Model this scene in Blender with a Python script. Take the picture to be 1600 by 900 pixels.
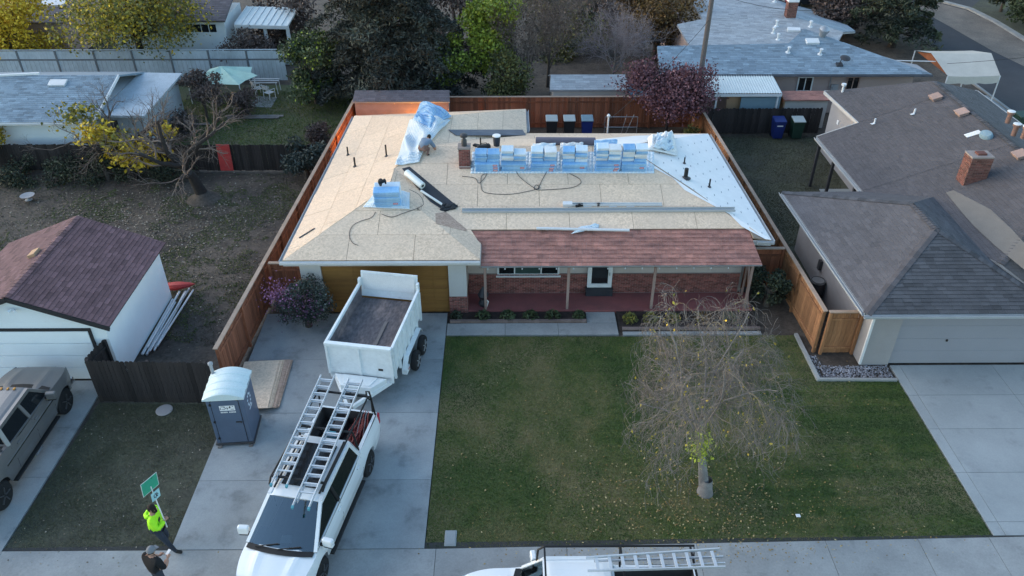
import bpy, bmesh, math, random
import numpy as np
from mathutils import Vector, Matrix

# ------------------------------------------------------------------ scene, camera, sky, sun, exposure
for o in list(bpy.data.objects): bpy.data.objects.remove(o)
SC = bpy.context.scene
COL = SC.collection
R = math.radians
F, CAMH, YAW = 1244.0, 18.4, R(0.38)
PITCH = math.atan(862 / F)
cd = bpy.data.cameras.new('camera'); cam = bpy.data.objects.new('camera', cd); COL.objects.link(cam)
cd.sensor_width = 36; cd.lens = 36 * F / 1600; cd.clip_start = .2; cd.clip_end = 5000
cam.location = (0, 0, CAMH); cam.rotation_euler = (math.pi / 2 - PITCH, 0, -YAW)
SC.camera = cam

SUN_EL, SUN_AZ = R(24), R(-74)          # dusk glow comes from the left, a little ahead
w = bpy.data.worlds.new('World'); SC.world = w; w.use_nodes = True
nt = w.node_tree; nt.nodes.clear()
sky = nt.nodes.new('ShaderNodeTexSky'); sky.sky_type = 'NISHITA'; sky.sun_disc = False
sky.sun_elevation = R(8); sky.sun_rotation = SUN_AZ; sky.air_density = 1.0; sky.dust_density = 0.6; sky.ozone_density = 1.7
bg = nt.nodes.new('ShaderNodeBackground'); bg.inputs[1].default_value = 0.15
wo = nt.nodes.new('ShaderNodeOutputWorld')
nt.links.new(sky.outputs[0], bg.inputs[0]); nt.links.new(bg.outputs[0], wo.inputs[0])
sl = bpy.data.lights.new('sun', 'SUN'); sl.energy = 0.64; sl.angle = R(70); sl.color = (1, .91, .82)
so = bpy.data.objects.new('sun', sl); COL.objects.link(so)
sd = Vector((math.sin(SUN_AZ) * math.cos(SUN_EL), math.cos(SUN_AZ) * math.cos(SUN_EL), math.sin(SUN_EL)))
so.rotation_euler = sd.to_track_quat('Z', 'Y').to_euler()
SC.view_settings.view_transform = 'Standard'; SC.view_settings.look = 'None'
SC.view_settings.exposure = 1.92; SC.view_settings.gamma = 1

# ------------------------------------------------------------------ small maths
_f = Vector((math.sin(YAW) * math.cos(PITCH), math.cos(YAW) * math.cos(PITCH), -math.sin(PITCH)))
_r = Vector((math.cos(YAW), -math.sin(YAW), 0)); _u = _r.cross(_f)
def ray(u, v): return _f + _r * ((u - 800) / F) + _u * ((450 - v) / F)
def G(u, v, z=0.0):                      # survey helper: place on the photo at a known height
    d = ray(u, v); t = (z - CAMH) / d.z
    return Vector((d.x * t, d.y * t, z))
def GY(u, v, y):
    d = ray(u, v); t = y / d.y
    return Vector((d.x * t, y, CAMH + d.z * t))
def plane3(a, b, c):
    a, b, c = Vector(a), Vector(b), Vector(c); n = (b - a).cross(c - a).normalized()
    return (a, n if n.z > 0 else -n)
def GP(u, v, pl, lift=0.0):              # place on a sloping plane
    d = ray(u, v); o = Vector((0, 0, CAMH)); a, n = pl
    t = (a - o).dot(n) / d.dot(n)
    return o + d * t + n * lift
def onplane(x, y, pl, lift=0.0):
    a, n = pl; z = a.z - (n.x * (x - a.x) + n.y * (y - a.y)) / n.z
    return Vector((x, y, z)) + n * lift
rnd = random.Random(7)

# ------------------------------------------------------------------ mesh builder, object helpers
class MB:
    def __init__(s): s.v = []; s.f = []; s.t = []; s.m = []
    def poly(s, pts, t=.5, m=0):
        i = len(s.v); s.v += [tuple(p) for p in pts]; s.f.append(tuple(range(i, i + len(pts)))); s.t.append(t); s.m.append(m); return s
    def box(s, c, d, rz=0.0, t=.5, rx=0.0, ry=0.0, m=0):
        hx, hy, hz = d[0] / 2, d[1] / 2, d[2] / 2
        mt = Matrix.Translation(c) @ Matrix.Rotation(rz, 4, 'Z') @ Matrix.Rotation(ry, 4, 'Y') @ Matrix.Rotation(rx, 4, 'X')
        i = len(s.v)
        for x, y, z in ((-1, -1, -1), (1, -1, -1), (1, 1, -1), (-1, 1, -1), (-1, -1, 1), (1, -1, 1), (1, 1, 1), (-1, 1, 1)):
            s.v.append(tuple(mt @ Vector((x * hx, y * hy, z * hz))))
        for q in ((3, 2, 1, 0), (4, 5, 6, 7), (0, 1, 5, 4), (1, 2, 6, 5), (2, 3, 7, 6), (3, 0, 4, 7)):
            s.f.append(tuple(i + k for k in q)); s.t.append(t); s.m.append(m)
        return s
    def b2(s, x0, x1, y0, y1, z0, z1, t=.5, m=0):
        return s.box(((x0 + x1) / 2, (y0 + y1) / 2, (z0 + z1) / 2), (x1 - x0, y1 - y0, z1 - z0), t=t, m=m)
    def bar(s, a, b, wd, hg, t=.5, upv=(0, 0, 1)):          # rectangular bar from a to b
        a, b = Vector(a), Vector(b); d = (b - a).normalized(); upv = Vector(upv)
        if abs(d.dot(upv)) > .98: upv = Vector((0, 1, 0))
        sx = d.cross(upv).normalized(); sy = sx.cross(d)
        i = len(s.v)
        for p in (a, b):
            for x, y in ((-1, -1), (1, -1), (1, 1), (-1, 1)): s.v.append(tuple(p + sx * x * wd / 2 + sy * y * hg / 2))
        for q in ((3, 2, 1, 0), (4, 5, 6, 7), (0, 1, 5, 4), (1, 2, 6, 5), (2, 3, 7, 6), (3, 0, 4, 7)):
            s.f.append(tuple(i + k for k in q)); s.t.append(t); s.m.append(0)
        return s
    def tube(s, pts, rad, n=6, caps=True, t=.5):
        pts = [Vector(p) for p in pts]; N = len(pts)
        if not isinstance(rad, (list, tuple)): rad = [rad] * N
        i0 = len(s.v); ref = None
        for k in range(N):
            d = (pts[min(k + 1, N - 1)] - pts[max(k - 1, 0)])
            d = d.normalized() if d.length > 1e-9 else Vector((0, 0, 1))
            if ref is None: ref = Vector((1, 0, 0)) if abs(d.x) < .8 else Vector((0, 1, 0))
            a = (ref - d * ref.dot(d)).normalized(); b = d.cross(a); ref = a
            for j in range(n):
                q = 2 * math.pi * j / n
                s.v.append(tuple(pts[k] + (a * math.cos(q) + b * math.sin(q)) * rad[k]))
        for k in range(N - 1):
            for j in range(n):
                a = i0 + k * n + j; b = i0 + k * n + (j + 1) % n
                s.f.append((a, b, b + n, a + n)); s.t.append(t); s.m.append(0)
        if caps and n > 2:
            s.f.append(tuple(i0 + j for j in reversed(range(n)))); s.f.append(tuple(i0 + (N - 1) * n + j for j in range(n))); s.t += [t, t]; s.m += [0, 0]
        return s
    def prism(s, poly, z0, z1, t=.5):
        n = len(poly); i = len(s.v)
        ar = sum(poly[k][0] * poly[(k + 1) % n][1] - poly[(k + 1) % n][0] * poly[k][1] for k in range(n))
        if ar < 0: poly = poly[::-1]
        for z in (z0, z1):
            for p in poly: s.v.append((p[0], p[1], z))
        s.f.append(tuple(i + k for k in reversed(range(n)))); s.f.append(tuple(i + n + k for k in range(n))); s.t += [t, t]; s.m += [0, 0]
        for k in range(n):
            j = (k + 1) % n; s.f.append((i + k, i + j, i + n + j, i + n + k)); s.t.append(t); s.m.append(0)
        return s
    def slab(s, pts, th, t=.5, nrm=None):                     # 3D polygon with thickness below it
        pts = [Vector(p) for p in pts]
        n = nrm or (pts[1] - pts[0]).cross(pts[2] - pts[1]).normalized()
        if n.z < 0 and nrm is None: pts = pts[::-1]; n = -n
        k = len(pts); i = len(s.v)
        s.v += [tuple(p) for p in pts] + [tuple(p - n * th) for p in pts]
        s.f.append(tuple(i + j for j in range(k))); s.f.append(tuple(i + k + j for j in reversed(range(k)))); s.t += [t, t]; s.m += [0, 0]
        for j in range(k):
            q = (j + 1) % k; s.f.append((i + j, i + k + j, i + k + q, i + q)); s.t.append(t); s.m.append(0)
        return s
    def lathe(s, prof, c=(0, 0, 0), n=16, axis='Z', t=.5):
        i = len(s.v); N = len(prof)
        for r_, z in prof:
            for j in range(n):
                a = 2 * math.pi * j / n; p = (r_ * math.cos(a), r_ * math.sin(a), z)
                if axis == 'Y': p = (p[0], p[2], p[1])
                if axis == 'X': p = (p[2], p[0], p[1])
                s.v.append((p[0] + c[0], p[1] + c[1], p[2] + c[2]))
        for k in range(N - 1):
            for j in range(n):
                a = i + k * n + j; b = i + k * n + (j + 1) % n
                s.f.append((a, b, b + n, a + n)); s.t.append(t); s.m.append(0)
        s.f.append(tuple(i + j for j in range(n))); s.f.append(tuple(i + (N - 1) * n + j for j in range(n))); s.t += [t, t]; s.m += [0, 0]
        return s
    def mesh(s, name, mats):
        me = bpy.data.meshes.new(name); me.from_pydata(s.v, [], s.f)
        for mm in (mats if isinstance(mats, (list, tuple)) else [mats]): me.materials.append(MAT[mm])
        at = me.attributes.new('tint', 'FLOAT', 'FACE'); at.data.foreach_set('value', s.t)
        if any(s.m): me.polygons.foreach_set('material_index', s.m)
        return me
    def build(s, name, mat, parent=None, smooth=None, bevel=0, fixn=True, seg=2):
        me = s.mesh(name, mat)
        if fixn:
            bm = bmesh.new(); bm.from_mesh(me); bmesh.ops.recalc_face_normals(bm, faces=bm.faces); bm.to_mesh(me); bm.free()
        if smooth is not None:
            me.polygons.foreach_set('use_smooth', [True] * len(me.polygons)); me.set_sharp_from_angle(angle=R(smooth))
        o = bpy.data.objects.new(name, me); COL.objects.link(o)
        if parent is not None: o.parent = parent
        if bevel:
            b = o.modifiers.new('bevel', 'BEVEL'); b.width = bevel; b.segments = seg; b.limit_method = 'ANGLE'; b.angle_limit = R(35)
        return o
def tag(o, label=None, cat=None, group=None, kind=None):
    if label: o['label'] = label
    if cat: o['category'] = cat
    if group: o['group'] = group
    if kind: o['kind'] = kind
    return o
def thing(name, label, cat, loc=(0, 0, 0), rz=0, group=None):
    o = bpy.data.objects.new(name, None); COL.objects.link(o); o.empty_display_size = .2
    o.location = loc; o.rotation_euler = (0, 0, rz)
    return tag(o, label, cat, group)
def inst(src, name, parent, M=None, loc=None, rz=0):          # another copy that shares mesh data
    me = src.data if hasattr(src, 'data') else src
    o = bpy.data.objects.new(name, me); COL.objects.link(o); o.parent = parent
    if M is not None: o.matrix_local = M
    elif loc is not None: o.location = loc; o.rotation_euler = (0, 0, rz)
    return o
def copy_tree(o, parent=None):
    c = o.copy(); COL.objects.link(c); c.parent = parent
    for ch in o.children: copy_tree(ch, c)
    return c
def structure(o): o['kind'] = 'structure'; return o

# ------------------------------------------------------------------ materials
MAT = {}
def mat(name, col, rough=.85, var=.18, scale=2.0, fine=.12, fscale=40.0, c2=None, bump=0.0, bscale=60.0, metal=0.0, spec=.4,
        tint=0.0, rnd_=0.0, world=False, stretch=(1, 1, 1), ramp=None, coat=0.0, lo=.35, hi=.65, trans=0.0, stain=None, spots=None):
    m = bpy.data.materials.new(name); m.use_nodes = True; n = m.node_tree; L = n.links; n.nodes.clear()
    N = n.nodes.new
    out = N('ShaderNodeOutputMaterial'); b = N('ShaderNodeBsdfPrincipled'); L.new(b.outputs[0], out.inputs[0])
    b.inputs['Roughness'].default_value = rough; b.inputs['Metallic'].default_value = metal
    b.inputs['Specular IOR Level'].default_value = spec
    if coat: b.inputs['Coat Weight'].default_value = coat; b.inputs['Coat Roughness'].default_value = .08
    if world: tc = N('ShaderNodeNewGeometry'); src = tc.outputs['Position']
    else: tc = N('ShaderNodeTexCoord'); src = tc.outputs['Object']
    mp = N('ShaderNodeMapping'); mp.inputs['Scale'].default_value = stretch; L.new(src, mp.inputs[0]); src = mp.outputs[0]
    def mix(a, b_, fac, bt='MIX'):
        x = N('ShaderNodeMix'); x.data_type = 'RGBA'; x.blend_type = bt
        for s_, v in ((0, fac), (6, a), (7, b_)):
            if hasattr(v, 'links'): L.new(v, x.inputs[s_])
            else: x.inputs[s_].default_value = v if s_ == 0 else (*v, 1)
        return x.outputs[2]
    def noise(sc, det=5, rgh=.6):
        x = N('ShaderNodeTexNoise'); x.inputs['Scale'].default_value = sc; x.inputs['Detail'].default_value = det; x.inputs['Roughness'].default_value = rgh
        L.new(src, x.inputs['Vector']); return x.outputs['Fac']
    def mr(v, a, b_, c, d):
        x = N('ShaderNodeMapRange'); x.inputs[1].default_value = a; x.inputs[2].default_value = b_; x.inputs[3].default_value = c; x.inputs[4].default_value = d
        L.new(v, x.inputs[0]); return x.outputs[0]
    c1 = col
    if ramp:                                                   # colours along the tint attribute
        at = N('ShaderNodeAttribute'); at.attribute_name = 'tint'
        cr = N('ShaderNodeValToRGB'); cr.color_ramp.elements.remove(cr.color_ramp.elements[0])
        for k, (p, c) in enumerate(ramp):
            e = cr.color_ramp.elements[0] if k == 0 else cr.color_ramp.elements.new(p)
            e.position = p; e.color = (*c, 1)
        L.new(at.outputs['Fac'], cr.inputs[0]); cc = cr.outputs[0]
    else:
        second = c2 if c2 else tuple(x * (1 - var) for x in c1)
        cc = mix(c1, second, mr(noise(scale), lo, hi, 0, 1))
    if fine:
        k = mr(noise(fscale, 3), .25, .75, 1 - fine, 1 + fine)
        cx = N('ShaderNodeCombineXYZ')
        for j in range(3): L.new(k, cx.inputs[j])
        cc = mix(cc, cx.outputs[0], 1.0, 'MULTIPLY')
    def mulby(cc, v):
        cx = N('ShaderNodeCombineXYZ')
        for j in range(3): L.new(v, cx.inputs[j])
        return mix(cc, cx.outputs[0], 1.0, 'MULTIPLY')
    if stain: cc = mulby(cc, mr(noise(stain[0], 6, .65), stain[1], stain[2], 1, stain[3]))
    if spots: cc = mulby(cc, mr(noise(spots[0], 2, .5), spots[1], spots[2], 1, spots[3]))
    if tint and not ramp:
        at = N('ShaderNodeAttribute'); at.attribute_name = 'tint'; cc = mulby(cc, mr(at.outputs['Fac'], 0, 1, 1 - tint, 1 + tint))
    if rnd_:
        oi = N('ShaderNodeObjectInfo'); cc = mulby(cc, mr(oi.outputs['Random'], 0, 1, 1 - rnd_, 1 + rnd_))
    L.new(cc, b.inputs['Base Color'])
    if bump:
        bp = N('ShaderNodeBump'); bp.inputs['Strength'].default_value = bump; bp.inputs['Distance'].default_value = .02
        L.new(noise(bscale, 4), bp.inputs['Height']); L.new(bp.outputs[0], b.inputs['Normal'])
    if trans: b.inputs['Transmission Weight'].default_value = trans
    MAT[name] = m; return m

# ground and concrete
mat('soil', (.118, .094, .074), var=.4, scale=.35, c2=(.066, .054, .046), stain=(1.4, .5, .7, .62), fine=.4, fscale=9, bump=.6, bscale=25, world=True)
mat('dirt_pale', (.24, .20, .165), c2=(.16, .135, .115), scale=.5, fine=.3, fscale=12, bump=.4, world=True)
mat('lawn_soil', (.058, .082, .022), c2=(.15, .13, .062), lo=.42, hi=.62, scale=.35, fine=.3, fscale=14, bump=.5, world=True)
mat('dull_lawn', (.086, .088, .056), c2=(.06, .06, .044), stain=(1.6, .5, .7, .7), scale=.7, fine=.4, fscale=10, bump=.6, bscale=30, world=True)
mat('back_lawn', (.085, .105, .05), c2=(.11, .10, .065), scale=.5, fine=.35, fscale=10, bump=.6, bscale=30, world=True)
mat('concrete', (.335, .36, .37), c2=(.25, .27, .28), scale=.55, stain=(1.1, .54, .70, .72), spots=(1.7, .66, .78, .76), fine=.1, fscale=30, bump=.15, bscale=90, rnd_=.06, world=True)
mat('concrete_pale', (.34, .36, .365), c2=(.275, .295, .30), scale=.5, stain=(.8, .58, .75, .75), spots=(1.5, .66, .8, .78), fine=.07, fscale=25, bump=.12, bscale=90, rnd_=.05, world=True)
mat('concrete_walk', (.34, .345, .34), c2=(.265, .27, .268), scale=.8, stain=(1.5, .56, .74, .72), spots=(2.6, .66, .78, .78), fine=.1, fscale=20, bump=.15, bscale=80, rnd_=.06, world=True)
mat('joint', (.05, .05, .05), var=.2)
mat('asphalt', (.06, .06, .066), c2=(.048, .048, .054), scale=.6, fine=.15, fscale=30, bump=.3, world=True)
mat('gravel', (.25, .25, .28), tint=.6, fine=.2)
mat('red_concrete', (.31, .10, .095), c2=(.22, .082, .08), scale=1.2, fine=.15, world=True)
# main roof
mat('deck', (.30, .235, .18), var=.2)
def osb(name, a, b_, grey):
    m = bpy.data.materials.new(name); m.use_nodes = True; n = m.node_tree; L = n.links; N = n.nodes.new
    b = n.nodes['Principled BSDF']; b.inputs['Roughness'].default_value = .8; b.inputs['Specular IOR Level'].default_value = .25
    g = N('ShaderNodeNewGeometry'); v = N('ShaderNodeTexVoronoi'); v.inputs['Scale'].default_value = 17
    nz = N('ShaderNodeTexNoise'); nz.inputs['Scale'].default_value = 8; nz.inputs['Detail'].default_value = 3
    vm = N('ShaderNodeVectorMath'); vm.operation = 'MULTIPLY_ADD'; vm.inputs[1].default_value = (.12, .12, .12)
    L.new(g.outputs['Position'], nz.inputs['Vector']); L.new(nz.outputs['Color'], vm.inputs[0]); L.new(g.outputs['Position'], vm.inputs[2]); L.new(vm.outputs[0], v.inputs['Vector'])
    sp = N('ShaderNodeSeparateColor'); L.new(v.outputs['Color'], sp.inputs[0])
    cr = N('ShaderNodeValToRGB'); e = cr.color_ramp.elements; e[0].color = (*a, 1); e[1].color = (*b_, 1)
    k = e.new(.9); k.color = (*[min(1, x * 1.22) for x in b_], 1); e[-1].position = 1.0
    L.new(sp.outputs[0], cr.inputs[0])
    n2 = N('ShaderNodeTexNoise'); n2.inputs['Scale'].default_value = .55; n2.inputs['Detail'].default_value = 4; L.new(g.outputs['Position'], n2.inputs['Vector'])
    mr = N('ShaderNodeMapRange'); mr.inputs[1].default_value = .4; mr.inputs[2].default_value = .62; L.new(n2.outputs['Fac'], mr.inputs[0])
    mx = N('ShaderNodeMix'); mx.data_type = 'RGBA'; mx.inputs[7].default_value = (*grey, 1)
    ml = N('ShaderNodeMath'); ml.operation = 'MULTIPLY'; ml.inputs[1].default_value = .42; L.new(mr.outputs[0], ml.inputs[0]); L.new(ml.outputs[0], mx.inputs[0]); L.new(cr.outputs[0], mx.inputs[6])
    oi = N('ShaderNodeObjectInfo'); m2 = N('ShaderNodeMapRange'); m2.inputs[3].default_value = .93; m2.inputs[4].default_value = 1.05; L.new(oi.outputs['Random'], m2.inputs[0])
    cx = N('ShaderNodeCombineXYZ'); [L.new(m2.outputs[0], cx.inputs[j]) for j in range(3)]
    mm = N('ShaderNodeMix'); mm.data_type = 'RGBA'; mm.blend_type = 'MULTIPLY'; mm.inputs[0].default_value = 1; L.new(mx.outputs[2], mm.inputs[6]); L.new(cx.outputs[0], mm.inputs[7])
    L.new(mm.outputs[2], b.inputs['Base Color'])
    MAT[name] = m
osb('osb', (.625, .47, .34), (.69, .53, .395), (.64, .505, .39))
osb('osb_pink', (.40, .27, .20), (.48, .34, .26), (.4, .3, .25))
mat('shake', (.45, .21, .165), c2=(.26, .13, .11), scale=2.2, stain=(3.0, .5, .7, .6), fine=.25, fscale=18, tint=.2, bump=.4, world=True, stretch=(.6, 1.4, 1))
mat('underlay', (.86, .85, .83), var=.06, scale=3, fine=.04, rough=.55, world=True)
mat('print_grey', (.28, .30, .33), var=.1)
mat('plastic_blue', (.17, .38, .68), c2=(.30, .52, .75), scale=3.5, fine=.1, rough=.3, spec=.6, rnd_=.12)
mat('plastic_pale', (.52, .66, .78), c2=(.70, .76, .80), scale=2.5, fine=.08, rough=.3, spec=.6, rnd_=.08)
mat('plastic_white', (.72, .75, .77), var=.12, scale=3, rough=.35, rnd_=.06)
mat('label_red', (.55, .05, .07), var=.1); mat('label_white', (.8, .8, .8), var=.04); mat('label_pink', (.75, .18, .32), var=.1); mat('label_yellow', (.62, .72, .08), var=.1)
mat('membrane', (.035, .04, .05), var=.25, rough=.6, fine=.2)
mat('membrane_grey', (.14, .15, .18), var=.2, rough=.6)
mat('roll_white', (.72, .76, .74), var=.06, rough=.45); mat('roll_dark', (.16, .14, .17), var=.15, rough=.6)
mat('gutter', (.45, .47, .49), var=.08, rough=.45, metal=.0, spec=.5)
mat('gutter_white', (.70, .71, .72), var=.08, rough=.4)
mat('fascia_grey', (.33, .34, .36), var=.1); mat('fascia_pale', (.52, .50, .48), var=.1)
mat('black', (.012, .012, .013), var=.2, rough=.6); mat('black_gloss', (.01, .01, .011), rough=.25, var=0, fine=0); mat('dark_metal', (.05, .05, .055), rough=.5, var=.15)
mat('steel', (.45, .46, .47), rough=.4, metal=.7, var=.1); mat('alu', (.62, .64, .66), rough=.38, metal=.35, var=.08, fscale=20, fine=.06)
mat('brick', (.25, .085, .07), c2=(.165, .062, .055), scale=6, fine=.15, tint=.4, rough=.9, world=True)
mat('brick_orange', (.175, .068, .053), c2=(.125, .052, .043), scale=6, fine=.15, tint=.35, rough=.9, world=True)
mat('mortar', (.30, .25, .23), var=.15, world=True)
mat('stucco_cream', (.52, .46, .43), var=.08, scale=1, fine=.06, fscale=60, bump=.2, bscale=120, world=True)
mat('stucco_pale', (.56, .54, .52), var=.06, scale=1, fine=.05, fscale=60, bump=.15, bscale=120, world=True)
mat('stucco_grey', (.36, .34, .34), var=.1, scale=1, fine=.06, fscale=60, bump=.2, bscale=120, world=True)
mat('stucco_pink', (.42, .33, .31), var=.1, scale=.8, fine=.06, world=True)
mat('wall_white', (.78, .84, .87), var=.06, scale=.8, fine=.04, world=True)
mat('trim_white', (.72, .73, .74), var=.04, fine=.03); mat('trim_black', (.03, .03, .032), var=.1)
mat('post_tan', (.36, .25, .215), var=.15, rnd_=.08)
mat('door_wood', (.27, .135, .035), c2=(.215, .10, .028), scale=1.3, fine=.18, fscale=12, stretch=(.25, 1, 6), rough=.6, world=True)
mat('door_grey', (.30, .30, .33), var=.06, scale=.6, fine=.05, fscale=25, rough=.6, world=True)
mat('glass_dark', (.012, .015, .018), rough=.05, var=0, fine=0, spec=.6)
mat('glass_green', (.05, .085, .08), rough=.15, var=.1, fine=0, spec=.5)
# fences
mat('cedar', (.29, .105, .052), c2=(.185, .07, .04), scale=1.2, fine=.3, fscale=16, stretch=(1.2, 1.2, .18), rnd_=.3, rough=.9, bump=.3)
mat('cedar_orange', (.36, .175, .08), c2=(.25, .118, .058), scale=1.2, fine=.3, fscale=16, stretch=(1.2, 1.2, .18), rnd_=.26, rough=.9, bump=.3)
mat('cedar_cap', (.44, .32, .245), c2=(.34, .25, .19), scale=2, fine=.2, rough=.9, rnd_=.08)
mat('old_fence', (.042, .034, .032), c2=(.026, .022, .022), scale=1.5, fine=.35, fscale=16, stretch=(1.2, 1.2, .2), rnd_=.35, rough=.95, bump=.4)
mat('pale_fence', (.45, .51, .56), c2=(.34, .39, .43), scale=.9, fine=.15, fscale=12, stretch=(1, 1, .3), rnd_=.1, world=True)
mat('pale_fence_post', (.16, .17, .185), var=.15)
# neighbours' roofs
mat('shingle_maroon', (.165, .095, .102), c2=(.14, .08, .087), scale=1.4, fine=.2, fscale=40, tint=.3, rough=.95, world=True)
mat('shingle_brown', (.098, .091, .097), c2=(.085, .08, .086), scale=.5, fine=.22, fscale=35, tint=.15, rough=.95, world=True)
mat('shingle_taupe', (.118, .111, .118), c2=(.102, .097, .104), scale=.5, fine=.22, fscale=35, tint=.18, rough=.95, world=True)
mat('shingle_dark', (.088, .087, .095), c2=(.072, .073, .081), scale=.6, fine=.22, fscale=35, tint=.3, rough=.95, world=True)
mat('shingle_tan', (.185, .168, .152), var=.12, fine=.15, rough=.95, world=True)
mat('shingle_blue', (.24, .31, .37), c2=(.19, .25, .305), scale=.5, fine=.25, fscale=25, tint=.28, rough=.95, world=True)
mat('shingle_pale', (.36, .385, .41), c2=(.31, .335, .365), scale=.4, fine=.2, fscale=25, tint=.22, rough=.95, world=True)
mat('shingle_purple', (.15, .135, .15), var=.2, tint=.25, world=True)
mat('metal_roof', (.62, .68, .68), var=.08, rough=.4, spec=.5, world=True)
mat('shed_blue', (.20, .30, .36), var=.12, fine=.06)
mat('tarp_tan', (.50, .47, .42), var=.12, scale=1.2, world=True); mat('tarp_mint', (.46, .66, .58), var=.15, scale=2)
mat('rust', (.36, .12, .05), var=.3); mat('plywood_orange', (.48, .31, .19), var=.15)
# vehicles, people, bits
mat('paint_white', (.77, .79, .80), var=.03, fine=.0, rough=.22, spec=.5, coat=.5)
mat('paint_trailer', (.79, .83, .84), stain=(1.7, .56, .74, .8), var=.08, scale=1.6, fine=.06, fscale=8, rough=.38, world=True)
mat('paint_silver', (.195, .187, .185), var=.08, fine=.06, fscale=60, rough=.38, metal=.35, coat=.25)
mat('paint_dark', (.02, .026, .035), var=.1, fine=0, rough=.25, coat=.4)
mat('chrome', (.7, .7, .72), rough=.15, metal=1, var=0, fine=0)
mat('tyre', (.016, .016, .017), var=.15, rough=.9); mat('rim', (.16, .16, .165), rough=.4, metal=.7, var=.1); mat('rim_white', (.3, .3, .3), var=.1)
mat('lamp_red', (.42, .02, .04), rough=.2, var=.1, fine=0); mat('lamp_clear', (.55, .58, .6), rough=.12, var=.1, fine=0); mat('lamp_amber', (.5, .22, .03), rough=.25, fine=0)
mat('liner', (.05, .047, .047), var=.25, rough=.8, fine=.2); mat('seat', (.16, .16, .16), var=.2)
mat('bed_dust', (.125, .112, .118), c2=(.29, .225, .205), scale=1.1, fine=.35, fscale=9, rough=.9, lo=.46, hi=.72, stretch=(.6, 1.3, 1))
mat('rope_red', (.30, .05, .05), c2=(.22, .08, .07), scale=8, tint=.4); mat('tool_teal', (.10, .33, .40), var=.1)
mat('toilet_blue', (.10, .135, .20), var=.1, scale=2, fine=.06, rough=.45); mat('toilet_roof', (.62, .72, .72), var=.08, rough=.35, trans=.0)
mat('hivis', (.42, .92, .02), var=.12, scale=6, fine=.06, rough=.7); mat('shirt_black', (.012, .012, .014), var=.3); mat('jeans', (.035, .045, .065), var=.25); mat('shirt_grey', (.16, .22, .30), var=.15)
mat('skin', (.42, .24, .17), var=.1); mat('hair', (.018, .012, .01), var=.3); mat('cap_grey', (.20, .21, .23), var=.12); mat('pants_tan', (.20, .12, .10), var=.2); mat('shoe', (.03, .028, .028))
mat('sign_green', (.02, .30, .19), var=.05, rough=.35); mat('sign_cyan', (.32, .58, .62), var=.08, rough=.4); mat('sign_edge', (.62, .66, .66), var=.05)
mat('bin_green', (.02, .055, .04), var=.15, rough=.5); mat('bin_blue', (.012, .028, .16), var=.15, rough=.5); mat('bin_lid', (.42, .47, .46), var=.08, rough=.45); mat('bin_black', (.02, .022, .025), rough=.5)
mat('red_plastic', (.5, .05, .05), var=.2, rough=.5); mat('wood_grey', (.20, .18, .17), var=.3, fine=.2, rnd_=.2); mat('pole_wood', (.15, .13, .125), var=.25, fine=.25, stretch=(1, 1, .2))
mat('wire', (.03, .03, .03)); mat('mulch', (.05, .036, .032), var=.4, scale=6, fine=.4, fscale=30, bump=.8, world=True); mat('coping', (.21, .155, .14), var=.2, rnd_=.15, fine=.15, world=True)
# plants
mat('bark', (.10, .082, .07), var=.35, scale=6, fine=.25, stretch=(1, 1, .3)); mat('bark_dark', (.035, .029, .027), var=.35, scale=6, fine=.3); mat('bark_pale', (.24, .225, .215), c2=(.17, .155, .15), scale=3, fine=.2)
mat('twig_grey', (.20, .175, .155), var=.3, ramp=[(0, (.10, .088, .082)), (.55, (.185, .162, .15)), (.85, (.26, .23, .21)), (1, (.30, .25, .13))])
mat('twig_lilac', (.17, .15, .16), ramp=[(0, (0.135, 0.112, 0.12)), (1, (0.36, 0.323, 0.345))]); mat('twig_brown', (.1, .08, .07), ramp=[(0, (0.08, 0.0608, 0.056)), (1, (0.24, 0.192, 0.16))])
mat('leaf_yellow', (.3, .22, .02), ramp=[(0, (0.15, 0.127, 0.0179)), (.5, (0.448, 0.313, 0.0224)), (1, (0.75, 0.538, 0.0449))], rough=.7)
mat('leaf_olive', (.1, .1, .02), ramp=[(0, (0.0467, 0.0567, 0.0267)), (.5, (0.141, 0.141, 0.0367)), (.85, (0.283, 0.241, 0.0416)), (1, (0.6, 0.434, 0.05))], rough=.7)
mat('leaf_dark', (.02, .03, .02), ramp=[(0, (0.0128, 0.0192, 0.0144)), (.6, (0.0416, 0.0544, 0.0336)), (1, (0.088, 0.0992, 0.048))], rough=.7)
mat('leaf_conifer', (.02, .03, .02), ramp=[(0, (0.0211, 0.0246, 0.0228)), (.6, (0.0597, 0.0667, 0.0562)), (1, (0.109, 0.119, 0.0878))], rough=.8)
mat('leaf_lime', (.1, .14, .02), ramp=[(0, (0.0799, 0.102, 0.0274)), (.5, (0.227, 0.285, 0.041)), (1, (0.546, 0.616, 0.0684))], rough=.7)
mat('leaf_bronze', (.1, .06, .02), ramp=[(0, (0.045, 0.0285, 0.015)), (.6, (0.15, 0.087, 0.03)), (1, (0.3, 0.18, 0.0525))], rough=.7)
mat('leaf_red', (.1, .03, .04), ramp=[(0, (0.048, 0.0208, 0.0288)), (.6, (0.157, 0.0672, 0.0832)), (1, (0.304, 0.176, 0.2))], rough=.75)
mat('leaf_green', (.04, .06, .02), ramp=[(0, (0.0198, 0.033, 0.0165)), (.6, (0.066, 0.0924, 0.0396)), (1, (0.149, 0.165, 0.0825))], rough=.65)
mat('leaf_bluegreen', (.04, .06, .05), ramp=[(0, (0.021, 0.03, 0.0255)), (.6, (0.06, 0.078, 0.0675)), (1, (0.18, 0.21, 0.188))], rough=.65)
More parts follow.
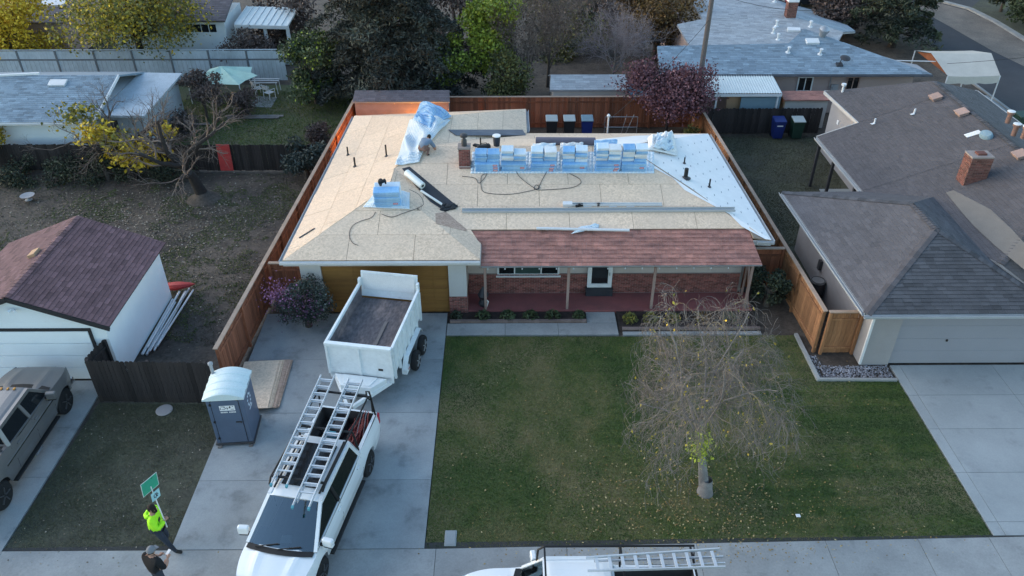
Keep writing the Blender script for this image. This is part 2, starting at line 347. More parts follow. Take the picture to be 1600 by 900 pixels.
mat('leaf_dry', (.1, .07, .05), ramp=[(0, (0.056, 0.0416, 0.0384)), (.6, (0.136, 0.0992, 0.088)), (1, (0.24, 0.176, 0.144))], rough=.8)
mat('petal_pink', (.3, .1, .25), ramp=[(0, (.09, .04, .085)), (1, (.32, .14, .27))])
mat('grass', (.05, .07, .02), ramp=[(0, (0.0202, 0.0504, 0.00672)), (.35, (0.0482, 0.0986, 0.0123)), (.7, (0.11, 0.134, 0.0269)), (1, (0.224, 0.19, 0.0784))], rough=.8)
mat('dry_grass', (.1, .09, .06), ramp=[(0, (.045, .05, .028)), (.5, (.08, .084, .046)), (1, (.145, .13, .082))], rough=.85)
mat('fallen', (.3, .2, .05), ramp=[(0, (0.11, 0.066, 0.0275)), (.5, (0.297, 0.198, 0.066)), (1, (0.528, 0.44, 0.242))], rough=.8)
mat('litter_pale', (.3, .25, .2), ramp=[(0, (.08, .06, .045)), (.6, (.20, .165, .12)), (1, (.40, .36, .30))], rough=.8)

def windscreen_glass():
    m = bpy.data.materials.new('windscreen'); m.use_nodes = True; n = m.node_tree; n.nodes.clear(); L = n.links; N = n.nodes.new
    o = N('ShaderNodeOutputMaterial'); tr = N('ShaderNodeBsdfTransparent'); tr.inputs[0].default_value = (.55, .68, .72, 1)
    gl = N('ShaderNodeBsdfGlossy'); gl.inputs['Roughness'].default_value = .03; gl.inputs[0].default_value = (.8, .9, .95, 1)
    fr = N('ShaderNodeFresnel'); fr.inputs[0].default_value = 3.0; mx = N('ShaderNodeMixShader')
    L.new(fr.outputs[0], mx.inputs[0]); L.new(tr.outputs[0], mx.inputs[1]); L.new(gl.outputs[0], mx.inputs[2]); L.new(mx.outputs[0], o.inputs[0])
    MAT['windscreen'] = m
windscreen_glass()
def emit(name, col, s):
    m = bpy.data.materials.new(name); m.use_nodes = True; b = m.node_tree.nodes['Principled BSDF']
    b.inputs['Emission Color'].default_value = (*col, 1); b.inputs['Emission Strength'].default_value = s; MAT[name] = m
emit('lamp_glow', (1, .42, .1), 12)

# ------------------------------------------------------------------ generic generators
def clip_poly(poly, clip):               # convex clip in 2D, both counter-clockwise
    out = poly
    for i in range(len(clip)):
        a, b = clip[i], clip[(i + 1) % len(clip)]
        inp, out = out, []
        if not inp: return []
        def side(p): return (b[0] - a[0]) * (p[1] - a[1]) - (b[1] - a[1]) * (p[0] - a[0])
        for k in range(len(inp)):
            p, q = inp[k], inp[(k + 1) % len(inp)]; sp, sq = side(p), side(q)
            if sp >= 0: out.append(p)
            if (sp > 0 and sq < 0) or (sp < 0 and sq > 0):
                t = sp / (sp - sq); out.append((p[0] + (q[0] - p[0]) * t, p[1] + (q[1] - p[1]) * t))
    return out
def area2(p): return sum(p[k][0] * p[(k + 1) % len(p)][1] - p[(k + 1) % len(p)][0] * p[k][1] for k in range(len(p))) / 2
def frame(pts, eave=None):               # plane basis: U along the eave, V up the slope
    pts = [Vector(p) for p in pts]
    n = Vector((0, 0, 0))
    for k in range(len(pts)): n += (pts[k] - pts[0]).cross(pts[(k + 1) % len(pts)] - pts[0])
    n.normalize()
    if n.z < 0: n = -n
    u = Vector((0, 0, 1)).cross(n); u.normalize(); v = n.cross(u)
    return pts[0], u, v, n
def to2(pts, fr):
    o, u, v, n = fr; q = [((Vector(p) - o).dot(u), (Vector(p) - o).dot(v)) for p in pts]
    return q if area2(q) > 0 else q[::-1]
def to3(p, fr, h=0.0):
    o, u, v, n = fr; return o + u * p[0] + v * p[1] + n * h
def shingles(parent, pts, mt, ex=.145, tab=.30, lift=.012, name='shingle_course', jitter=.15, seed=1, base=.004):
    fr = frame(pts); poly = to2(pts, fr); r_ = random.Random(seed); mb = MB()
    v0 = min(p[1] for p in poly); v1 = max(p[1] for p in poly); u0 = min(p[0] for p in poly); u1 = max(p[0] for p in poly)
    k = 0; v = v0
    while v < v1:
        u = u0 - r_.random() * tab - (tab / 2 if k % 2 else 0)
        rowt = r_.uniform(-.08, .08)
        while u < u1:
            wd = tab * r_.uniform(1 - jitter, 1 + jitter)
            q = clip_poly([(u + .003, v), (u + wd - .003, v), (u + wd - .003, v + ex), (u + .003, v + ex)], poly)
            if len(q) > 2 and area2(q) > .0008:
                t = min(1, max(0, r_.gauss(.5, .22) + rowt)); l2 = lift * r_.uniform(.7, 1.3)
                P3 = [to3(p, fr, base + l2 * (1 - (p[1] - v) / ex) ) for p in q]
                mb.poly(P3, t)
                lows = [p for p in q if abs(p[1] - v) < 1e-6]
                if len(lows) >= 2:
                    a = min(lows); b = max(lows); ha = to3(a, fr, base + l2); hb = to3(b, fr, base + l2)
                    mb.poly([to3(a, fr, -.002), to3(b, fr, -.002), hb, ha], max(0, t - .3))
            u += wd
        v += ex; k += 1
    o = mb.build(name, mt, parent, fixn=False); o['kind'] = 'stuff'; return o
def ridge_caps(parent, a, b, mt, wd=.3, step=.16, nrm=(0, 0, 1), name='ridge_cap', seed=1):
    a, b = Vector(a), Vector(b); L = (b - a).length; d = (b - a) / L; s = d.cross(Vector((0, 0, 1))).normalized(); up = s.cross(d); r_ = random.Random(seed)
    mb = MB(); n = int(L / step)
    for k in range(n):
        p = a + d * (k * step); q = a + d * ((k + 1.25) * step); t = r_.random(); dz = .10 * wd + .01
        for sg in (-1, 1):
            mb.poly([p + up * .035, q + up * .02, q + s * sg * wd / 2 - up * (dz - .02), p + s * sg * wd / 2 - up * (dz - .035)], t)
        mb.poly([p + s * wd / 2 - up * (dz - .035), p + up * .035, p - s * wd / 2 - up * (dz - .035), p - up * .02], max(0, t - .3))
    o = mb.build(name, mt, parent, fixn=False); o['kind'] = 'stuff'; return o
def brickwork(parent, origin, u, n, W, Ht, mt='brick', bw=.2, bh=.067, gap=.011, proud=.009, seed=3, name='brick_course'):
    """rows of bricks on a vertical face: origin low corner, u along, n outward"""
    origin, u, n = Vector(origin), Vector(u).normalized(), Vector(n).normalized(); z = Vector((0, 0, 1)); r_ = random.Random(seed); mb = MB()
    k = 0; h = 0
    while h < Ht - .01:
        x = -bw / 2 if k % 2 else 0
        while x < W:
            a = max(0, x) + gap / 2; b = min(W, x + bw) - gap / 2
            if b - a > .02:
                pr = proud * r_.uniform(.6, 1.3); t = r_.random(); h1 = min(Ht, h + bh) - gap
                p = [origin + u * a + z * h, origin + u * b + z * h, origin + u * b + z * h1, origin + u * a + z * h1]
                q = [c + n * pr for c in p]; mb.poly(q, t)
                for j in range(4): mb.poly([p[j], p[(j + 1) % 4], q[(j + 1) % 4], q[j]], t)
            x += bw
        h += bh; k += 1
    o = mb.build(name, mt, parent, fixn=False); o['kind'] = 'stuff'; return o
def fence(name, label, p0, p1, h, mt, cap='cedar_cap', bw=.14, face=1, dogear=False, rails=True, post_every=2.4, z0=.03, jag=.0, seed=1, gap=.006, group=None, post_mt=None):
    a, b = Vector((*p0, 0)), Vector((*p1, 0)); L = (b - a).length; ang = math.atan2(b.y - a.y, b.x - a.x); r_ = random.Random(seed)
    root = thing(name, label, 'fence', a, ang, group)
    n = int(L / bw); w2 = bw - gap
    if dogear: pr = [(-w2 / 2, z0), (w2 / 2, z0), (w2 / 2, h - .04), (w2 / 4, h), (-w2 / 4, h), (-w2 / 2, h - .04)]
    else: pr = [(-w2 / 2, z0), (w2 / 2, z0), (w2 / 2, h), (-w2 / 2, h)]
    mb = MB(); k = len(pr)
    mb.v = [(x, -.009, z) for x, z in pr] + [(x, .009, z) for x, z in pr]
    mb.f = [tuple(range(k)), tuple(reversed(range(k, 2 * k)))] + [(j, k + j, k + (j + 1) % k, (j + 1) % k) for j in range(k)]; mb.t = [.5] * len(mb.f); mb.m = [0] * len(mb.f)
    first = mb.build('board', mt, root)
    for i in range(n):
        o = first if i == 0 else inst(first, 'board', root)
        o.location = ((i + .5) * L / n, r_.uniform(-.004, .004), r_.uniform(-jag, jag)); o.rotation_euler = (0, r_.uniform(-1, 1) * .006, 0)
        o.scale = (L / n / bw, 1, 1)
    pm = post_mt or mt; s = face
    np_ = max(1, round(L / post_every))
    post = MB().b2(-.045, .045, -.045, .045, 0, h - .01).build('post', pm, root); post.location = (.05, s * .056, 0)
    for i in range(1, np_ + 1): inst(post, 'post', root, loc=(min(L - .05, L * i / np_), s * .056, 0))
    if rails:
        for zz in (.28, h - .28): MB().b2(0, L, s * .0115, s * .05, zz - .045, zz + .045).build('rail', pm, root)
    if cap:
        for i in range(np_): MB().b2(L * i / np_ + .002, L * (i + 1) / np_ - .002, -.075, .075, h + .012, h + .05).build('cap_board', cap, root)
    return root
def vbox(parent, name, x0, x1, y0, y1, z0, z1, mt, bevel=0):
    return MB().b2(x0, x1, y0, y1, z0, z1).build(name, mt, parent, bevel=bevel)
# ------------------------------------------------------------------ ground, drives, walks
structure(MB().poly([(-900, -300, -.05), (900, -300, -.05), (900, 1500, -.05), (-900, 1500, -.05)]).build('ground', 'soil', fixn=False))
def sheet_poly(name, pts, z, mt):
    o = MB().poly([(p[0], p[1], z) for p in pts]).build(name, mt, fixn=False)
    if o.data.polygons[0].normal.z < 0: o.data.flip_normals()
    return structure(o)
LAWN = [(-2.30, 13.96), (13.55, 14.24), (13.55, 20.85), (10.85, 20.95), (10.75, 23.4), (4.3, 23.35), (-2.30, 23.42)]
sheet_poly('lawn', LAWN, -.012, 'lawn_soil')
sheet_poly('side_lawn', [(-13.9, 13.95), (-9.28, 13.95), (-9.3, 17.9), (-9.6, 19.9), (-13.75, 19.9)], -.012, 'dull_lawn')
sheet_poly('back_lawn', [(-25, 37.6), (-9.0, 37.6), (-8.6, 49.5), (-25, 49.8)], -.014, 'back_lawn')
sheet_poly('side_yard', [(11.2, 26.5), (17.5, 26.5), (17.6, 41.2), (10.7, 41.2)], -.014, 'dull_lawn')
def slabs(name, label, xs, ys, z, mt, skew=None, th=.1, gap=.012):
    root = bpy.data.objects.new(name, None); COL.objects.link(root); root['kind'] = 'structure'
    jx0, jx1, jy0, jy1 = min(xs), max(xs), min(ys), max(ys)
    sk = skew or (lambda x, y: (x, y))
    p = [sk(jx0, jy0), sk(jx1, jy0), sk(jx1, jy1), sk(jx0, jy1)]
    MB().poly([(q[0], q[1], z - .02) for q in p]).build('joint_bed', 'joint', root, fixn=False)
    for i in range(len(xs) - 1):
        for j in range(len(ys) - 1):
            q = [sk(xs[i] + gap / 2, ys[j] + gap / 2), sk(xs[i + 1] - gap / 2, ys[j] + gap / 2), sk(xs[i + 1] - gap / 2, ys[j + 1] - gap / 2), sk(xs[i] + gap / 2, ys[j + 1] - gap / 2)]
            MB().prism(q, z - th, z + rnd.uniform(-.002, .002)).build('concrete_slab', mt, root, bevel=.004)
    return root
slabs('driveway', '', [-9.3, -5.45, -2.32], [13.95, 16.42, 19.32, 22.05, 24.84], .02, 'concrete')
slabs('driveway', '', [13.57, 13.92, 17.2, 21.5], [14.28, 14.75, 16.6, 18.45, 20.05, 21.62], .02, 'concrete_pale')
slabs('driveway', '', [-18.6, -13.92], [13.9, 16.6, 18.7, 21.0], .015, 'concrete')
slabs('front_walk', '', [-2.30, -.1, 1.9, 4.15], [23.44, 24.16], .03, 'concrete_walk')
slabs('entry_walk', '', [3.02, 4.15], [24.165, 24.86], .03, 'concrete_walk')
slabs('path', '', [4.3, 7.0, 9.5], [23.42, 23.62], .03, 'concrete_walk')
slabs('sidewalk', '', [-26, -22, -18, -13.9, -9.3, -5.6, -2.0, 1.6, 5.2, 8.8, 11.4, 13.4, 16.5, 20, 24], [12.35, 13.94], .018, 'concrete_walk', skew=lambda x, y: (x, y + .018 * (x + 2.3) if x > -2.3 else y))
structure(MB().b2(-60, 60, 12.05, 12.33, -.2, .012).build('kerb', 'concrete_walk', bevel=.02))
sheet_poly('street', [(-60, -60), (60, -60), (60, 12.04), (-60, 12.04)], -.035, 'asphalt')
# street behind, on the right
sheet_poly('side_street', [(30.2, 30), (46, 30), (44.5, 52), (43.0, 60), (48, 75), (60, 100), (38, 100), (33.0, 75), (31.2, 60), (30.2, 52)], -.03, 'asphalt')
kb = MB()
kp = [(38.6, 45), (38.4, 52), (38.2, 58), (38.3, 63), (38.0, 66.5), (36.8, 68.5), (35.6, 69.2)]
for (a, b) in zip(kp, kp[1:]): kb.bar((*a, .03), (*b, .03), .45, .14)
structure(kb.build('kerb', 'concrete_walk'))
sheet_poly('dirt_verge', [(38.5, 45), (38.2, 52), (38.0, 58), (38.1, 63), (37.6, 66.3), (36.4, 68.2), (33.6, 68.6), (34.2, 62), (34.6, 56), (35.6, 50), (36.8, 45)], -.02, 'dirt_pale')
sheet_poly('verge', [(38.6, 45), (38.4, 52), (38.2, 58), (38.3, 63), (38, 66.5), (44, 74), (60, 74), (60, 45)], -.01, 'dull_lawn')
sheet_poly('side_path', [(28.6, 37.5), (29.7, 37.5), (30.1, 47.5), (29.0, 47.5)], -.012, 'concrete_pale')
structure(MB().b2(30.0, 30.18, 30, 52, -.2, .05).build('kerb', 'concrete_walk'))
# gravel strip with edging by the right fence
gr = MB(); rg = random.Random(5)
for k in range(900):
    x = rg.uniform(10.85, 13.45); y = rg.uniform(20.95, 21.6) if x > 11.15 else rg.uniform(20.95, 22.2)
    s = rg.uniform(.02, .055); gr.box((x, y, s * .3), (s, s * rg.uniform(.6, 1), s * .7), rz=rg.uniform(0, 3), t=rg.random(), rx=rg.uniform(-.4, .4))
tag(gr.build('gravel', 'gravel', fixn=False), 'loose grey and white gravel strip below the corner fence', 'gravel', kind='stuff')
edge = MB().bar((10.76, 23.4, .03), (10.78, 20.88, .03), .13, .12).bar((10.72, 20.86, .03), (13.5, 20.82, .03), .1, .1)
structure(edge.build('edging', 'concrete_walk'))

# ------------------------------------------------------------------ the house being re-roofed
A = Vector((-8.2, 24.45, 2.7)); B = Vector((-7.65, 37.9, 2.7)); Cc = Vector((-4.6, 28.05, 3.9)); D = Vector((-4.6, 29.5, 3.9)); E_ = Vector((-3.4, 30.8, 4.3))
Fp = Vector((-3.35, 33.9, 4.3)); Gc = Vector((-1.0, 24.45, 2.7)); Hc = Vector((-1.0, 25.6, 2.7)); I_ = Vector((4.9, 30.75, 4.3)); J = Vector((10.0, 25.75, 2.7)); K = Vector((9.65, 35.6, 2.7))
Lc = Vector((.95, 38.5, 2.8)); Mc = Vector((.95, 35.55, 2.8))
PL_LEFT = plane3(A, B, E_); PL_GF = plane3(A, Gc, Cc); PL_GR = plane3(Gc, Hc, Cc); PL_FRONT = plane3(E_, I_, (4, 26.3, 2.9)); PL_RIGHT = plane3(I_, J, K)
PL_REAR = plane3(E_, I_, (4, 35.6, 2.7)); PL_WR = plane3(E_, Fp, Lc); PL_WB = plane3(Fp, B, Lc)
house = thing('house', 'low house stripped for re-roofing with pale bare roof panels and a brown shingled porch', 'house')
FRONTY = 26.3
front_poly = [onplane(-1.35, 26.05, PL_FRONT), onplane(-1.0, FRONTY, PL_FRONT), onplane(9.25, FRONTY, PL_FRONT), onplane(9.3, 25.75, PL_FRONT), onplane(10.0, 25.75, PL_FRONT), I_, E_, D]
def osb_face(pts, mt='osb', seed=1, pw=2.44, ph=1.22, start=0.0):
    fr = frame(pts); poly = to2(pts, fr); r_ = random.Random(seed)
    MB().slab([to3(p, fr, -.004) for p in poly], .06, nrm=fr[3]).build('roof_deck', 'deck', house)
    v0 = min(p[1] for p in poly); v1 = max(p[1] for p in poly); u0 = min(p[0] for p in poly); u1 = max(p[0] for p in poly); k = 0; v = v0 + start - (ph if start else 0)
    while v < v1:
        u = u0 - (pw / 2 if k % 2 else 0) - r_.uniform(0, .5)
        while u < u1:
            q = clip_poly([(u + .008, v + .006), (u + pw - .008, v + .006), (u + pw - .008, v + ph - .006), (u + .008, v + ph - .006)], poly)
            if len(q) > 2 and area2(q) > .01:
                h = .014 + r_.uniform(-.002, .002)
                MB().slab([to3(p, fr, h) for p in q], h - .001, nrm=fr[3]).build('roof_panel', mt, house)
            u += pw
        v += ph; k += 1
Bm = A.lerp(B, (29.5 - A.y) / (B.y - A.y))
osb_face([A, Bm, D, Cc], seed=2); osb_face([Bm, B, Fp, E_, D], seed=12)
osb_face([A, Gc, Cc], seed=3)
osb_face([Gc, Hc, D, Cc], seed=4)
osb_face([onplane(-1.68, FRONTY, PL_FRONT), onplane(9.27, FRONTY, PL_FRONT), I_, E_, D], seed=5)
MB().slab([onplane(-1.66, FRONTY - .005, PL_FRONT, .01), onplane(-1.4, FRONTY - .005, PL_FRONT, .01), onplane(-1.02, 25.6, PL_FRONT, .01)], .05).build('roof_deck', 'osb', house)
osb_face([onplane(9.27, FRONTY, PL_FRONT), onplane(9.3, 25.8, PL_FRONT), J, I_], seed=6)
osb_face([E_, I_, K, Mc + Vector((0, 0, 0))], seed=7)
osb_face([E_, Mc, Lc, Fp], seed=8)
osb_face([Fp, Lc, B], seed=9)
fr = frame([I_, J, K]); MB().slab([to3(p, fr, -.004) for p in to2([I_, J, K], fr)], .06, nrm=fr[3]).build('roof_deck', 'deck', house)
# a replaced reddish panel at the foot of the garage hip
pk = [GP(u, v, PL_GR, .021) for u, v in ((680, 334), (700, 331), (729, 357), (728, 362), (681, 350))]
MB().slab(pk, .006).build('old_panel', 'osb_pink', house)
# pale underlayment courses on the right slope
def course_sheets():
    fr = frame([J, K, I_]); tri = to2([J + (J - K).normalized() * 0.0, K, I_], fr)
    big = tri
    vmax = max(p[1] for p in tri); vmin = min(p[1] for p in tri); k = 0; v = vmin; marks = MB()
    while v < vmax - .05:
        q = clip_poly([(-99, v), (99, v), (99, v + 1.02), (-99, v + 1.02)], big)
        if len(q) > 2:
            h = .012 + .004 * (k % 2); MB().slab([to3(p, fr, h) for p in q], .003, nrm=fr[3]).build('underlayment', 'underlay', house)
            us = [p[0] for p in q]
            for row in (.28, .74):
                u = min(us) + .3 + (.45 if row == .74 else 0)
                while u < max(us) - .3:
                    m = clip_poly([(u, v + row), (u + .17, v + row - .03), (u + .17, v + row), (u, v + row + .03)], [(p[0] * .985 + .015 * sum(us) / len(us), p[1]) for p in q])
                    if len(m) == 4: marks.poly([to3(p, fr, h + .004) for p in m])
                    u += .95
        v += .92; k += 1
    m = marks.build('printed_marks', 'print_grey', house, fixn=False); m['kind'] = 'stuff'
course_sheets()
MB().slab([Vector((2.6, 30.72, 4.33)), I_ + Vector((0, 0, .03)), K + Vector((-.03, -.05, .03)), onplane(6.0, 34.6, PL_REAR, .03), onplane(3.4, 32.6, PL_REAR, .03)], .003).build('underlayment', 'underlay', house)
# underlayment lapped a little over the hip
lap = MB()
hl = [J.lerp(I_, t) for t in np.linspace(0, 1, 9)]; n1 = PL_FRONT[1]
outs = [Vector((-.25 - .16 * math.sin(k * 2.1), -.02, 0)) for k in range(9)]
for k in range(8):
    a, b = hl[k] + Vector((0, 0, .03)), hl[k + 1] + Vector((0, 0, .03))
    c = onplane(b.x + outs[k + 1].x, b.y, PL_FRONT, .03); d = onplane(a.x + outs[k].x, a.y, PL_FRONT, .03)
    lap.poly([a, b, c, d])
lap.build('underlayment', 'underlay', house, fixn=False)
# porch roof with old brown shingles
pr = [onplane(-.98, 24.6, PL_FRONT, -.05), onplane(9.42, 24.6, PL_FRONT, -.05), onplane(9.24, FRONTY - .01, PL_FRONT, -.05), onplane(-1.42, FRONTY - .01, PL_FRONT, -.05)]
MB().slab([p - Vector((0, 0, .005)) for p in pr], .06).build('porch_roof', 'fascia_grey', house)
shingles(house, pr, 'shake', ex=.2, tab=.21, lift=.02, jitter=.35, seed=4, name='porch_shingle_course')
# gutters and fascias
def gutter(parent, a, b, out, mt='gutter', w_=.125, h_=.11, name='gutter'):
    a, b = Vector(a), Vector(b); out = Vector(out).normalized(); up = Vector((0, 0, 1)); mb = MB()
    prof = [(.01, 0), (.01, -h_), (w_ * .75, -h_), (w_, -.012), (w_, 0), (w_ - .014, 0), (w_ - .016, -.02), (w_ * .7, -h_ + .012), (.022, -h_ + .012), (.022, 0)]
    ra = [a + out * x + up * z for x, z in prof]; rb = [b + out * x + up * z for x, z in prof]
    for k in range(len(prof)):
        j = (k + 1) % len(prof); mb.poly([ra[k], ra[j], rb[j], rb[k]])
    mb.poly(ra); mb.poly(rb)
    return mb.build(name, mt, parent)
def fascia(parent, a, b, mt='fascia_pale', h_=.2, drop=.03, th=.03):
    a, b = Vector(a), Vector(b)
    return MB().bar(a - Vector((0, 0, drop + h_ / 2)), b - Vector((0, 0, drop + h_ / 2)), th, h_).build('fascia', mt, parent)
gutter(house, A + Vector((-.1, -.02, -.01)), Gc + Vector((0, -.02, -.01)), (0, -1, 0), 'gutter_white'); fascia(house, A, Gc)
gutter(house, A + Vector((-.02, 0, -.01)), B + Vector((-.02, 0, -.01)), (-1, 0, 0), 'gutter'); fascia(house, A + Vector((0, .03, 0)), B)
gutter(house, J + Vector((.02, 0, -.01)), K + Vector((.02, 0, -.01)), (1, 0, 0), 'gutter'); fascia(house, J, K)
gutter(house, Lc + Vector((.02, -.05, -.01)), Mc + Vector((.02, .3, -.01)), (1, 0, 0), 'gutter'); fascia(house, Lc, Mc); fascia(house, Gc + Vector((0, .03, 0)), Hc)
fascia(house, J + Vector((0, 0, 0)), onplane(9.3, 25.75, PL_FRONT)); fascia(house, B, Lc); fascia(house, K, Mc)
gutter(house, J + Vector((.1, -.02, -.01)), onplane(9.45, 25.73, PL_FRONT, -.01), (0, -1, 0), 'gutter')
# walls
ZW = 2.62
def wall(name, x0, x1, y0, y1, z0, z1, mt): return vbox(house, name, x0, x1, y0, y1, z0, z1, mt)
wall('wall', -7.75, -7.6, 25.0, 37.3, 0, ZW, 'stucco_cream'); wall('wall', -7.6, .6, 37.15, 37.3, 0, ZW, 'stucco_cream')
wall('wall', .45, .6, 35.3, 37.15, 0, ZW, 'stucco_cream'); wall('wall', .6, 9.35, 35.15, 35.3, 0, ZW, 'stucco_cream'); wall('wall', 9.2, 9.35, 26.25, 35.15, 0, ZW, 'stucco_cream')
wall('front_wall', -1.55, 9.2, 26.1, 26.25, 0, 2.72, 'stucco_cream'); wall('wall', -1.7, -1.55, 25.0, 26.25, 0, ZW, 'stucco_cream')
wall('garage_wall', -7.75, -6.98, 24.85, 25.0, 0, 2.66, 'stucco_pale'); wall('garage_wall', -2.22, -1.55, 24.82, 25.0, .0, 2.66, 'stucco_pale'); wall('door_header', -6.98, -2.22, 24.85, 25.0, 2.2, 2.66, 'door_wood')
wall('soffit', -8.15, -1.05, 24.5, 24.83, 2.46, 2.49, 'fascia_pale')
brickwork(house, (-2.24, 24.82, .02), (1, 0, 0), (0, -1, 0), .7, .8); vbox(house, 'brick_base', -2.23, -1.54, 24.815, 24.99, 0, .82, 'mortar')
brickwork(house, (-1.535, 24.82, .02), (0, 1, 0), (1, 0, 0), 1.2, .8)
gd = MB(); door = bpy.data.objects.new('garage_door', None); COL.objects.link(door); door.parent = house
for k in range(4):
    dp = MB().b2(-6.97, -2.23, 24.93, 24.97, .02 + k * .545, .555 + k * .545).build('door_panel', 'door_wood', door, bevel=.008)
    for q in range(8): MB().b2(-6.92 + q * .59, -6.40 + q * .59, 24.918, 24.929, .07 + k * .545, .505 + k * .545).build('raised_panel', 'door_wood', door, bevel=.006)
# brick wainscot, windows, door
vbox(house, 'wainscot', -1.53, 9.2, 26.05, 26.098, .1, 1.02, 'mortar')
brickwork(house, (-1.53, 26.05, .12), (1, 0, 0), (0, -1, 0), 10.7, .9, seed=9)
def window(parent, x0, x1, z0, z1, y, mull, frame_mt='trim_white', glass='glass_dark', fw=.07, side=-1):
    wdw = MB(); d0, d1 = (y - .05, y) if side < 0 else (y, y + .05)
    for a, b, c, d in ((x0, x1, z0, z0 + fw), (x0, x1, z1 - fw, z1), (x0, x0 + fw, z0 + fw, z1 - fw), (x1 - fw, x1, z0 + fw, z1 - fw)): wdw.b2(a, b, d0, d1, c, d)
    for m in mull: wdw.b2(m - .025, m + .025, d0 + .003, d1 - .003, z0 + fw, z1 - fw)
    wf = wdw.build('window', frame_mt, parent)
    xs = [x0 + fw] + list(mull) + [x1 - fw]
    for a, b in zip(xs, xs[1:]): MB().b2(a + .01, b - .01, y - .02, y - .012, z0 + fw + .002, z1 - fw - .002).build('pane', glass if not isinstance(glass, dict) else glass.get(xs.index(a), 'glass_dark'), wf)
    return wf
wz0 = GY(777, 433, 26.0).z; wx0 = GY(777, 433, 26.0).x; wx1 = GY(874, 433, 26.0).x
window(house, wx0, wx1, wz0 + .05, 2.45, 26.095, [wx0 + .68, wx1 - .72], glass={0: 'glass_dark', 1: 'glass_green', 2: 'glass_dark'})
wall('window_sill', wx0 - .05, wx1 + .05, 25.99, 26.06, wz0 - .01, wz0 + .046, 'trim_white')
dx0 = GY(917, 447, 26.0).x; dx1 = GY(955, 447, 26.0).x; dz = GY(930, 448, 26.0).z
fd = MB()
for a, b, c, d in ((dx0, dx0 + .16, dz, 2.5), (dx1 - .16, dx1, dz, 2.5), (dx0 + .16, dx1 - .16, dz, dz + .17), (dx0 + .16, dx1 - .16, 2.36, 2.5)): fd.b2(a, b, 25.95, 26.04, c, d)
fdo = fd.build('front_door', 'trim_white', house); vb = MB().b2(dx0 + .16, dx1 - .16, 25.99, 26.0, dz + .17, 2.36).build('pane', 'glass_dark', fdo); MB().b2(dx1 - .13, dx1 - .09, 25.90, 25.945, 1.02, 1.14).build('door_handle', 'steel', fdo)
vbox(house, 'shadow_toned_step', dx0 - .05, dx1 + .05, 25.8, 26.04, .11, dz - .005, 'membrane')  # near-black colour paints in the shadow below the door trim
porch = vbox(house, 'porch_floor', -1.53, 9.5, 24.88, 26.045, -.05, .105, 'red_concrete', bevel=.01)
for u in (759, 886, 1017, 1163): 
    x = GY(u, 480, 24.98).x
    pp = MB().b2(x - .05, x + .05, 24.93, 25.03, .105, 2.26).build('porch_post', 'post_tan', house, bevel=.006)
MB().b2(-1.0, 9.4, 24.92, 25.04, 2.262, 2.36).build('porch_beam', 'post_tan', house)
x = 9.32
MB().bar((9.33, 25.0, .1), (9.3, 26.0, 2.4), .06, .06).bar((9.33, 25.9, .1), (9.33, 25.9, 2.5), .07, .07).build('trellis', 'post_tan', house)
# string of porch bulbs
sb = MB()
for k, u in enumerate(range(762, 1165, 27)):
    p = GY(u, 418, 24.5); MB().lathe([(.004, .03), (.02, .01), (.028, -.02), (.018, -.045), (.002, -.055)], (p.x, 24.64, 2.2), n=8).build('string_light_bulb', 'lamp_clear', house, smooth=60)
MB().tube([(GY(u, 418, 24.5).x, 24.64, 2.24 - .015 * (k % 2)) for k, u in enumerate(range(748, 1180, 13))], .006, n=4).build('string_light_wire', 'wire', house)
MB().b2(-.05, .05, -.05, .05, 0, .3).box((0, 0, .33), (.13, .13, .03)).build('porch_lantern', 'black', house).location = (-.95, 25.98, 1.75)
# rear flood lamp that lights the shed
fl = thing('flood_lamp', 'lit orange lamp on the rear wall glowing onto the back shed', 'lamp', (-7.2, 37.5, 1.5))
MB().b2(-.1, .1, -.2, -.02, -.08, .08).build('lamp_housing', 'dark_metal', fl, bevel=.01); MB().b2(-.085, .085, -.016, -.008, -.065, .065).build('lamp_lens', 'lamp_glow', fl)
fl.rotation_euler = (0, 0, 0)
for ch in fl.children: ch.location = (0, .2, 0)
pl_ = bpy.data.lights.new('flood_bulb', 'POINT'); pl_.energy = 45; pl_.color = (1, .36, .06); pl_.shadow_soft_size = .06
po = bpy.data.objects.new('flood_bulb', pl_); COL.objects.link(po); po.parent = fl; po.location = (0, .32, 0)
gl2 = thing('garden_lamp', 'lit garden lamp on a short post in front of the brown shed', 'lamp', (-4.7, 40.6, 0))
MB().tube([(0, 0, 0), (0, 0, .75)], .02, n=8).build('post', 'dark_metal', gl2); MB().lathe([(.09, .75), (.12, .78), (.02, .86)], n=12).build('lamp_cap', 'dark_metal', gl2)
MB().lathe([(.05, .66), (.06, .70), (.05, .745)], n=12).build('lamp_globe', 'lamp_glow', gl2)
p2_ = bpy.data.lights.new('garden_bulb', 'POINT'); p2_.energy = 70; p2_.color = (1, .40, .08); p2_.shadow_soft_size = .05
po2 = bpy.data.objects.new('garden_bulb', p2_); COL.objects.link(po2); po2.parent = gl2; po2.location = (.0, .16, .7)
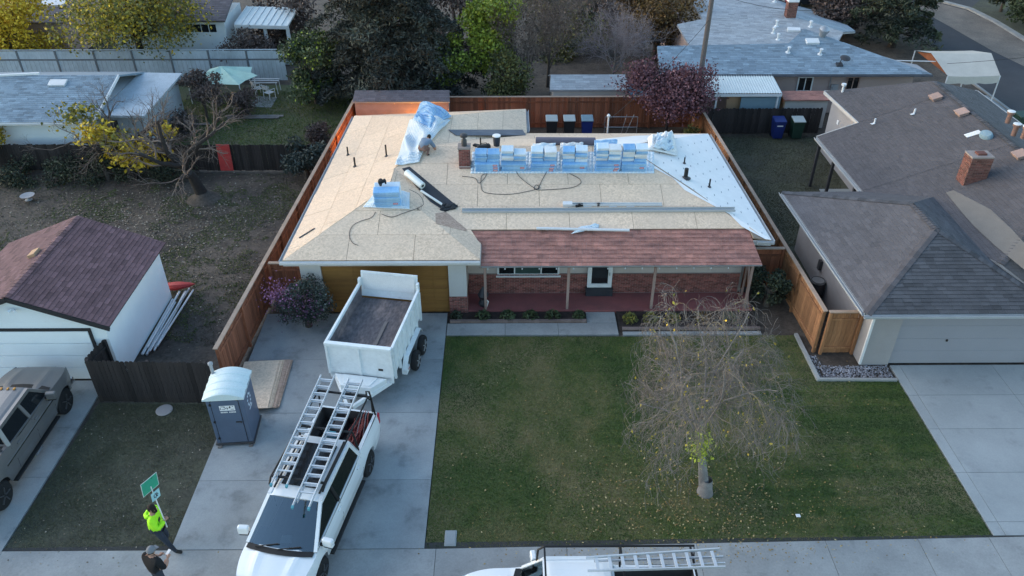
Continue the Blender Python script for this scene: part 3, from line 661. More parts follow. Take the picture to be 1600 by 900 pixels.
# planting bed with brick coping
sheet_poly('planting_bed', [(-2.25, 24.17), (3.0, 24.17), (3.0, 24.86), (-1.5, 24.86), (-2.25, 24.8)], .05, 'mulch')
sheet_poly('planting_bed', [(4.2, 23.64), (9.5, 23.64), (9.5, 24.86), (4.2, 24.86)], .05, 'mulch')
cp = thing('planter_edging', 'dark red brick edging along the left planting bed', 'edging')
n = 26
first = MB().b2(-.098, .098, -.055, .055, 0, .1).build('brick', 'coping', cp, bevel=.006)
for i in range(n):
    o = first if i == 0 else inst(first, 'brick', cp)
    o.location = (-2.2 + (i + .5) * 5.2 / n, 24.225, .03 + rnd.uniform(-.004, .004)); o.rotation_euler = (0, 0, rnd.uniform(-.02, .02))
cp2 = thing('planter_edging', 'pale brown brick edging along the right planting bed under the bare tree', 'edging')
for i in range(26):
    o = inst(first, 'brick', cp2); o.location = (4.3 + (i + .5) * 5.2 / 26, 23.72, .03 + rnd.uniform(-.004, .004)); o.rotation_euler = (0, 0, rnd.uniform(-.02, .02))

# ------------------------------------------------------------------ things lying on the roof
def slope_matrix(p, pl, yaw=0.0):        # local z = roof normal, local x = level across the slope
    n = pl[1]; u = Vector((0, 0, 1)).cross(n).normalized(); v = n.cross(u)
    m = Matrix((u, v, n)).transposed().to_4x4(); m.translation = p
    return m @ Matrix.Rotation(yaw, 4, 'Z')
def place(o, p, pl, yaw=0.0): o.matrix_world = slope_matrix(p, pl, yaw); return o
# chimney
cb = GP(726, 266, PL_FRONT)
ch = thing('chimney', 'short dark red brick chimney with a metal pot beside the stacked bundles', 'chimney', (cb.x, cb.y + .3, cb.z - .1))
MB().b2(-.22, .22, -.22, .22, -.2, .98).build('core', 'mortar', ch)
for nn, uu, oo in (((0, -1, 0), (1, 0, 0), (-.22, -.22, -.1)), ((1, 0, 0), (0, 1, 0), (.22, -.22, -.1)), ((-1, 0, 0), (0, -1, 0), (-.22, .22, -.1)), ((0, 1, 0), (-1, 0, 0), (.22, .22, -.1))):
    brickwork(ch, oo, uu, nn, .44, 1.07, seed=len(ch.children))
MB().b2(-.26, .26, -.26, .26, .98, 1.05).build('crown', 'mortar', ch, bevel=.01)
MB().b2(-.236, .236, -.236, .236, .2, .235).build('pale_band', 'stucco_cream', ch)
MB().lathe([(.11, 1.05), (.11, 1.3), (.06, 1.36), (.06, 1.42), (.15, 1.44), (.15, 1.53), (.10, 1.56), (.0, 1.57)], n=16).build('flue_pot', 'dark_metal', ch, smooth=40)
# pipe vents
for (u, v, pl, h, r_, where) in ((544, 243, PL_LEFT, .42, .035, 'bare left roof slope, alone near the gutter'), (604, 245, PL_LEFT, .55, .035, 'bare left roof slope, tallest of three'), (555, 261, PL_LEFT, .45, .04, 'bare left roof slope, lowest of three'), (1071, 279, PL_RIGHT, .45, .085, 'white right roof slope, thickest black one'), (1108, 293, PL_RIGHT, .38, .035, 'white right roof slope, thin one below the thick'), (1069, 256, PL_RIGHT, .3, .03, 'white right roof slope, near the crumpled sheets'), (751, 229, PL_REAR, .4, .03, 'bare roof behind the ridge stacks')):
    p = GP(u, v, pl); o = thing('vent_pipe', 'black vent pipe on ' + where, 'vent pipe', p)
    MB().tube([(0, 0, -.05), (0, 0, h)], r_, n=10).build('pipe', 'black', o, smooth=40); MB().lathe([(r_ * 2.6, .02), (r_ * 1.6, .06), (r_ * 1.05, .10)], n=12).build('flashing', 'dark_metal', o)
# wrapped shingle bundles
def bundle_mesh(wrap):
    mb = MB(); r_ = random.Random(3)
    L, W, Hh = .98, .335, .135; nx, ny = 8, 3; top = []
    # soft pillow-like pack
    bm = bmesh.new(); bmesh.ops.create_grid(bm, x_segments=1, y_segments=1, size=.1); bm.free()
    mb.b2(-L / 2, L / 2, -W / 2, W / 2, 0, Hh)
    return mb
bun0 = bundle_mesh('blue'); _bm = {}; _last = [None]
def bundle(M_, wrap, label, group, red=True):
    o = bpy.data.objects.new('shingle_bundle', _bm[wrap]); COL.objects.link(o); o.matrix_world = M_; tag(o, label, 'shingle bundle', group)
    b = o.modifiers.new('bevel', 'BEVEL'); b.width = .022; b.segments = 2
    _last[0] = o
    if red:
        inst(_lab, 'printed_label', o, loc=(.33, -.1705, .07)); inst(_lab2, 'label_text', o, loc=(.33, -.1725, .07))
    return o
for wname in ('plastic_blue', 'plastic_pale', 'plastic_white'): _bm[wname] = bun0.mesh('shingle_bundle', wname)
_pk = MB().b2(-.4, .4, -.06, .06, -.002, .003).mesh('printed_band', 'label_pink'); _lab = MB().b2(-.085, .085, -.002, .002, -.04, .04).mesh('printed_label', 'label_red'); _lab2 = MB().b2(-.07, .07, -.0015, .0015, -.01, .012).mesh('label_text', 'label_white')
rb = random.Random(11)
stacks = [(741, 782, 'first from the chimney'), (783, 822, 'second from the chimney'), (829, 869, 'third from the chimney'), (878, 917, 'fourth from the chimney'), (929, 968, 'fifth from the chimney'), (969, 1010, 'farthest from the chimney')]
for si, (u0, u1, nm) in enumerate(stacks):
    p = GP((u0 + u1) / 2, 270, PL_FRONT, .02); base = slope_matrix(p, PL_FRONT)
    for k in range(3):
        m = base @ Matrix.Translation((rb.uniform(-.03, .03), .2 + rb.uniform(-.03, .03), k * .137)) @ Matrix.Rotation(rb.uniform(-.02, .02), 4, 'Z')
        bundle(m, 'plastic_blue', 'blue wrapped full bundle at the %s of the ridge stack %s' % (('foot', 'middle', 'front step')[k], nm), 'ridge shingle stacks', red=(k in (0, 2) and (si + k) % 2 == 0) or k == 1)
    for c in (-1, 1):
        lv = (3, 4, 4, 4, 5, 5)[si]
        nlv = lv - (1 if rb.random() < .35 else 0)
        for k in range(nlv):
            pp = onplane(p.x + c * .255, 30.25, PL_FRONT); zb = onplane(p.x, 30.0, PL_FRONT).z
            m = base @ Matrix.Translation((c * .25 + rb.uniform(-.02, .02), .38 + rb.uniform(-.06, .05), .412 + k * .134)) @ Matrix.Rotation(rb.uniform(-.05, .05), 4, 'Z') @ Matrix.Rotation(rb.uniform(-.02, .02), 4, 'Y') @ Matrix.Diagonal((.49, 1.1, .98, 1))
            wr_ = ('plastic_pale', 'plastic_blue', 'plastic_pale', 'plastic_white', 'plastic_blue')[(k + si * 2 + (c > 0)) % 5] if si else 'plastic_blue'
            bundle(m, wr_, '%s half bundle %s the ridge stack %s' % ({'plastic_pale': 'pale blue', 'plastic_blue': 'bright blue', 'plastic_white': 'white'}[wr_], 'on top of' if k == nlv - 1 else 'in the upper tier of', nm), 'ridge shingle stacks', red=False)
pb = GP(604, 326, PL_GF, .02); base = slope_matrix(pb, PL_GF)
for k in range(6):
    m = base @ Matrix.Translation((rb.uniform(-.02, .02) + .05, .2 + rb.uniform(-.02, .02), k * .137)) @ Matrix.Rotation(rb.uniform(-.03, .03) + .02, 4, 'Z')
    bundle(m, 'plastic_blue', 'blue wrapped shingle bundle %s the lone stack on the garage roof' % ('at the foot of' if k == 0 else 'on top of' if k == 5 else 'in the middle of'), 'garage roof shingle stack', red=(k == 1))
    if k < 5:
        m = base @ Matrix.Translation((rb.uniform(-.02, .02) + .05, .56 + rb.uniform(-.02, .02), k * .137 - .0)) @ Matrix.Rotation(rb.uniform(-.03, .03) + .02, 4, 'Z')
        bundle(m, 'plastic_pale', 'pale wrapped shingle bundle at the back of the lone garage roof stack', 'garage roof shingle stack', red=False)
# crumpled plastic sheets
def crumple(name, label, corners, pl, mt, amp=.09, nx=14, ny=10, seed=1, cat='sheet', ridge=None):
    nx, ny = int(nx * 1.7), int(ny * 1.7)
    r_ = random.Random(seed); ph = [(r_.uniform(-7, 7), r_.uniform(-9, 9), r_.uniform(0, 6)) for _ in range(6)]
    c = [Vector(q) for q in corners]; mb = MB(); pts = {}
    for i in range(nx + 1):
        for j in range(ny + 1):
            s, t = i / nx, j / ny
            p = c[0].lerp(c[1], s).lerp(c[3].lerp(c[2], s), t)
            h = (sum(abs(math.sin(a * s + b * t + d)) ** 1.5 for a, b, d in ph) / 6) ** 1.5 * amp * 2.6
            e = min(s, 1 - s, t, 1 - t); h *= min(1, .25 + e * 6)
            p = p + Vector((0, 0, 0))
            base = max(onplane(p.x, p.y, q).z for q in [pl]) if ridge is None else ridge(p.x, p.y)
            pts[i, j] = (p.x, p.y, base + .03 + h)
    for i in range(nx):
        for j in range(ny): mb.poly([pts[i, j], pts[i + 1, j], pts[i + 1, j + 1], pts[i, j + 1]], r_.random())
    o = mb.build(name, mt, None, smooth=50, fixn=False); tag(o, label, cat); 
    sol = o.modifiers.new('solid', 'SOLIDIFY'); sol.thickness = .004
    return o
roofz = lambda x, y: min(onplane(x, y, q).z for q in (PL_LEFT, PL_FRONT, PL_WR))
roofz2 = lambda x, y: min(onplane(x, y, q).z for q in (PL_LEFT, PL_WR)) if y > 30.8 else min(onplane(x, y, PL_LEFT).z, max(onplane(x, y, PL_FRONT).z, onplane(x, y, PL_GR).z))
crumple('plastic_sheet', 'long pale blue plastic sheet draped over the left ridge by the crouching worker', [GP(617, 262, PL_LEFT), GP(655, 256, PL_FRONT), GP(704, 190, PL_WR), GP(640, 190, PL_LEFT)], None, 'plastic_pale', amp=.16, seed=4, ridge=roofz2, nx=10, ny=20)
crumple('plastic_sheet', 'crumpled blue plastic heap at the rear end of the left ridge', [GP(642, 200, PL_LEFT), GP(672, 205, PL_WR), GP(706, 185, PL_WR), GP(652, 176, PL_LEFT)], None, 'plastic_blue', amp=.3, seed=9, ridge=roofz2)
crumple('plastic_sheet', 'crumpled pale sheet heap on the white slope beside the farthest ridge stack', [GP(1012, 238, PL_RIGHT), GP(1058, 246, PL_RIGHT), GP(1052, 212, PL_RIGHT), GP(1012, 214, PL_RIGHT)], None, 'underlay', amp=.3, seed=5, ridge=lambda x, y: min(onplane(x, y, q).z for q in (PL_RIGHT, PL_REAR, PL_FRONT)))
crumple('plastic_sheet', 'torn blue green wrapper on the white slope beside the farthest ridge stack', [GP(1020, 240, PL_RIGHT), GP(1052, 243, PL_RIGHT), GP(1050, 226, PL_RIGHT), GP(1022, 228, PL_RIGHT)], None, 'plastic_pale', amp=.34, seed=15, ridge=lambda x, y: .13 + min(onplane(x, y, q).z for q in (PL_RIGHT, PL_REAR, PL_FRONT)))
crumple('plastic_sheet', 'blue plastic strip laid under the row of ridge stacks', [GP(735, 272, PL_FRONT), GP(1022, 272, PL_FRONT), GP(1022, 238, PL_FRONT), GP(738, 238, PL_FRONT)], PL_FRONT, 'plastic_pale', amp=.012, seed=6, nx=30, ny=4)
crumple('plastic_sheet', 'pale wrapper spread beneath the lone garage roof stack', [GP(567, 325, PL_GF), GP(640, 328, PL_GF), GP(640, 296, PL_GF), GP(588, 300, PL_GF)], PL_GF, 'plastic_pale', amp=.05, seed=7, ridge=lambda x, y: min(onplane(x, y, q).z for q in (PL_GF, PL_LEFT, PL_GR)))
crumple('plastic_sheet', 'torn pale wrapper lying under the white downspout on the brown porch roof', [GP(892, 367, PL_FRONT), GP(935, 358, PL_FRONT), GP(936, 352, PL_FRONT), GP(905, 356, PL_FRONT)], PL_FRONT, 'plastic_pale', amp=.06, seed=8, nx=8, ny=4)
for u, sd_, hh, mt_, l in ((850, 41, .62, 'plastic_pale', 'loose pale wrapper draped over the top of the third ridge stack'), (893, 42, .62, 'plastic_white', 'loose white wrapper draped over the top of the fourth ridge stack'), (946, 43, .76, 'plastic_blue', 'loose blue wrapper draped over the top of the fifth ridge stack')):
    q0 = GP(u, 268, PL_FRONT); top_ = lambda x, y, q0=q0, hh=hh: max(onplane(x, y, PL_FRONT).z + .3, onplane(q0.x, q0.y + .4, PL_FRONT).z + .12 + hh - max(0, q0.y + .3 - y) * 2.5)
    crumple('plastic_sheet', l, [(q0.x - .5, q0.y + .12, 0), (q0.x + .42, q0.y + .18, 0), (q0.x + .5, q0.y + .75, 0), (q0.x - .45, q0.y + .7, 0)], PL_FRONT, mt_, amp=.08, seed=sd_, nx=9, ny=8, ridge=top_)
# dark valley membrane, rolls
vm = [GP(u, v, PL_FRONT, .03) for u, v in ((628, 264), (640, 261), (716, 324), (690, 334))]
MB().slab(vm, .006).build('valley_membrane', 'membrane', house)
vm = [GP(u, v, PL_GR, .03) for u, v in ((622, 262), (630, 266), (694, 330), (672, 316))]
MB().slab(vm, .006).build('valley_membrane', 'membrane', house)
near = lambda u, v, pls, l: min((GP(u, v, q, l) for q in pls), key=lambda p: (p - Vector((0, 0, CAMH))).length)
vm = [near(u, v, (PL_WR, PL_REAR), .05) for u, v in ((712, 213), (822, 213), (816, 204), (700, 204))]
MB().slab(vm, .006).build('valley_membrane', 'membrane_grey', house)
def roll(label, a, b, r_, mt, name='material_roll', hole=True):
    a, b = Vector(a), Vector(b); o = thing(name, label, 'roll', a)
    L = (b - a); d = L.normalized()
    MB().tube([(0, 0, 0), L * .02, L * .98, L], [r_ * .97, r_, r_, r_ * .97], n=18).build('wound_sheet', mt, o, smooth=50)
    if hole: MB().tube([L - d * .005, L + d * .004], r_ * .45, n=14).build('core_hole', 'black', o); MB().tube([d * .005, -d * .004], r_ * .45, n=14).build('core_hole', 'black', o)
    return o
n1 = PL_FRONT[1]
roll('fat white roll of underlayment lying in the dark valley strip', GP(636, 274, PL_FRONT, .16), GP(661, 295, PL_FRONT, .16), .14, 'roll_white')
roll('thin pale tube lying down the dark valley strip', GP(658, 300, PL_FRONT, .07), GP(692, 322, PL_FRONT, .07), .05, 'roll_white')
roll('long dark roll lying along the ridge behind the stacks', Vector((onplane(1.2, 30.9, PL_REAR).x, 30.95, 4.45)), Vector((3.7, 30.95, 4.42)), .17, 'roll_dark')
bx = GP(683, 330, PL_FRONT, .03)
crumple('felt_piece', 'folded black felt piece at the foot of the valley strip', [GP(686, 333, PL_FRONT), GP(712, 328, PL_FRONT), GP(716, 322, PL_FRONT), GP(690, 322, PL_FRONT)], PL_FRONT, 'membrane', amp=.1, seed=31, nx=6, ny=4, cat='felt')
# gutter lengths and downspouts laid on the roof
def trough(label, pa, pb_, pl, w_, h_, mt, cap=None):
    a, b = GP(*pa, pl, .02), GP(*pb_, pl, .02); o = thing('gutter_length', label, 'gutter', a); d = b - a; nn = pl[1]; s = d.normalized().cross(nn).normalized()
    mb = MB(); prof = [(-w_ / 2, 0), (w_ / 2, 0), (w_ / 2, h_), (w_ / 2 - .008, h_), (w_ / 2 - .008, .008), (-w_ / 2 + .008, .008), (-w_ / 2 + .008, h_), (-w_ / 2, h_)]
    ra = [s * x + nn * z for x, z in prof]; rb_ = [d + s * x + nn * z for x, z in prof]
    for k in range(8): mb.poly([ra[k], ra[(k + 1) % 8], rb_[(k + 1) % 8], rb_[k]])
    mb.poly(ra); mb.poly(rb_); mb.build('trough', mt, o)
    if cap: MB().bar(-d.normalized() * .02 + nn * (h_ / 2 + .01), d.normalized() * .35 + nn * (h_ / 2 + .01), w_ + .06, h_ + .05, upv=nn).build('end_box', cap, o)
    return o
trough('long grey gutter length lying across the bare front slope', (722, 331), (1148, 329), PL_FRONT, .17, .1, 'gutter')
trough('shorter pale gutter length with a boxed end lying above the long grey one', (880, 321), (1034, 321), PL_FRONT, .12, .09, 'gutter_white', 'gutter_white')
o = thing('downspout', 'white round downspout lying at the top of the brown porch roof', 'downspout', GP(838, 359, PL_FRONT, .08)); dd = GP(983, 362, PL_FRONT, .08) - GP(838, 359, PL_FRONT, .08)
MB().tube([(0, 0, 0), dd], .055, n=12).build('pipe', 'gutter_white', o, smooth=40); MB().tube([dd * .1, dd * .13], .062, n=12).tube([dd * .55, dd * .57], .062, n=12).build('joint_band', 'gutter_white', o)
for (u, v, c, l) in ((905, 322.5, 'black', 'black tool lying between the gutter lengths'), (935, 321.5, 'dark_metal', 'small dark fitting lying between the gutter lengths')):
    p = GP(u, v, PL_FRONT, .01); oo = MB().box((0, 0, .05), (.3 if c == 'black' else .12, .1, .09), rz=.2).lathe([(.05, .09), (.06, .12), (.02, .14)], n=8).build('tool', c, None, bevel=.015); place(oo, p, PL_FRONT); tag(oo, l, 'tool')
for u in (918, 958, 985): 
    p = GP(u, 322.5, PL_FRONT, .005); oo = MB().slab([(-.16, -.05, .01), (.16, -.04, .02), (.14, .05, .015), (-.15, .06, .01)], .006).build('gutter_offcut', 'gutter_white', None); place(oo, p, PL_FRONT); tag(oo, 'white gutter offcut lying beside the shorter gutter length', 'offcut', 'gutter offcuts')
# air hoses
def hose(label, px, pl, r_=.011, mt='dark_metal'):
    pts = [GP(u, v, pl, .03) for u, v in px]; out = []
    for k in range(len(pts) - 1):
        p0, p1, p2, p3 = pts[max(k - 1, 0)], pts[k], pts[k + 1], pts[min(k + 2, len(pts) - 1)]
        for t in (0, .25, .5, .75): out.append(.5 * ((2 * p1) + (p2 - p0) * t + (2 * p0 - 5 * p1 + 4 * p2 - p3) * t * t + (3 * p1 - p0 - 3 * p2 + p3) * t ** 3))
    out.append(pts[-1]); o = MB().tube(out, r_, n=5).build('air_hose', mt, None); return tag(o, label, 'hose')
hose('thin air hose looping below the middle ridge stacks', [(722, 276), (742, 279), (748, 287), (757, 279), (760, 272), (752, 277), (753, 297), (765, 303), (800, 304), (840, 296), (842, 292), (837, 290), (836, 297), (860, 297), (893, 294), (907, 287), (905, 280), (890, 272)], PL_FRONT)
hose('thin air hose crossing itself below the third ridge stack', [(806, 268), (812, 277), (824, 287), (838, 296), (842, 292), (848, 280), (857, 265)], PL_FRONT)
hose('thin air hose trailing from the garage roof stack down to the gutter', [(587, 332), (580, 341), (562, 347), (550, 355), (546, 368), (551, 380), (560, 384)], PL_GF)
hose('pale cord curling from the garage roof stack to the hip', [(596, 335), (612, 340), (630, 334), (655, 325), (662, 318), (655, 305), (640, 297)], PL_GF)
nb = thing('nail_gun', 'black nail gun on top of the lone garage roof stack', 'tool'); nb.matrix_world = slope_matrix(pb, PL_GF) @ Matrix.Translation((-.1, .5, .84)) @ Matrix.Rotation(.5, 4, 'Z')
MB().box((0, 0, .1), (.3, .1, .12)).box((.13, 0, .03), (.07, .07, .2)).build('body', 'black', nb, bevel=.02); MB().box((-.06, 0, .02), (.09, .09, .2), ry=.3).build('grip', 'dark_metal', nb, bevel=.015); MB().tube([(-.02, .05, .06), (-.02, .14, .06)], .09, n=12).build('nail_drum', 'black', nb)
tb = thing('tool_bag', 'black tool bag dropped on the stack beside the chimney', 'bag', (GP(757, 232, PL_FRONT).x, 29.8, 4.68))
MB().box((0, 0, .06), (.55, .26, .14), rz=.3).box((-.3, .12, .05), (.3, .2, .1), rz=-.5).build('bag_body', 'black', tb, bevel=.05); MB().tube([(-.2, -.1, .1), (-.1, -.12, .24), (.1, -.05, .24), (.2, 0, .1)], .015, n=6).build('strap', 'black', tb)
bk = thing('bucket', 'dark bucket with pale lid on the ridge behind the first stack', 'bucket', (GP(776, 232, PL_FRONT).x, 30.85, 4.3)); MB().lathe([(.13, 0), (.16, .42)], n=16).build('shell', 'membrane', bk, smooth=40); MB().lathe([(.17, .42), (.17, .46), (.02, .47)], n=16).build('lid', 'label_white', bk)
sl_ = MB().b2(-.06, .06, -.02, .02, 0, .004).build('sticker', 'label_yellow', None); 
sl_.location = (GP(999, 243, PL_FRONT).x, 29.66, 4.52); tag(sl_, 'yellow sticker on the farthest ridge stack', 'sticker'); sl_.rotation_euler = (R(90), 0, 0); sl_.scale = (1.4, 1.6, 1)
st = GP(480, 365, PL_LEFT, .02); e2 = GP(468, 373, PL_LEFT, .02); e3 = GP(492, 358, PL_LEFT, .02)
tag(MB().bar(e2 + Vector((0, 0, .02)), e3 + Vector((0, 0, .02)), .04, .03).build('pry_bar', 'dark_metal', None), 'dark pry bar lying near the left gutter', 'tool')
# ------------------------------------------------------------------ fences
fence('board_fence', 'long red brown board fence with flat cap along the left side of the bare roof', (-9.62, 20.4), (-8.45, 42.5), 1.83, 'cedar', face=-1, seed=1)
fence('board_fence', 'red brown board fence with flat cap behind the rear yard, below the maple', (-8.35, 42.62), (10.42, 42.62), 1.83, 'cedar', face=-1, seed=2)
fence('board_fence', 'orange brown board fence with flat cap along the white right roof slope', (11.14, 22.35), (10.46, 42.5), 1.83, 'cedar_orange', face=1, seed=3)
fence('board_fence', 'short orange fence panel between the corner post and the grey garage', (11.25, 22.34), (12.48, 22.34), 1.83, 'cedar_orange', face=-1, seed=4)
fence('board_fence', 'short fence panel joining the left fence to the garage beside the flowering shrub', (-9.15, 25.62), (-7.8, 25.62), 1.83, 'cedar', face=-1, seed=5)
fence('board_fence', 'short fence panel joining the right fence to the porch end', (9.42, 26.55), (10.9, 26.55), 1.83, 'cedar', face=-1, seed=6)
fence('picket_fence', 'dark weathered dog-ear fence between the white garage and the blue toilet', (-13.72, 19.93), (-9.68, 19.8), 1.8, 'old_fence', cap=None, dogear=True, jag=.02, face=1, seed=7)
fence('picket_fence', 'short dark fence stub running back to the white garage corner', (-13.75, 20.02), (-13.55, 21.05), 1.8, 'old_fence', cap=None, dogear=True, face=-1, seed=8)
fence('picket_fence', 'low dark weathered fence behind the leaf strewn yard', (-27.5, 37.4), (-9.15, 37.2), 1.45, 'old_fence', cap=None, jag=.03, face=1, seed=9)
fence('picket_fence', 'black dog-ear fence behind the blue and green bins', (10.85, 41.75), (17.5, 41.75), 1.5, 'old_fence', cap=None, dogear=True, jag=.02, face=1, seed=10, bw=.2)
pb_ = MB().b2(-.33, .33, -.012, .012, .1, 1.5).build('painted_board', 'red_plastic', None); pb_.location = (-14.35, 37.08, 0); pb_.rotation_euler = (R(-4), 0, 0); tag(pb_, 'red painted board leaning on the low dark fence', 'board')
wf = thing('panel_fence', 'pale blue grey panel fence with lattice top behind the back lawn', 'fence', (-33.5, 50.2, 0), 0)
for i in range(8):
    x = i * 2.42
    MB().b2(x + .06, x + 2.36, -.02, .02, .08, 1.4).build('panel', 'pale_fence', wf); MB().b2(x + .06, x + 2.36, -.015, .015, 1.5, 2.0).build('panel', 'pale_fence', wf)
    for q in range(1, 8): MB().b2(x + .06 + q * .2875 - .006, x + .06 + q * .2875 + .006, -.023, .023, .08, 1.4).build('batten', 'pale_fence_post', wf)
    MB().b2(x - .055, x + .055, -.055, .055, 0, 2.05).build('post', 'pale_fence_post', wf); MB().b2(x + .06, x + 2.36, -.035, .035, 1.4, 1.495).build('rail', 'pale_fence_post', wf); MB().b2(x, x + 2.42, -.04, .04, 2.055, 2.1).build('cap_rail', 'pale_fence', wf)

# ------------------------------------------------------------------ left neighbour's garage
lg = thing('garage', 'white garage with maroon shingle gable roof behind the silver pickup', 'garage')
zr, ze = 3.62, 2.42; X0, X1, XR, Y0, Y1 = -19.1, -13.12, -16.12, 20.9, 26.2
for pts, sd_ in (([(X1, Y0, ze), (X1, Y1, ze), (XR, Y1, zr), (XR, Y0, zr)], 21), ([(X0, Y0, ze), (X0, Y1, ze), (XR, Y1, zr), (XR, Y0, zr)], 22)):
    MB().slab(pts, .07).build('roof', 'trim_black', lg); shingles(lg, pts, 'shingle_maroon', ex=.15, tab=.32, seed=sd_, lift=.016)
ridge_caps(lg, (XR, Y0, zr), (XR, Y1, zr), 'shingle_maroon', wd=.3, step=.2)
for sx in (X0, X1): MB().bar((sx, Y0 - .012, ze - .1), (XR, Y0 - .012, zr - .1), .02, .16).build('rake_board', 'trim_black', lg)
wl = MB(); wl.prism([(-18.85, 21.1), (-13.4, 21.1), (-13.4, 26.0), (-18.85, 26.0)], 0, 2.42)
wl.build('wall', 'wall_white', lg)
gb = MB(); gb.poly([(-18.85, 21.105, 2.42), (-13.4, 21.105, 2.42), (XR, 21.105, 3.50)]); gb.poly([(-18.85, 21.2, 2.42), (-13.4, 21.2, 2.42), (XR, 21.2, 3.50)]); gb.build('gable_wall', 'wall_white', lg, fixn=False)
for k in range(4): MB().b2(-18.3, -14.0, 21.055, 21.08, .04 + k * .52, .545 + k * .52).build('door_panel', 'wall_white', lg, bevel=.01)
MB().b2(-18.42, -13.88, 21.05, 21.09, 2.13, 2.23).b2(-13.98, -13.88, 21.05, 21.09, 0, 2.125).b2(-18.42, -18.32, 21.05, 21.09, 0, 2.125).build('door_trim', 'trim_black', lg)
o = MB().b2(-.06, .06, -.05, 0, -.06, .06).tube([(-.03, -.05, .03), (-.12, -.16, .0)], [.03, .06], n=10).tube([(.03, -.05, .03), (.12, -.16, .0)], [.03, .06], n=10).build('security_light', 'wall_white', lg); o.location = (-16.1, 21.04, 3.05)
o = MB().box((0, 0, .07), (.42, .3, .12)).build('roof_box', 'plywood_orange', lg, bevel=.01); o.matrix_world = slope_matrix(GP(55, 398, plane3((X0, Y0, ze), (X0, Y1, ze), (XR, Y1, zr)), 0), plane3((X0, Y0, ze), (X0, Y1, ze), (XR, Y1, zr)))
pat = sheet_poly('patio', [(-24, 25.0), (-19.2, 25.0), (-19.0, 27.6), (-24, 27.8)], .01, 'concrete_pale')
# pipes and ladders beside the garage wall
rp = random.Random(4)
for k in range(9):
    a = Vector((-13.2 + k * .055, 22.25 + rp.uniform(0, .5), .06 + .05 * (k % 3))); b = a + Vector((-.05 + rp.uniform(-.05, .25), rp.uniform(3.0, 4.0), rp.uniform(-.01, .02)))
    tag(MB().tube([a, b], .035 + .015 * (k % 3 == 0), n=8).build('metal_pipe', 'alu' if k % 2 else 'gutter_white', None, smooth=50), 'long grey pipe in the pile beside the white garage wall', 'pipe', 'pipes beside the garage')
o = MB().tube([(0, 0, .15), (.5, -.05, .22), (1.0, -.08, .3), (1.25, -.09, .34)], [.16, .18, .1, .01], n=8).build('kayak', 'red_plastic', None, smooth=40); o.location = (-13.75, 26.45, .05); tag(o, 'red plastic boat tip behind the white garage', 'boat')
pt = thing('side_table', 'small pale table on the patio behind the maroon roofed garage', 'table', (-21.2, 25.4, .01)); MB().lathe([(.32, .5), (.34, .52), (.32, .54)], n=16).build('top', 'trim_white', pt)
for k in range(3): MB().bar((.08 * math.cos(k * 2.1), .08 * math.sin(k * 2.1), .5), (.3 * math.cos(k * 2.1), .3 * math.sin(k * 2.1), .0), .025, .025).build('leg', 'black', pt)
# garden bird bath / hose pot in the yard
bb = thing('bird_bath', 'small dark bowl with pale rim standing in the bare yard', 'bird bath', G(45, 312)); bb.scale = (1, 1, .45); MB().lathe([(.18, 0), (.07, .08), (.06, .4), (.3, .5), (.33, .55), (.28, .54), (.05, .47)], n=16).build('bowl', 'fascia_grey', bb, smooth=40)
co = MB().lathe([(.27, 0), (.27, .03), (.24, .04), (.0, .045)], n=20).build('drain_cover', 'stucco_grey', None); co.location = (-11.42, 19.5, -.01); tag(co, 'round grey drain cover in the dull lawn by the dark fence', 'drain cover')

# ------------------------------------------------------------------ left rear neighbour's low house
lh = thing('house', 'low house with blue grey shingle roof and pale walls behind the twisted bare tree', 'house')
PLH = plane3((-30, 37.9, 2.4), (-20, 37.9, 2.4), (-25, 41.5, 3.55))
pts = [(-31, 37.9, 2.4), (-20.9, 37.9, 2.4), (-20.75, 41.5, 3.55), (-31, 41.5, 3.55)]
MB().slab(pts, .1).build('roof', 'trim_white', lh); shingles(lh, pts, 'shingle_blue', ex=.16, tab=.35, seed=31)
pts2 = [(-31, 41.52, 3.55), (-20.75, 41.52, 3.55), (-20.75, 45, 2.5), (-31, 45, 2.5)]; MB().slab(pts2, .1).build('roof', 'shingle_blue', lh)
vbox(lh, 'wall', -30.8, -21.2, 38.3, 44.6, 0, 2.42, 'wall_white'); gutter(lh, (-31, 37.88, 2.38), (-20.9, 37.88, 2.38), (0, -1, 0), 'gutter_white')
MB().bar((-20.86, 37.9, 2.36), (-20.7, 41.5, 3.52), .05, .16).build('rake_board', 'trim_white', lh)
vbox(lh, 'side_wing_wall', -21.2, -18.9, 39.0, 44.4, 0, 2.3, 'pale_fence'); MB().slab([(-21.0, 38.7, 2.45), (-18.6, 38.7, 2.4), (-18.6, 44.6, 2.55), (-21.0, 44.6, 2.6)], .12).build('side_wing_roof', 'pale_fence', lh)  # wing's darker blue grey has the wall's shade painted into it
MB().b2(-20.95, -20.2, 38.95, 38.99, .1, 2.05).build('screen_door', 'trim_black', lh)
sk = MB().box((0, 0, .06), (.9, .5, .1)).build('skylight', 'lamp_clear', lh, bevel=.02); place(sk, GP(91, 131, PLH), PLH)
MB().bar(GP(0, 119, PLH, .05), GP(62, 116, PLH, .05), .12, .1).build('ridge_flashing', 'trim_white', lh)
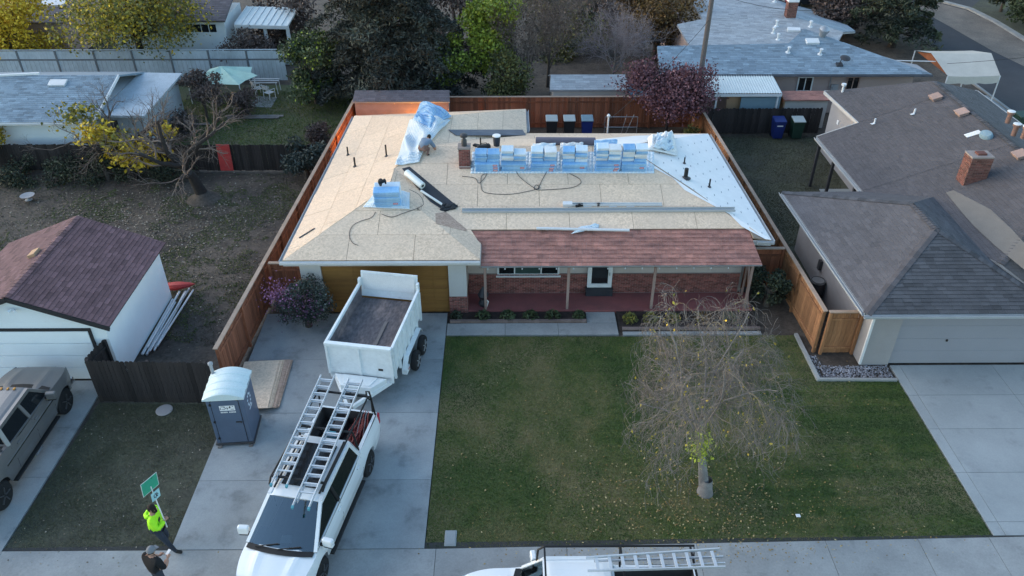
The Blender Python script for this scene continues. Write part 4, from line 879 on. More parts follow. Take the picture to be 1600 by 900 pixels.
# far left houses
fh = thing('house', 'distant house with grey purple roof and pale wall of small dark windows', 'house')
MB().slab([(-27, 53.6, 2.9), (-18.7, 53.6, 2.9), (-18.7, 60, 5.0), (-27, 60, 5.0)], .12).build('roof', 'shingle_purple', fh); shingles(fh, [(-27, 53.6, 2.9), (-18.7, 53.6, 2.9), (-18.7, 60, 5.0), (-27, 60, 5.0)], 'shingle_purple', ex=.2, tab=.5, seed=33)
vbox(fh, 'wall', -26.5, -18.9, 54.0, 58, 0, 2.9, 'wall_white')
for k in range(5):
    q = GY(286 + k * 12, 51, 53.98); f_ = MB().b2(q.x - .22, q.x + .22, 53.95, 53.99, 2.05, 2.55).build('window', 'glass_dark', fh)
pg = thing('pergola', 'white roofed patio cover with pale posts beside the big dark evergreen', 'patio cover')
a0, a1 = G(366, 38, 2.55), G(450, 40, 2.55)
MB().slab([a0, a1, a1 + Vector((0, 3.4, .25)), a0 + Vector((0, 3.4, .25))], .1).build('roof', 'metal_roof', pg)
for k in range(9): MB().bar(a0.lerp(a1, k / 8) + Vector((0, 0, .03)), a0.lerp(a1, k / 8) + Vector((0, 3.4, .28)), .04, .05).build('roof_rib', 'gutter_white', pg)
MB().bar(a0 - Vector((0, .03, .12)), a1 - Vector((0, .03, .12)), .08, .22).build('beam', 'gutter_white', pg)
for t in (.02, .55, .97):
    p = a0.lerp(a1, t); MB().b2(p.x - .1, p.x + .1, p.y + .05, p.y + .25, 0, 2.45).build('post', 'gutter_white', pg)
vbox(pg, 'half_wall', a0.x - 1.5, a1.x, a0.y - .6, a0.y - .45, 0, .95, 'wall_white')
fr2 = thing('house', 'distant house corner with dull purple roof behind the yellow tree', 'house')
MB().slab([(-43, 54.0, 2.7), (-29.5, 54.0, 2.7), (-29.5, 61, 4.9), (-43, 61, 4.9)], .12).build('roof', 'shingle_purple', fr2); vbox(fr2, 'wall', -42.5, -30, 54.4, 60, 0, 2.7, 'stucco_pink'); 
sk = MB().box((0, 0, .06), (1.6, .8, .12)).build('skylight', 'gutter_white', fr2); place(sk, GP(85, 5, plane3((-43, 54, 2.7), (-30, 54, 2.7), (-30, 61, 4.9))), plane3((-43, 54, 2.7), (-30, 54, 2.7), (-30, 61, 4.9)))

# ------------------------------------------------------------------ right neighbour's house
rh = thing('house', 'house with grey brown shingle roofs, grey garage door and leaning brick chimney', 'house')
P1, P2, P3, P4 = Vector((11.95, 21.2, 2.6)), Vector((11.6, 29.84, 2.6)), Vector((18.55, 21.2, 2.6)), Vector((18.8, 29.84, 2.6)); Q1, Q2 = Vector((15.25, 24.4, 4.0)), Vector((15.2, 26.25, 4.0))
SM = .38; mz = lambda x: 2.6 + SM * (x - 14.95)
PLM = plane3((15, 30, mz(15)), (15, 40, mz(15)), (20, 30, mz(20)))
def roof_face(parent, pts, mt, seed, ex=.15, tab=.32, th=.09, fas='fascia_grey', lift=.006):
    MB().slab([Vector(p) - Vector((0, 0, .035)) for p in pts], th).build('roof', fas, parent); return shingles(parent, pts, mt, ex=ex, tab=tab, seed=seed, lift=lift)
roof_face(rh, [P1, P2, Q2, Q1], 'shingle_taupe', 41); roof_face(rh, [P1, P3, Q1], 'shingle_dark', 42, lift=.016); roof_face(rh, [Q1, P3, P4, Q2], 'shingle_dark', 43); roof_face(rh, [Q2, P4, P2], 'shingle_brown', 44)
RX = 20.6
m_ = lambda x, y: Vector((x, y, mz(x)))
roof_face(rh, [m_(15.0, 29.86), m_(14.9, 35.5), m_(RX, 35.5), m_(RX, 29.86)], 'shingle_brown', 45); roof_face(rh, [m_(16.75, 35.52), m_(16.55, 39.8), m_(RX, 37.1), m_(RX, 35.52)], 'shingle_brown', 46)
roof_face(rh, [m_(15.02, 29.84), m_(RX, 29.84), m_(RX, 26.1), m_(17.05, 23.02), m_(15.6, 27.5)], 'shingle_brown', 47); roof_face(rh, [Vector((18.55, 21.2, 2.6)), Vector((25, 21.2, 2.6)), Vector((25, 21.9, 2.9)), m_(RX, 26.1), m_(17.05, 23.02)], 'shingle_dark', 50)
rr = lambda x, y: Vector((x, y, mz(RX) - .42 * (x - RX)))
roof_face(rh, [rr(RX, 37.1), rr(25.0, 40.6), rr(25.0, 21.9), rr(RX, 26.1)], 'shingle_dark', 48); roof_face(rh, [m_(RX, 37.1), m_(16.55, 39.8), Vector((25.0, 40.6, rr(25, 0).z))], 'shingle_brown', 49)
for a, b, mt_ in ((Q1, P1, 'shingle_brown'), (Q1, P3, 'shingle_dark'), (Q1, Q2, 'shingle_brown'), (P2, Q2, 'shingle_dark'), (m_(RX, 26.1), m_(RX, 37.1), 'shingle_dark'), (m_(17.05, 23.02), m_(RX, 26.1), 'shingle_brown')): ridge_caps(rh, a, b, mt_, wd=.3, step=.17)
tp = [GP(u, v, PLM, .03) for u, v in ((1478, 302), (1490, 298), (1548, 328), (1580, 358), (1600, 380), (1640, 430), (1600, 422), (1555, 385), (1520, 352), (1505, 335))]
MB().poly(tp).build('bleached_patch', 'shingle_tan', rh, fixn=False)
gutter(rh, P1 + Vector((-.02, .05, -.02)), P2 + Vector((-.02, 0, -.02)), (-1, 0, 0), 'gutter'); gutter(rh, P1 + Vector((-.1, -.02, -.02)), P3 + Vector((0, -.02, -.02)), (0, -1, 0), 'gutter'); gutter(rh, m_(14.98, 29.9) - Vector((0, 0, .02)), m_(14.88, 35.5) - Vector((0, 0, .02)), (-1, 0, 0), 'gutter')
MB().bar(m_(16.72, 35.5) - Vector((0, 0, .05)), m_(16.52, 39.8) - Vector((0, 0, .05)), .05, .16).build('fascia', 'fascia_pale', rh); MB().bar(m_(14.9, 35.53) - Vector((0, 0, .06)), m_(16.75, 35.53) - Vector((0, 0, .06)), .04, .16).build('fascia', 'fascia_pale', rh)
MB().bar(rr(25.02, 21.9) - Vector((0, 0, .05)), rr(25.02, 40.6) - Vector((0, 0, .05)), .05, .16).build('fascia', 'fascia_pale', rh); MB().bar(m_(16.53, 39.84) - Vector((0, 0, .05)), Vector((25, 40.65, rr(25, 0).z - .05)), .05, .14).build('fascia', 'fascia_pale', rh)
vbox(rh, 'wall', 12.5, 12.65, 21.8, 29.4, 0, 2.5, 'stucco_grey'); vbox(rh, 'wall', 12.65, 18.5, 29.25, 29.4, 0, 2.5, 'stucco_grey'); vbox(rh, 'front_wall', 12.5, 13.52, 21.66, 21.8, 0, 2.52, 'stucco_grey'); vbox(rh, 'door_header', 13.52, 18.4, 21.68, 21.8, 2.25, 2.52, 'stucco_grey')
vbox(rh, 'wall', 16.9, 17.05, 29.42, 39.4, 0, 3.2, 'stucco_grey'); vbox(rh, 'wall', 17.05, 24.4, 39.25, 39.4, 0, 2.6, 'stucco_pink'); vbox(rh, 'wall', 24.4, 24.55, 21.5, 39.4, 0, 2.7, 'stucco_pink')
for k in range(4): MB().b2(13.54, 18.4, 21.72, 21.76, .03 + k * .555, .58 + k * .555).build('garage_door_panel', 'door_grey', rh, bevel=.004)
MB().b2(15.3, 15.36, 21.69, 21.72, 1.02, 1.1).build('door_handle', 'black', rh); MB().b2(12.95, 13.3, 21.56, 21.655, 2.28, 2.42).build('house_number_light', 'trim_white', rh); MB().tube([(12.75, 21.6, 2.3), (12.8, 21.5, 2.24)], [.03, .06], n=10).build('spot_light', 'trim_white', rh)
MB().b2(12.44, 12.52, 21.58, 21.655, .1, 2.5).build('downspout', 'gutter_white', rh)
for (y, x) in ((31.0, 15.2), (33.6, 15.15), (35.35, 15.05)): MB().b2(x - .06, x + .06, y - .06, y + .06, 0, 2.55).build('patio_post', 'dark_metal', rh)
vbox(rh, 'patio_slab', 15.4, 16.88, 29.5, 35.0, -.05, .03, 'concrete_pale')
for z, sz in ((2.1, .2), (1.6, .16)): MB().b2(16.86, 16.9, 38.0, 38.0 + sz, z, z + sz).build('meter_box', 'trim_white', rh)
vbox(rh, 'front_wall', 18.42, 24.4, 21.68, 21.82, 0, 2.5, 'stucco_grey')
# its chimney, vents
cbm = GP(1522, 284, PLM); c_ = bpy.data.objects.new('chimney', None); COL.objects.link(c_); c_.parent = rh; c_.location = (cbm.x, cbm.y + .25, cbm.z - .25)
MB().b2(-.42, .42, -.3, .3, -.3, 1.28).build('core', 'mortar', c_)
for nn, uu, oo, ww in (((0, -1, 0), (1, 0, 0), (-.42, -.3, -.2), .84), ((-1, 0, 0), (0, -1, 0), (-.42, .3, -.2), .6), ((1, 0, 0), (0, 1, 0), (.42, -.3, -.2), .6), ((0, 1, 0), (-1, 0, 0), (.42, .3, -.2), .84)): brickwork(c_, oo, uu, nn, ww, 1.46, mt='brick_orange', seed=len(c_.children))
MB().b2(-.44, .44, -.32, .32, 1.28, 1.33).build('crown', 'mortar', c_); MB().b2(-.15, .2, -.14, .14, 1.33, 1.4).build('flue', 'brick_orange', c_); MB().box((-.45, -.42, -.02), (.14, .75, .03), ry=-.36).build('flashing', 'gutter_white', c_)
for u, v in ((1462, 154), (1503, 178), (1594, 244)):
    o = MB().b2(-.24, .24, -.2, .2, 0, .1).box((0, 0, .13), (.56, .46, .05)).build('roof_vent', 'shingle_maroon', rh, bevel=.01); place(o, GP(u, v, PLM), PLM); 
    o.data.materials[0] = MAT['post_tan']
o = MB().lathe([(.3, 0), (.3, .08), (.25, .16), (.08, .19)], n=14).build('swamp_vent', 'shed_blue', rh, smooth=40); place(o, GP(1541, 213, PLM), PLM); o.scale = (1.15, .8, 1); MB().box((-.5, -.1, .02), (.3, .6, .02)).build('vent_flashing', 'gutter_white', rh).matrix_world = slope_matrix(GP(1533, 216, PLM), PLM)
PLR = plane3(rr(RX, 37), rr(25, 30), rr(25, 20))
for u, v in ((1574, 192), (1583, 212), (1598, 216)):
    o = MB().lathe([(.1, 0), (.1, .4), (.15, .41), (.15, .5), (.05, .52)], n=14).build('flue_vent', 'rust', rh, smooth=40); o.location = GP(u, v, PLM); o.data.materials[0] = MAT['pants_tan']; MB().lathe([(.16, .5), (.16, .53), (.03, .55)], n=14).build('flue_cap', 'gutter_white', rh).location = GP(u, v, PLM)
for u, v in ((1428, 178), (1366, 193)): 
    o = MB().tube([(0, 0, 0), (0, 0, .25)], .04, n=8).box((.0, .0, .01), (.4, .12, .02), rz=.5).build('vent_stub', 'trim_white', rh); o.location = GP(u, v, PLM)
o = MB().tube([(0, 0, 0), (0, 0, .35)], .06, n=8).tube([(0, 0, .35), (0, 0, .45)], .12, n=10).build('vent_stub', 'trim_white', rh); o.location = GP(1316, 144, PLM)
br = thing('rain_barrel', 'dark open barrel beside the grey side wall', 'barrel', (12.2, 25.8, 0)); MB().lathe([(.27, 0), (.31, .4), (.27, .85), (.24, .85), (.24, .5)], n=18).build('staves', 'dark_metal', br, smooth=40); MB().lathe([(.285, .78), (.29, .84)], n=18).build('hoop', 'steel', br)
vbox(rh, 'gas_meter', 12.38, 12.5, 26.4, 26.6, .9, 1.3, 'dark_metal')

# ------------------------------------------------------------------ blue roofed house behind right
bh = thing('house', 'pinkish house with blue grey shingle roof behind the black fence', 'house')
PLB = plane3((10, 44.15, 2.6), (24, 44.15, 2.6), (15, 47.15, 3.6))
rf = [GP(u, v, PLB) for u, v in ((1030, 116), (1457, 116), (1318, 66), (1027, 72))]
roof_face(bh, rf, 'shingle_blue', 51, ex=.17, tab=.4); roof_face(bh, [GP(u, v, PLB, .01) for u, v in ((1228, 71.2), (1316, 66), (1257, 45))], 'shingle_blue', 52, ex=.17, tab=.4)
hip = [GP(1457, 116, PLB), GP(1318, 66, PLB)]; roof_face(bh, [hip[0], hip[0] + Vector((.0, 2.0, -.1)), hip[1] + Vector((.3, 1.5, -.9)), hip[1]], 'shingle_blue', 53, ex=.17, tab=.4)
PLU = plane3((10, 47, 3.3), (20, 47, 3.55), (10, 57, 4.5))
up1 = [GP(u, v, PLU) for u, v in ((1078, 72), (1058, 38), (1098, 30), (1240, 26), (1257, 45), (1230, 72))]
roof_face(bh, up1, 'shingle_pale', 54, ex=.17, tab=.4); roof_face(bh, [GP(u, v, PLU) for u, v in ((1098, 29.8), (1083, 5), (1100, -20), (1190, -25), (1240, 25.8))], 'shingle_pale', 55, ex=.17, tab=.4)
roof_face(bh, [GP(u, v, PLU) for u, v in ((1257, 45), (1240, 26), (1318, 50), (1310, 64))], 'shingle_pale', 58, ex=.17, tab=.4)
e0, e1 = GP(1240, 26, PLU), GP(1318, 50, PLU); e2 = GP(1190, -25, PLU); PLV = plane3(e0, e1, e0 + Vector((3.5, 1.0, -1.0)))
roof_face(bh, [e1, e0, GP(1290, 14, PLV), GP(1337, 49, PLV)], 'shingle_blue', 56, ex=.17, tab=.4); roof_face(bh, [e0, GP(1190, 0, PLV), GP(1262, -5, PLV), GP(1290, 14, PLV)], 'shingle_blue', 57, ex=.17, tab=.4)
vbox(bh, 'wall', 8.6, 23.6, 44.75, 44.9, 0, 2.55, 'stucco_pink'); vbox(bh, 'wall', 23.45, 23.6, 44.9, 46.2, 0, 2.4, 'stucco_pink'); gutter(bh, GP(1030, 116, PLB, -.02), GP(1457, 116, PLB, -.02), (0, -1, 0), 'membrane_grey')
vbox(bh, 'wall', 11.2, 11.35, 48.6, 58, 0, 3.4, 'stucco_pink'); vbox(bh, 'rear_wall', 11.35, 18, 48.0, 48.15, 0, 3.4, 'stucco_pink')
for u0, u1, m in ((1246, 1270, 1), (1322, 1343, 1)):
    a, b = GY(u0, 130, 44.7), GY(u1, 130, 44.7); window(bh, a.x, b.x, 1.32, 2.22, 44.74, [(a.x + b.x) / 2], 'trim_white' if u0 < 1300 else 'post_tan')
a = GY(1305, 130, 44.7); MB().b2(a.x - .2, a.x + .2, 44.62, 44.745, 1.3, 1.75).lathe([(.13, 44.6), (.13, 44.62)], (a.x, 0, 1.55), n=12, axis='Y').tube([(a.x - .3, 44.7, 1.5), (a.x - .3, 44.7, 2.5)], .03, n=6).build('electric_meter', 'fascia_grey', bh)
c = GP(1234, 26, PLU); cc_ = bpy.data.objects.new('chimney', None); COL.objects.link(cc_); cc_.parent = bh; cc_.location = c
MB().b2(-.3, .3, -.25, .25, -.3, .95).build('core', 'mortar', cc_); brickwork(cc_, (-.3, -.25, 0), (1, 0, 0), (0, -1, 0), .6, .95, mt='brick_orange', seed=3); brickwork(cc_, (-.3, .25, 0), (0, -1, 0), (-1, 0, 0), .5, .95, mt='brick_orange', seed=4); MB().b2(-.33, .33, -.28, .28, .95, 1.08).build('cap', 'trim_white', cc_)
for u, v, pl, kind in ((1213, 41, PLU, 0), (1240, 48, PLU, 1), (1266, 42, PLU, 0), (1208, 52, PLU, 0), (1215, 62, PLU, 0), (1285, 56, PLB, 2), (1269, 66, PLB, 1), (1231, 82, PLB, 0), (1281, 85, PLB, 0), (1311, 102, PLB, 3), (1210, 3, PLU, 0)):
    mb = MB(); mt_ = 'gutter_white'
    if kind == 0: mb.lathe([(.16, 0), (.06, .06), (.06, .3), (.1, .32), (.1, .38), (.02, .4)], n=10)
    elif kind == 1: mb.box((0, 0, .07), (.75, .45, .12))
    elif kind == 2: mb.lathe([(.2, 0), (.2, .2), (.3, .35), (.3, .5), (.15, .62), (.02, .64)], n=14); mt_ = 'steel'
    else: mb.box((0, 0, .05), (.35, .3, .1)).tube([(0, 0, .1), (0, .0, .5)], .03, n=6).lathe([(.3, .5), (.22, .55), (.05, .58)], (.2, 0, 0), n=12); mt_ = 'dark_metal'
    o = mb.build(('vent_stub', 'skylight', 'turbine_vent', 'satellite_dish')[kind], mt_, bh, smooth=40); place(o, GP(u, v, pl), pl)
pc = thing('patio_cover', 'white ribbed metal patio cover behind the black fence beside the maple', 'patio cover')
a, b = Vector((10.3, 42.0, 2.25)), Vector((15.15, 42.0, 2.25)); cL, dR = Vector((10.3, 44.1, 2.52)), Vector((15.15, 44.1, 2.52))
nr = 34; mb = MB()
for k in range(nr * 4):
    t0, t1 = k / (nr * 4), (k + 1) / (nr * 4); h = [0, .035, .035, 0, 0]; z0_, z1_ = h[k % 4], h[k % 4 + 1]; up = Vector((0, 0, 1))
    mb.poly([a.lerp(b, t0) + up * z0_, a.lerp(b, t1) + up * z1_, cL.lerp(dR, t1) + up * z1_, cL.lerp(dR, t0) + up * z0_])
o = mb.build('ribbed_sheet', 'metal_roof', pc, fixn=False)
MB().bar(a - Vector((0, 0, .1)), b - Vector((0, 0, .1)), .06, .14).build('edge_beam', 'gutter_white', pc)
for x in (11.6, 15.0): MB().b2(x - .05, x + .05, 42.1, 42.2, 0, 2.1).build('post', 'gutter_white', pc)
vbox(pc, 'screen_wall', 12.3, 15.1, 42.5, 42.55, .6, 2.15, 'plywood_orange'); vbox(pc, 'dark_gap', 14.35, 14.7, 42.44, 42.49, 1.55, 2.0, 'trim_black'); 
o = vbox(None, 'blue_board', 13.0, 15.2, 42.2, 42.26, 1.2, 1.95, 'shed_blue'); tag(o, 'blue board standing under the white patio cover', 'board')
rs = thing('garden_shed', 'small rusty red roofed shed behind the black fence beside the patio cover', 'shed')
MB().slab([(15.4, 42.3, 1.75), (18.2, 42.3, 1.75), (18.2, 43.3, 1.9), (15.4, 43.3, 1.9)], .06).build('roof', 'shake', rs); vbox(rs, 'wall', 15.6, 18.0, 42.5, 43.2, 0, 1.7, 'stucco_pale'); MB().bar((15.38, 42.25, 1.73), (15.38, 43.3, 1.88), .05, .2).build('rake_board', 'rust', rs); vbox(rs, 'side', 15.52, 15.6, 42.5, 43.2, 0, 1.68, 'plywood_orange')
# small shed and the lit shed behind the rear fence
gs = thing('garden_shed', 'long low shed with blue grey roof behind the red rear fence', 'shed')
roof_face(gs, [(2.4, 42.95, 2.12), (6.85, 42.95, 2.12), (6.75, 44.2, 2.55), (2.5, 44.2, 2.55)], 'shingle_pale', 61, ex=.2, tab=.4); MB().slab([(2.5, 44.22, 2.55), (6.75, 44.22, 2.55), (6.85, 45.4, 2.1), (2.4, 45.4, 2.1)], .06).build('roof', 'shingle_pale', gs); vbox(gs, 'wall', 2.6, 6.7, 43.1, 45.2, 0, 2.1, 'stucco_cream')
MB().slab([(6.9, 43.2, 1.75), (8.6, 43.2, 1.6), (8.6, 44.4, 1.9), (6.9, 44.4, 2.1)], .05).build('lean_to_roof', 'shed_blue', gs); vbox(gs, 'lean_to_wall', 7.0, 8.5, 43.4, 44.3, 0, 1.6, 'stucco_cream')
ls = thing('garden_shed', 'brown clapboard shed glowing orange at the rear left corner', 'shed')
for k in range(13): 
    MB().box((-5.72, 41.32, .1 + k * .16), (5.1, .02, .168), rx=R(-5)).build('clapboard', 'stucco_pink', ls).data.materials[0] = MAT['post_tan']
vbox(ls, 'wall', -8.25, -3.2, 41.35, 42.4, 0, 2.16, 'post_tan'); roof_face(ls, [(-8.35, 41.2, 2.16), (-3.1, 41.2, 2.16), (-3.15, 41.95, 2.5), (-8.3, 41.95, 2.5)], 'shingle_purple', 62, ex=.14, tab=.3); MB().slab([(-8.3, 41.97, 2.5), (-3.15, 41.97, 2.5), (-3.1, 42.5, 2.2), (-8.35, 42.5, 2.2)], .05).build('roof', 'shingle_purple', ls)
# tan canopy on the drive
cn = thing('canopy_tent', 'tan fabric car canopy beside the back street', 'canopy')
ra, rb2 = G(1455, 83, 2.95), G(1549, 83, 2.95); fa, fb = G(1481, 119, 2.35), G(1563, 118, 2.35)
mb = MB(); n_ = 8
def sag(p, q, t, s): 
    r0 = Vector(p).lerp(Vector(q), t); r0.z -= s * 4 * t * (1 - t) * .3; return r0
for k in range(n_):
    t0, t1 = k / n_, (k + 1) / n_
    for (p0, p1, q0, q1) in ((ra, rb2, fa, fb),):
        mb.poly([sag(p0, p1, t0, .1), sag(p0, p1, t1, .1), sag(q0, q1, t1, .15), sag(q0, q1, t0, .15)])
        mb.poly([sag(q0, q1, t0, .15), sag(q0, q1, t1, .15), sag(q0, q1, t1, .15) + Vector((0, -.06, -.42 + .04 * math.sin(k * 2))), sag(q0, q1, t0, .15) + Vector((0, -.06, -.42 + .04 * math.sin(k * 2 - 2)))])
    mb.poly([sag(ra, rb2, t0, .1), sag(ra, rb2, t1, .1), sag(ra, rb2, t1, .1) + Vector((.2, 2.3, -.6)), sag(ra, rb2, t0, .1) + Vector((.2, 2.3, -.6))])
mb.build('fabric_roof', 'tarp_tan', cn, smooth=30, fixn=False); MB().poly([ra + Vector((.1, .02, -.03)), fa + Vector((.12, .05, -.05)), ra + Vector((.3, 2.2, -.65))]).build('end_flap', 'rust', cn, fixn=False)
for p in (fa, fb, ra + Vector((.2, 2.3, -.6)), rb2 + Vector((.2, 2.3, -.6))): MB().tube([(p.x, p.y, 0), (p.x, p.y, p.z - .02)], .04, n=8).build('post', 'gutter_white', cn)
MB().tube([ra + Vector((-2.2, .2, -.5)), ra + Vector((.1, -.6, -.3))], .03, n=6).build('brace', 'gutter_white', cn)
# utility pole and wires
up_ = thing('utility_pole', 'leaning wooden utility pole rising behind the maple', 'utility pole', (10.75, 42.95, 0)); MB().tube([(0, 0, 0), (.0, 0, 4), (.05, .0, 8.6)], [.16, .145, .12], n=10).build('shaft', 'pole_wood', up_, smooth=50)
MB().bar((0, -.1, 7.6), (.5, -.1, 7.5), .06, .08).build('bracket', 'dark_metal', up_)
def wirep(a, b, sagm, label):
    a, b = Vector(a), Vector(b); tag(MB().tube([a.lerp(b, t) - Vector((0, 0, sagm * 4 * t * (1 - t))) for t in np.linspace(0, 1, 14)], .012, n=4).build('cable', 'wire', None), label, 'cable')
wirep((10.8, 42.9, 7.9), (26, 50, 5.5), .5, 'thin black cable from the pole over the pale roof'); wirep((10.8, 42.9, 7.4), (24.5, 52, 4.8), .9, 'lower thin cable from the pole over the blue roof'); wirep((25.2, 44.6, 3.0), (38, 43.5, 5.0), .2, 'thin pale cable past the tan canopy')
wirep((10.75, 42.8, 6.0), (4.6, 36.0, 3.0), .3, 'thin service cable from the pole to the rear of the bare roof')
mast = thing('service_mast', 'grey electric service mast behind the ridge stacks', 'mast', (4.85, 35.9, 2.5)); MB().tube([(0, 0, 0), (0, 0, .95)], .04, n=8).lathe([(.07, .95), (.09, 1.02), (.03, 1.1)], n=10).build('pipe', 'alu', mast)
# wheeled bins
def bin_(loc, body, lid, label, rz=0, h=1.05, group=None):
    o = thing('wheeled_bin', label, 'bin', loc, rz, group); mb = MB()
    lo = [(-.24, -.26), (.24, -.26), (.24, .26), (-.24, .26)]; hi = [(-.31, -.33), (.31, -.33), (.31, .36), (-.31, .36)]
    for k in range(4): j = (k + 1) % 4; mb.poly([(*lo[k], .06), (*lo[j], .06), (*hi[j], h), (*hi[k], h)])
    mb.poly([(*p, .06) for p in lo]); mb.poly([(*p, h) for p in hi]); mb.b2(-.33, .33, -.35, -.3, h - .09, h - .02)
    mb.build('body', body, o, bevel=.02)
    l = MB(); l.slab([(-.33, -.37, h + .03), (.33, -.37, h + .03), (.33, .3, h + .12), (-.33, .3, h + .12)], .07); l.build('lid', lid, o, bevel=.03); MB().bar((-.25, .42, h - .02), (.25, .42, h - .02), .04, .04).build('handle', body, o)
    for s in (-1, 1): MB().tube([(s * .2, .3, .12), (s * .28, .3, .12)], .12, n=14).build('wheel', 'tyre', o)
    return o
b = bin_((15.0, 41.2, 0), 'bin_blue', 'bin_blue', 'blue wheeled bin standing before the black fence'); MB().b2(-.16, .16, -.322, -.318, .78, .84).build('printed_label', 'label_white', b); b.children[-1].location = (0, -.005, 0)
bin_((16.05, 41.2, 0), 'bin_green', 'bin_lid', 'dark green wheeled bin with pale lid before the black fence'); bin_((28.3, 41.2, 0), 'bin_green', 'bin_green', 'dark green wheeled bin below the tan canopy', h=1.3, rz=.2)
for x, c, l, t in ((2.45, 'bin_black', 'bin_lid', 'black wheeled bin with pale lid behind the bare roof, left of its twin'), (3.42, 'bin_black', 'bin_lid', 'black wheeled bin with pale lid behind the bare roof, between two bins'), (4.4, 'bin_blue', 'shed_blue', 'blue wheeled bin with pale blue lid behind the bare roof')):
    o = bin_((x, 41.2, 0), c, l, t, h=1.15)
    if 'left of its twin' in t: o['label'] = 'black wheeled bin with pale lid behind the bare roof, farthest from the blue bin'
gl = thing('goal_frame', 'thin pale tubular frame standing behind the ridge stacks', 'frame', (6.3, 41.3, 0))
for a, b in (((-.9, 0, 0), (-.9, 0, 1.2)), ((.9, 0, 0), (.9, 0, 1.2)), ((-.9, 0, 1.2), (.9, 0, 1.2)), ((-.9, 0, .6), (.9, 0, .6)), ((0, 0, 0), (.3, .1, 1.3)), ((.3, 0, .2), (.7, .1, 1.3))): MB().tube([a, b], .018, n=6).build('tube', 'steel', gl)
# back lawn clutter
tp_ = thing('tarp_canopy', 'mint green tarp canopy sagging before the pale panel fence', 'canopy', (-17.2, 47.0, 0)); tp_.scale = (1.15, 1.0, .92)
mb = MB(); rq = random.Random(2); cen = Vector((0, 0, 2.3)); cr_ = [Vector((-1.7, -.6, 1.5)), Vector((-.7, -1.3, 1.65)), Vector((1.2, -1.4, 1.6)), Vector((1.9, -.2, 1.75)), Vector((1.3, 1.2, 1.8)), Vector((-.9, 1.0, 1.75))]
for k in range(6):
    a, b = cr_[k], cr_[(k + 1) % 6]; m = (a + b) / 2 - Vector((0, 0, .06)); m.x *= .88; m.y *= .88; q = (cen + m) / 2 - Vector((0, 0, .14))
    mb.poly([cen, (cen + a) / 2, q]); mb.poly([cen, q, (cen + b) / 2]); mb.poly([(cen + a) / 2, a, m, q]); mb.poly([q, m, b, (cen + b) / 2])
mb.build('fabric', 'tarp_mint', tp_, smooth=25, fixn=False)
for p in (cr_[0], cr_[2], cr_[4]): MB().tube([(p.x, p.y, 0), p], .025, n=6).build('pole', 'gutter_white', tp_)
def chair(loc, rz, label):
    o = thing('garden_chair', label, 'chair', loc, rz)
    for x in (-.24, .24): MB().tube([(x, -.25, 0), (x, -.25, .62), (x, .22, .62), (x, .3, .95)], .022, n=6).build('arm_frame', 'gutter_white', o); MB().tube([(x, .25, 0), (x, .22, .62)], .022, n=6).build('leg', 'gutter_white', o)
    for k in range(4): MB().b2(-.24, .24, -.22 + k * .12, -.13 + k * .12, .4, .42).build('seat_slat', 'gutter_white', o)
    for k in range(3): MB().box((0, .255 + k * .022, .66 + k * .11), (.48, .02, .08), rx=-.2).build('back_slat', 'gutter_white', o)
chair(G(422, 154), 2.6, 'white tubular garden chair on the paving square by the back lawn'); chair(G(404, 148), 2.2, 'white tubular garden chair beside the white bench frame')
bf = thing('bench_frame', 'white metal frame table near the pale panel fence', 'table', G(417, 144)); 
for x in (-.8, .8):
    for y in (-.35, .35): MB().tube([(x, y, 0), (x * .95, y, .72)], .025, n=6).build('leg', 'gutter_white', bf)
for y in (-.35, 0, .35): MB().bar((-.85, y, .74), (.85, y, .74), .07, .03).build('slat', 'gutter_white', bf)
sheet_poly('paving', [tuple(G(u, v))[:2] for u, v in ((391, 167), (424, 168), (433, 152), (402, 150))], .006, 'concrete_walk')
for k, (u, v, l) in enumerate(((398, 182, 3.4), (396, 185, 3.0), (262, 190, 2.2), (300, 196, 2.0))):
    p = G(u, v); tag(MB().box((p.x, p.y, .04 + .01 * k), (l, .22, .05), rz=.02 * k).build('plank', 'wood_grey', None), ('long grey plank at the edge of the back lawn', 'short grey plank beside the long one on the back lawn', 'grey plank below the twisted bare tree', 'dull plank near the cut dead branches')[k], 'plank')
tz = GP(1000, 0, PLU)
# ------------------------------------------------------------------ vehicles
def wheel_set(root, pts, r_, wd, rim_mt):
    tm = MB().lathe([(r_ * .62, -wd / 2), (r_ * .9, -wd / 2), (r_, -wd / 2 + .05), (r_, wd / 2 - .05), (r_ * .9, wd / 2), (r_ * .62, wd / 2)], n=28, axis='Y')
    rm = MB().lathe([(r_ * .63, -wd * .46), (r_ * .60, -wd * .5), (r_ * .5, -wd * .36), (r_ * .2, -wd * .42), (r_ * .08, -wd * .44)], n=20, axis='Y')
    for k in range(5):
        a = k * 2 * math.pi / 5; rm.bar((.1 * r_ * math.cos(a), -wd * .43, .1 * r_ * math.sin(a)), (.6 * r_ * math.cos(a), -wd * .46, .6 * r_ * math.sin(a)), .09 * r_ / .4, .03)
    t0 = r0 = None
    for (x, y) in pts:
        if t0 is None: t = t0 = tm.build('wheel', 'tyre', root, smooth=40); rr_ = r0 = rm.build('rim', rim_mt, t, smooth=35)
        else: t = inst(t0, 'wheel', root); rr_ = inst(r0, 'rim', t)
        t.location = (x, y, r_); t.rotation_euler = (0, 0, 0 if y < 0 else math.pi)
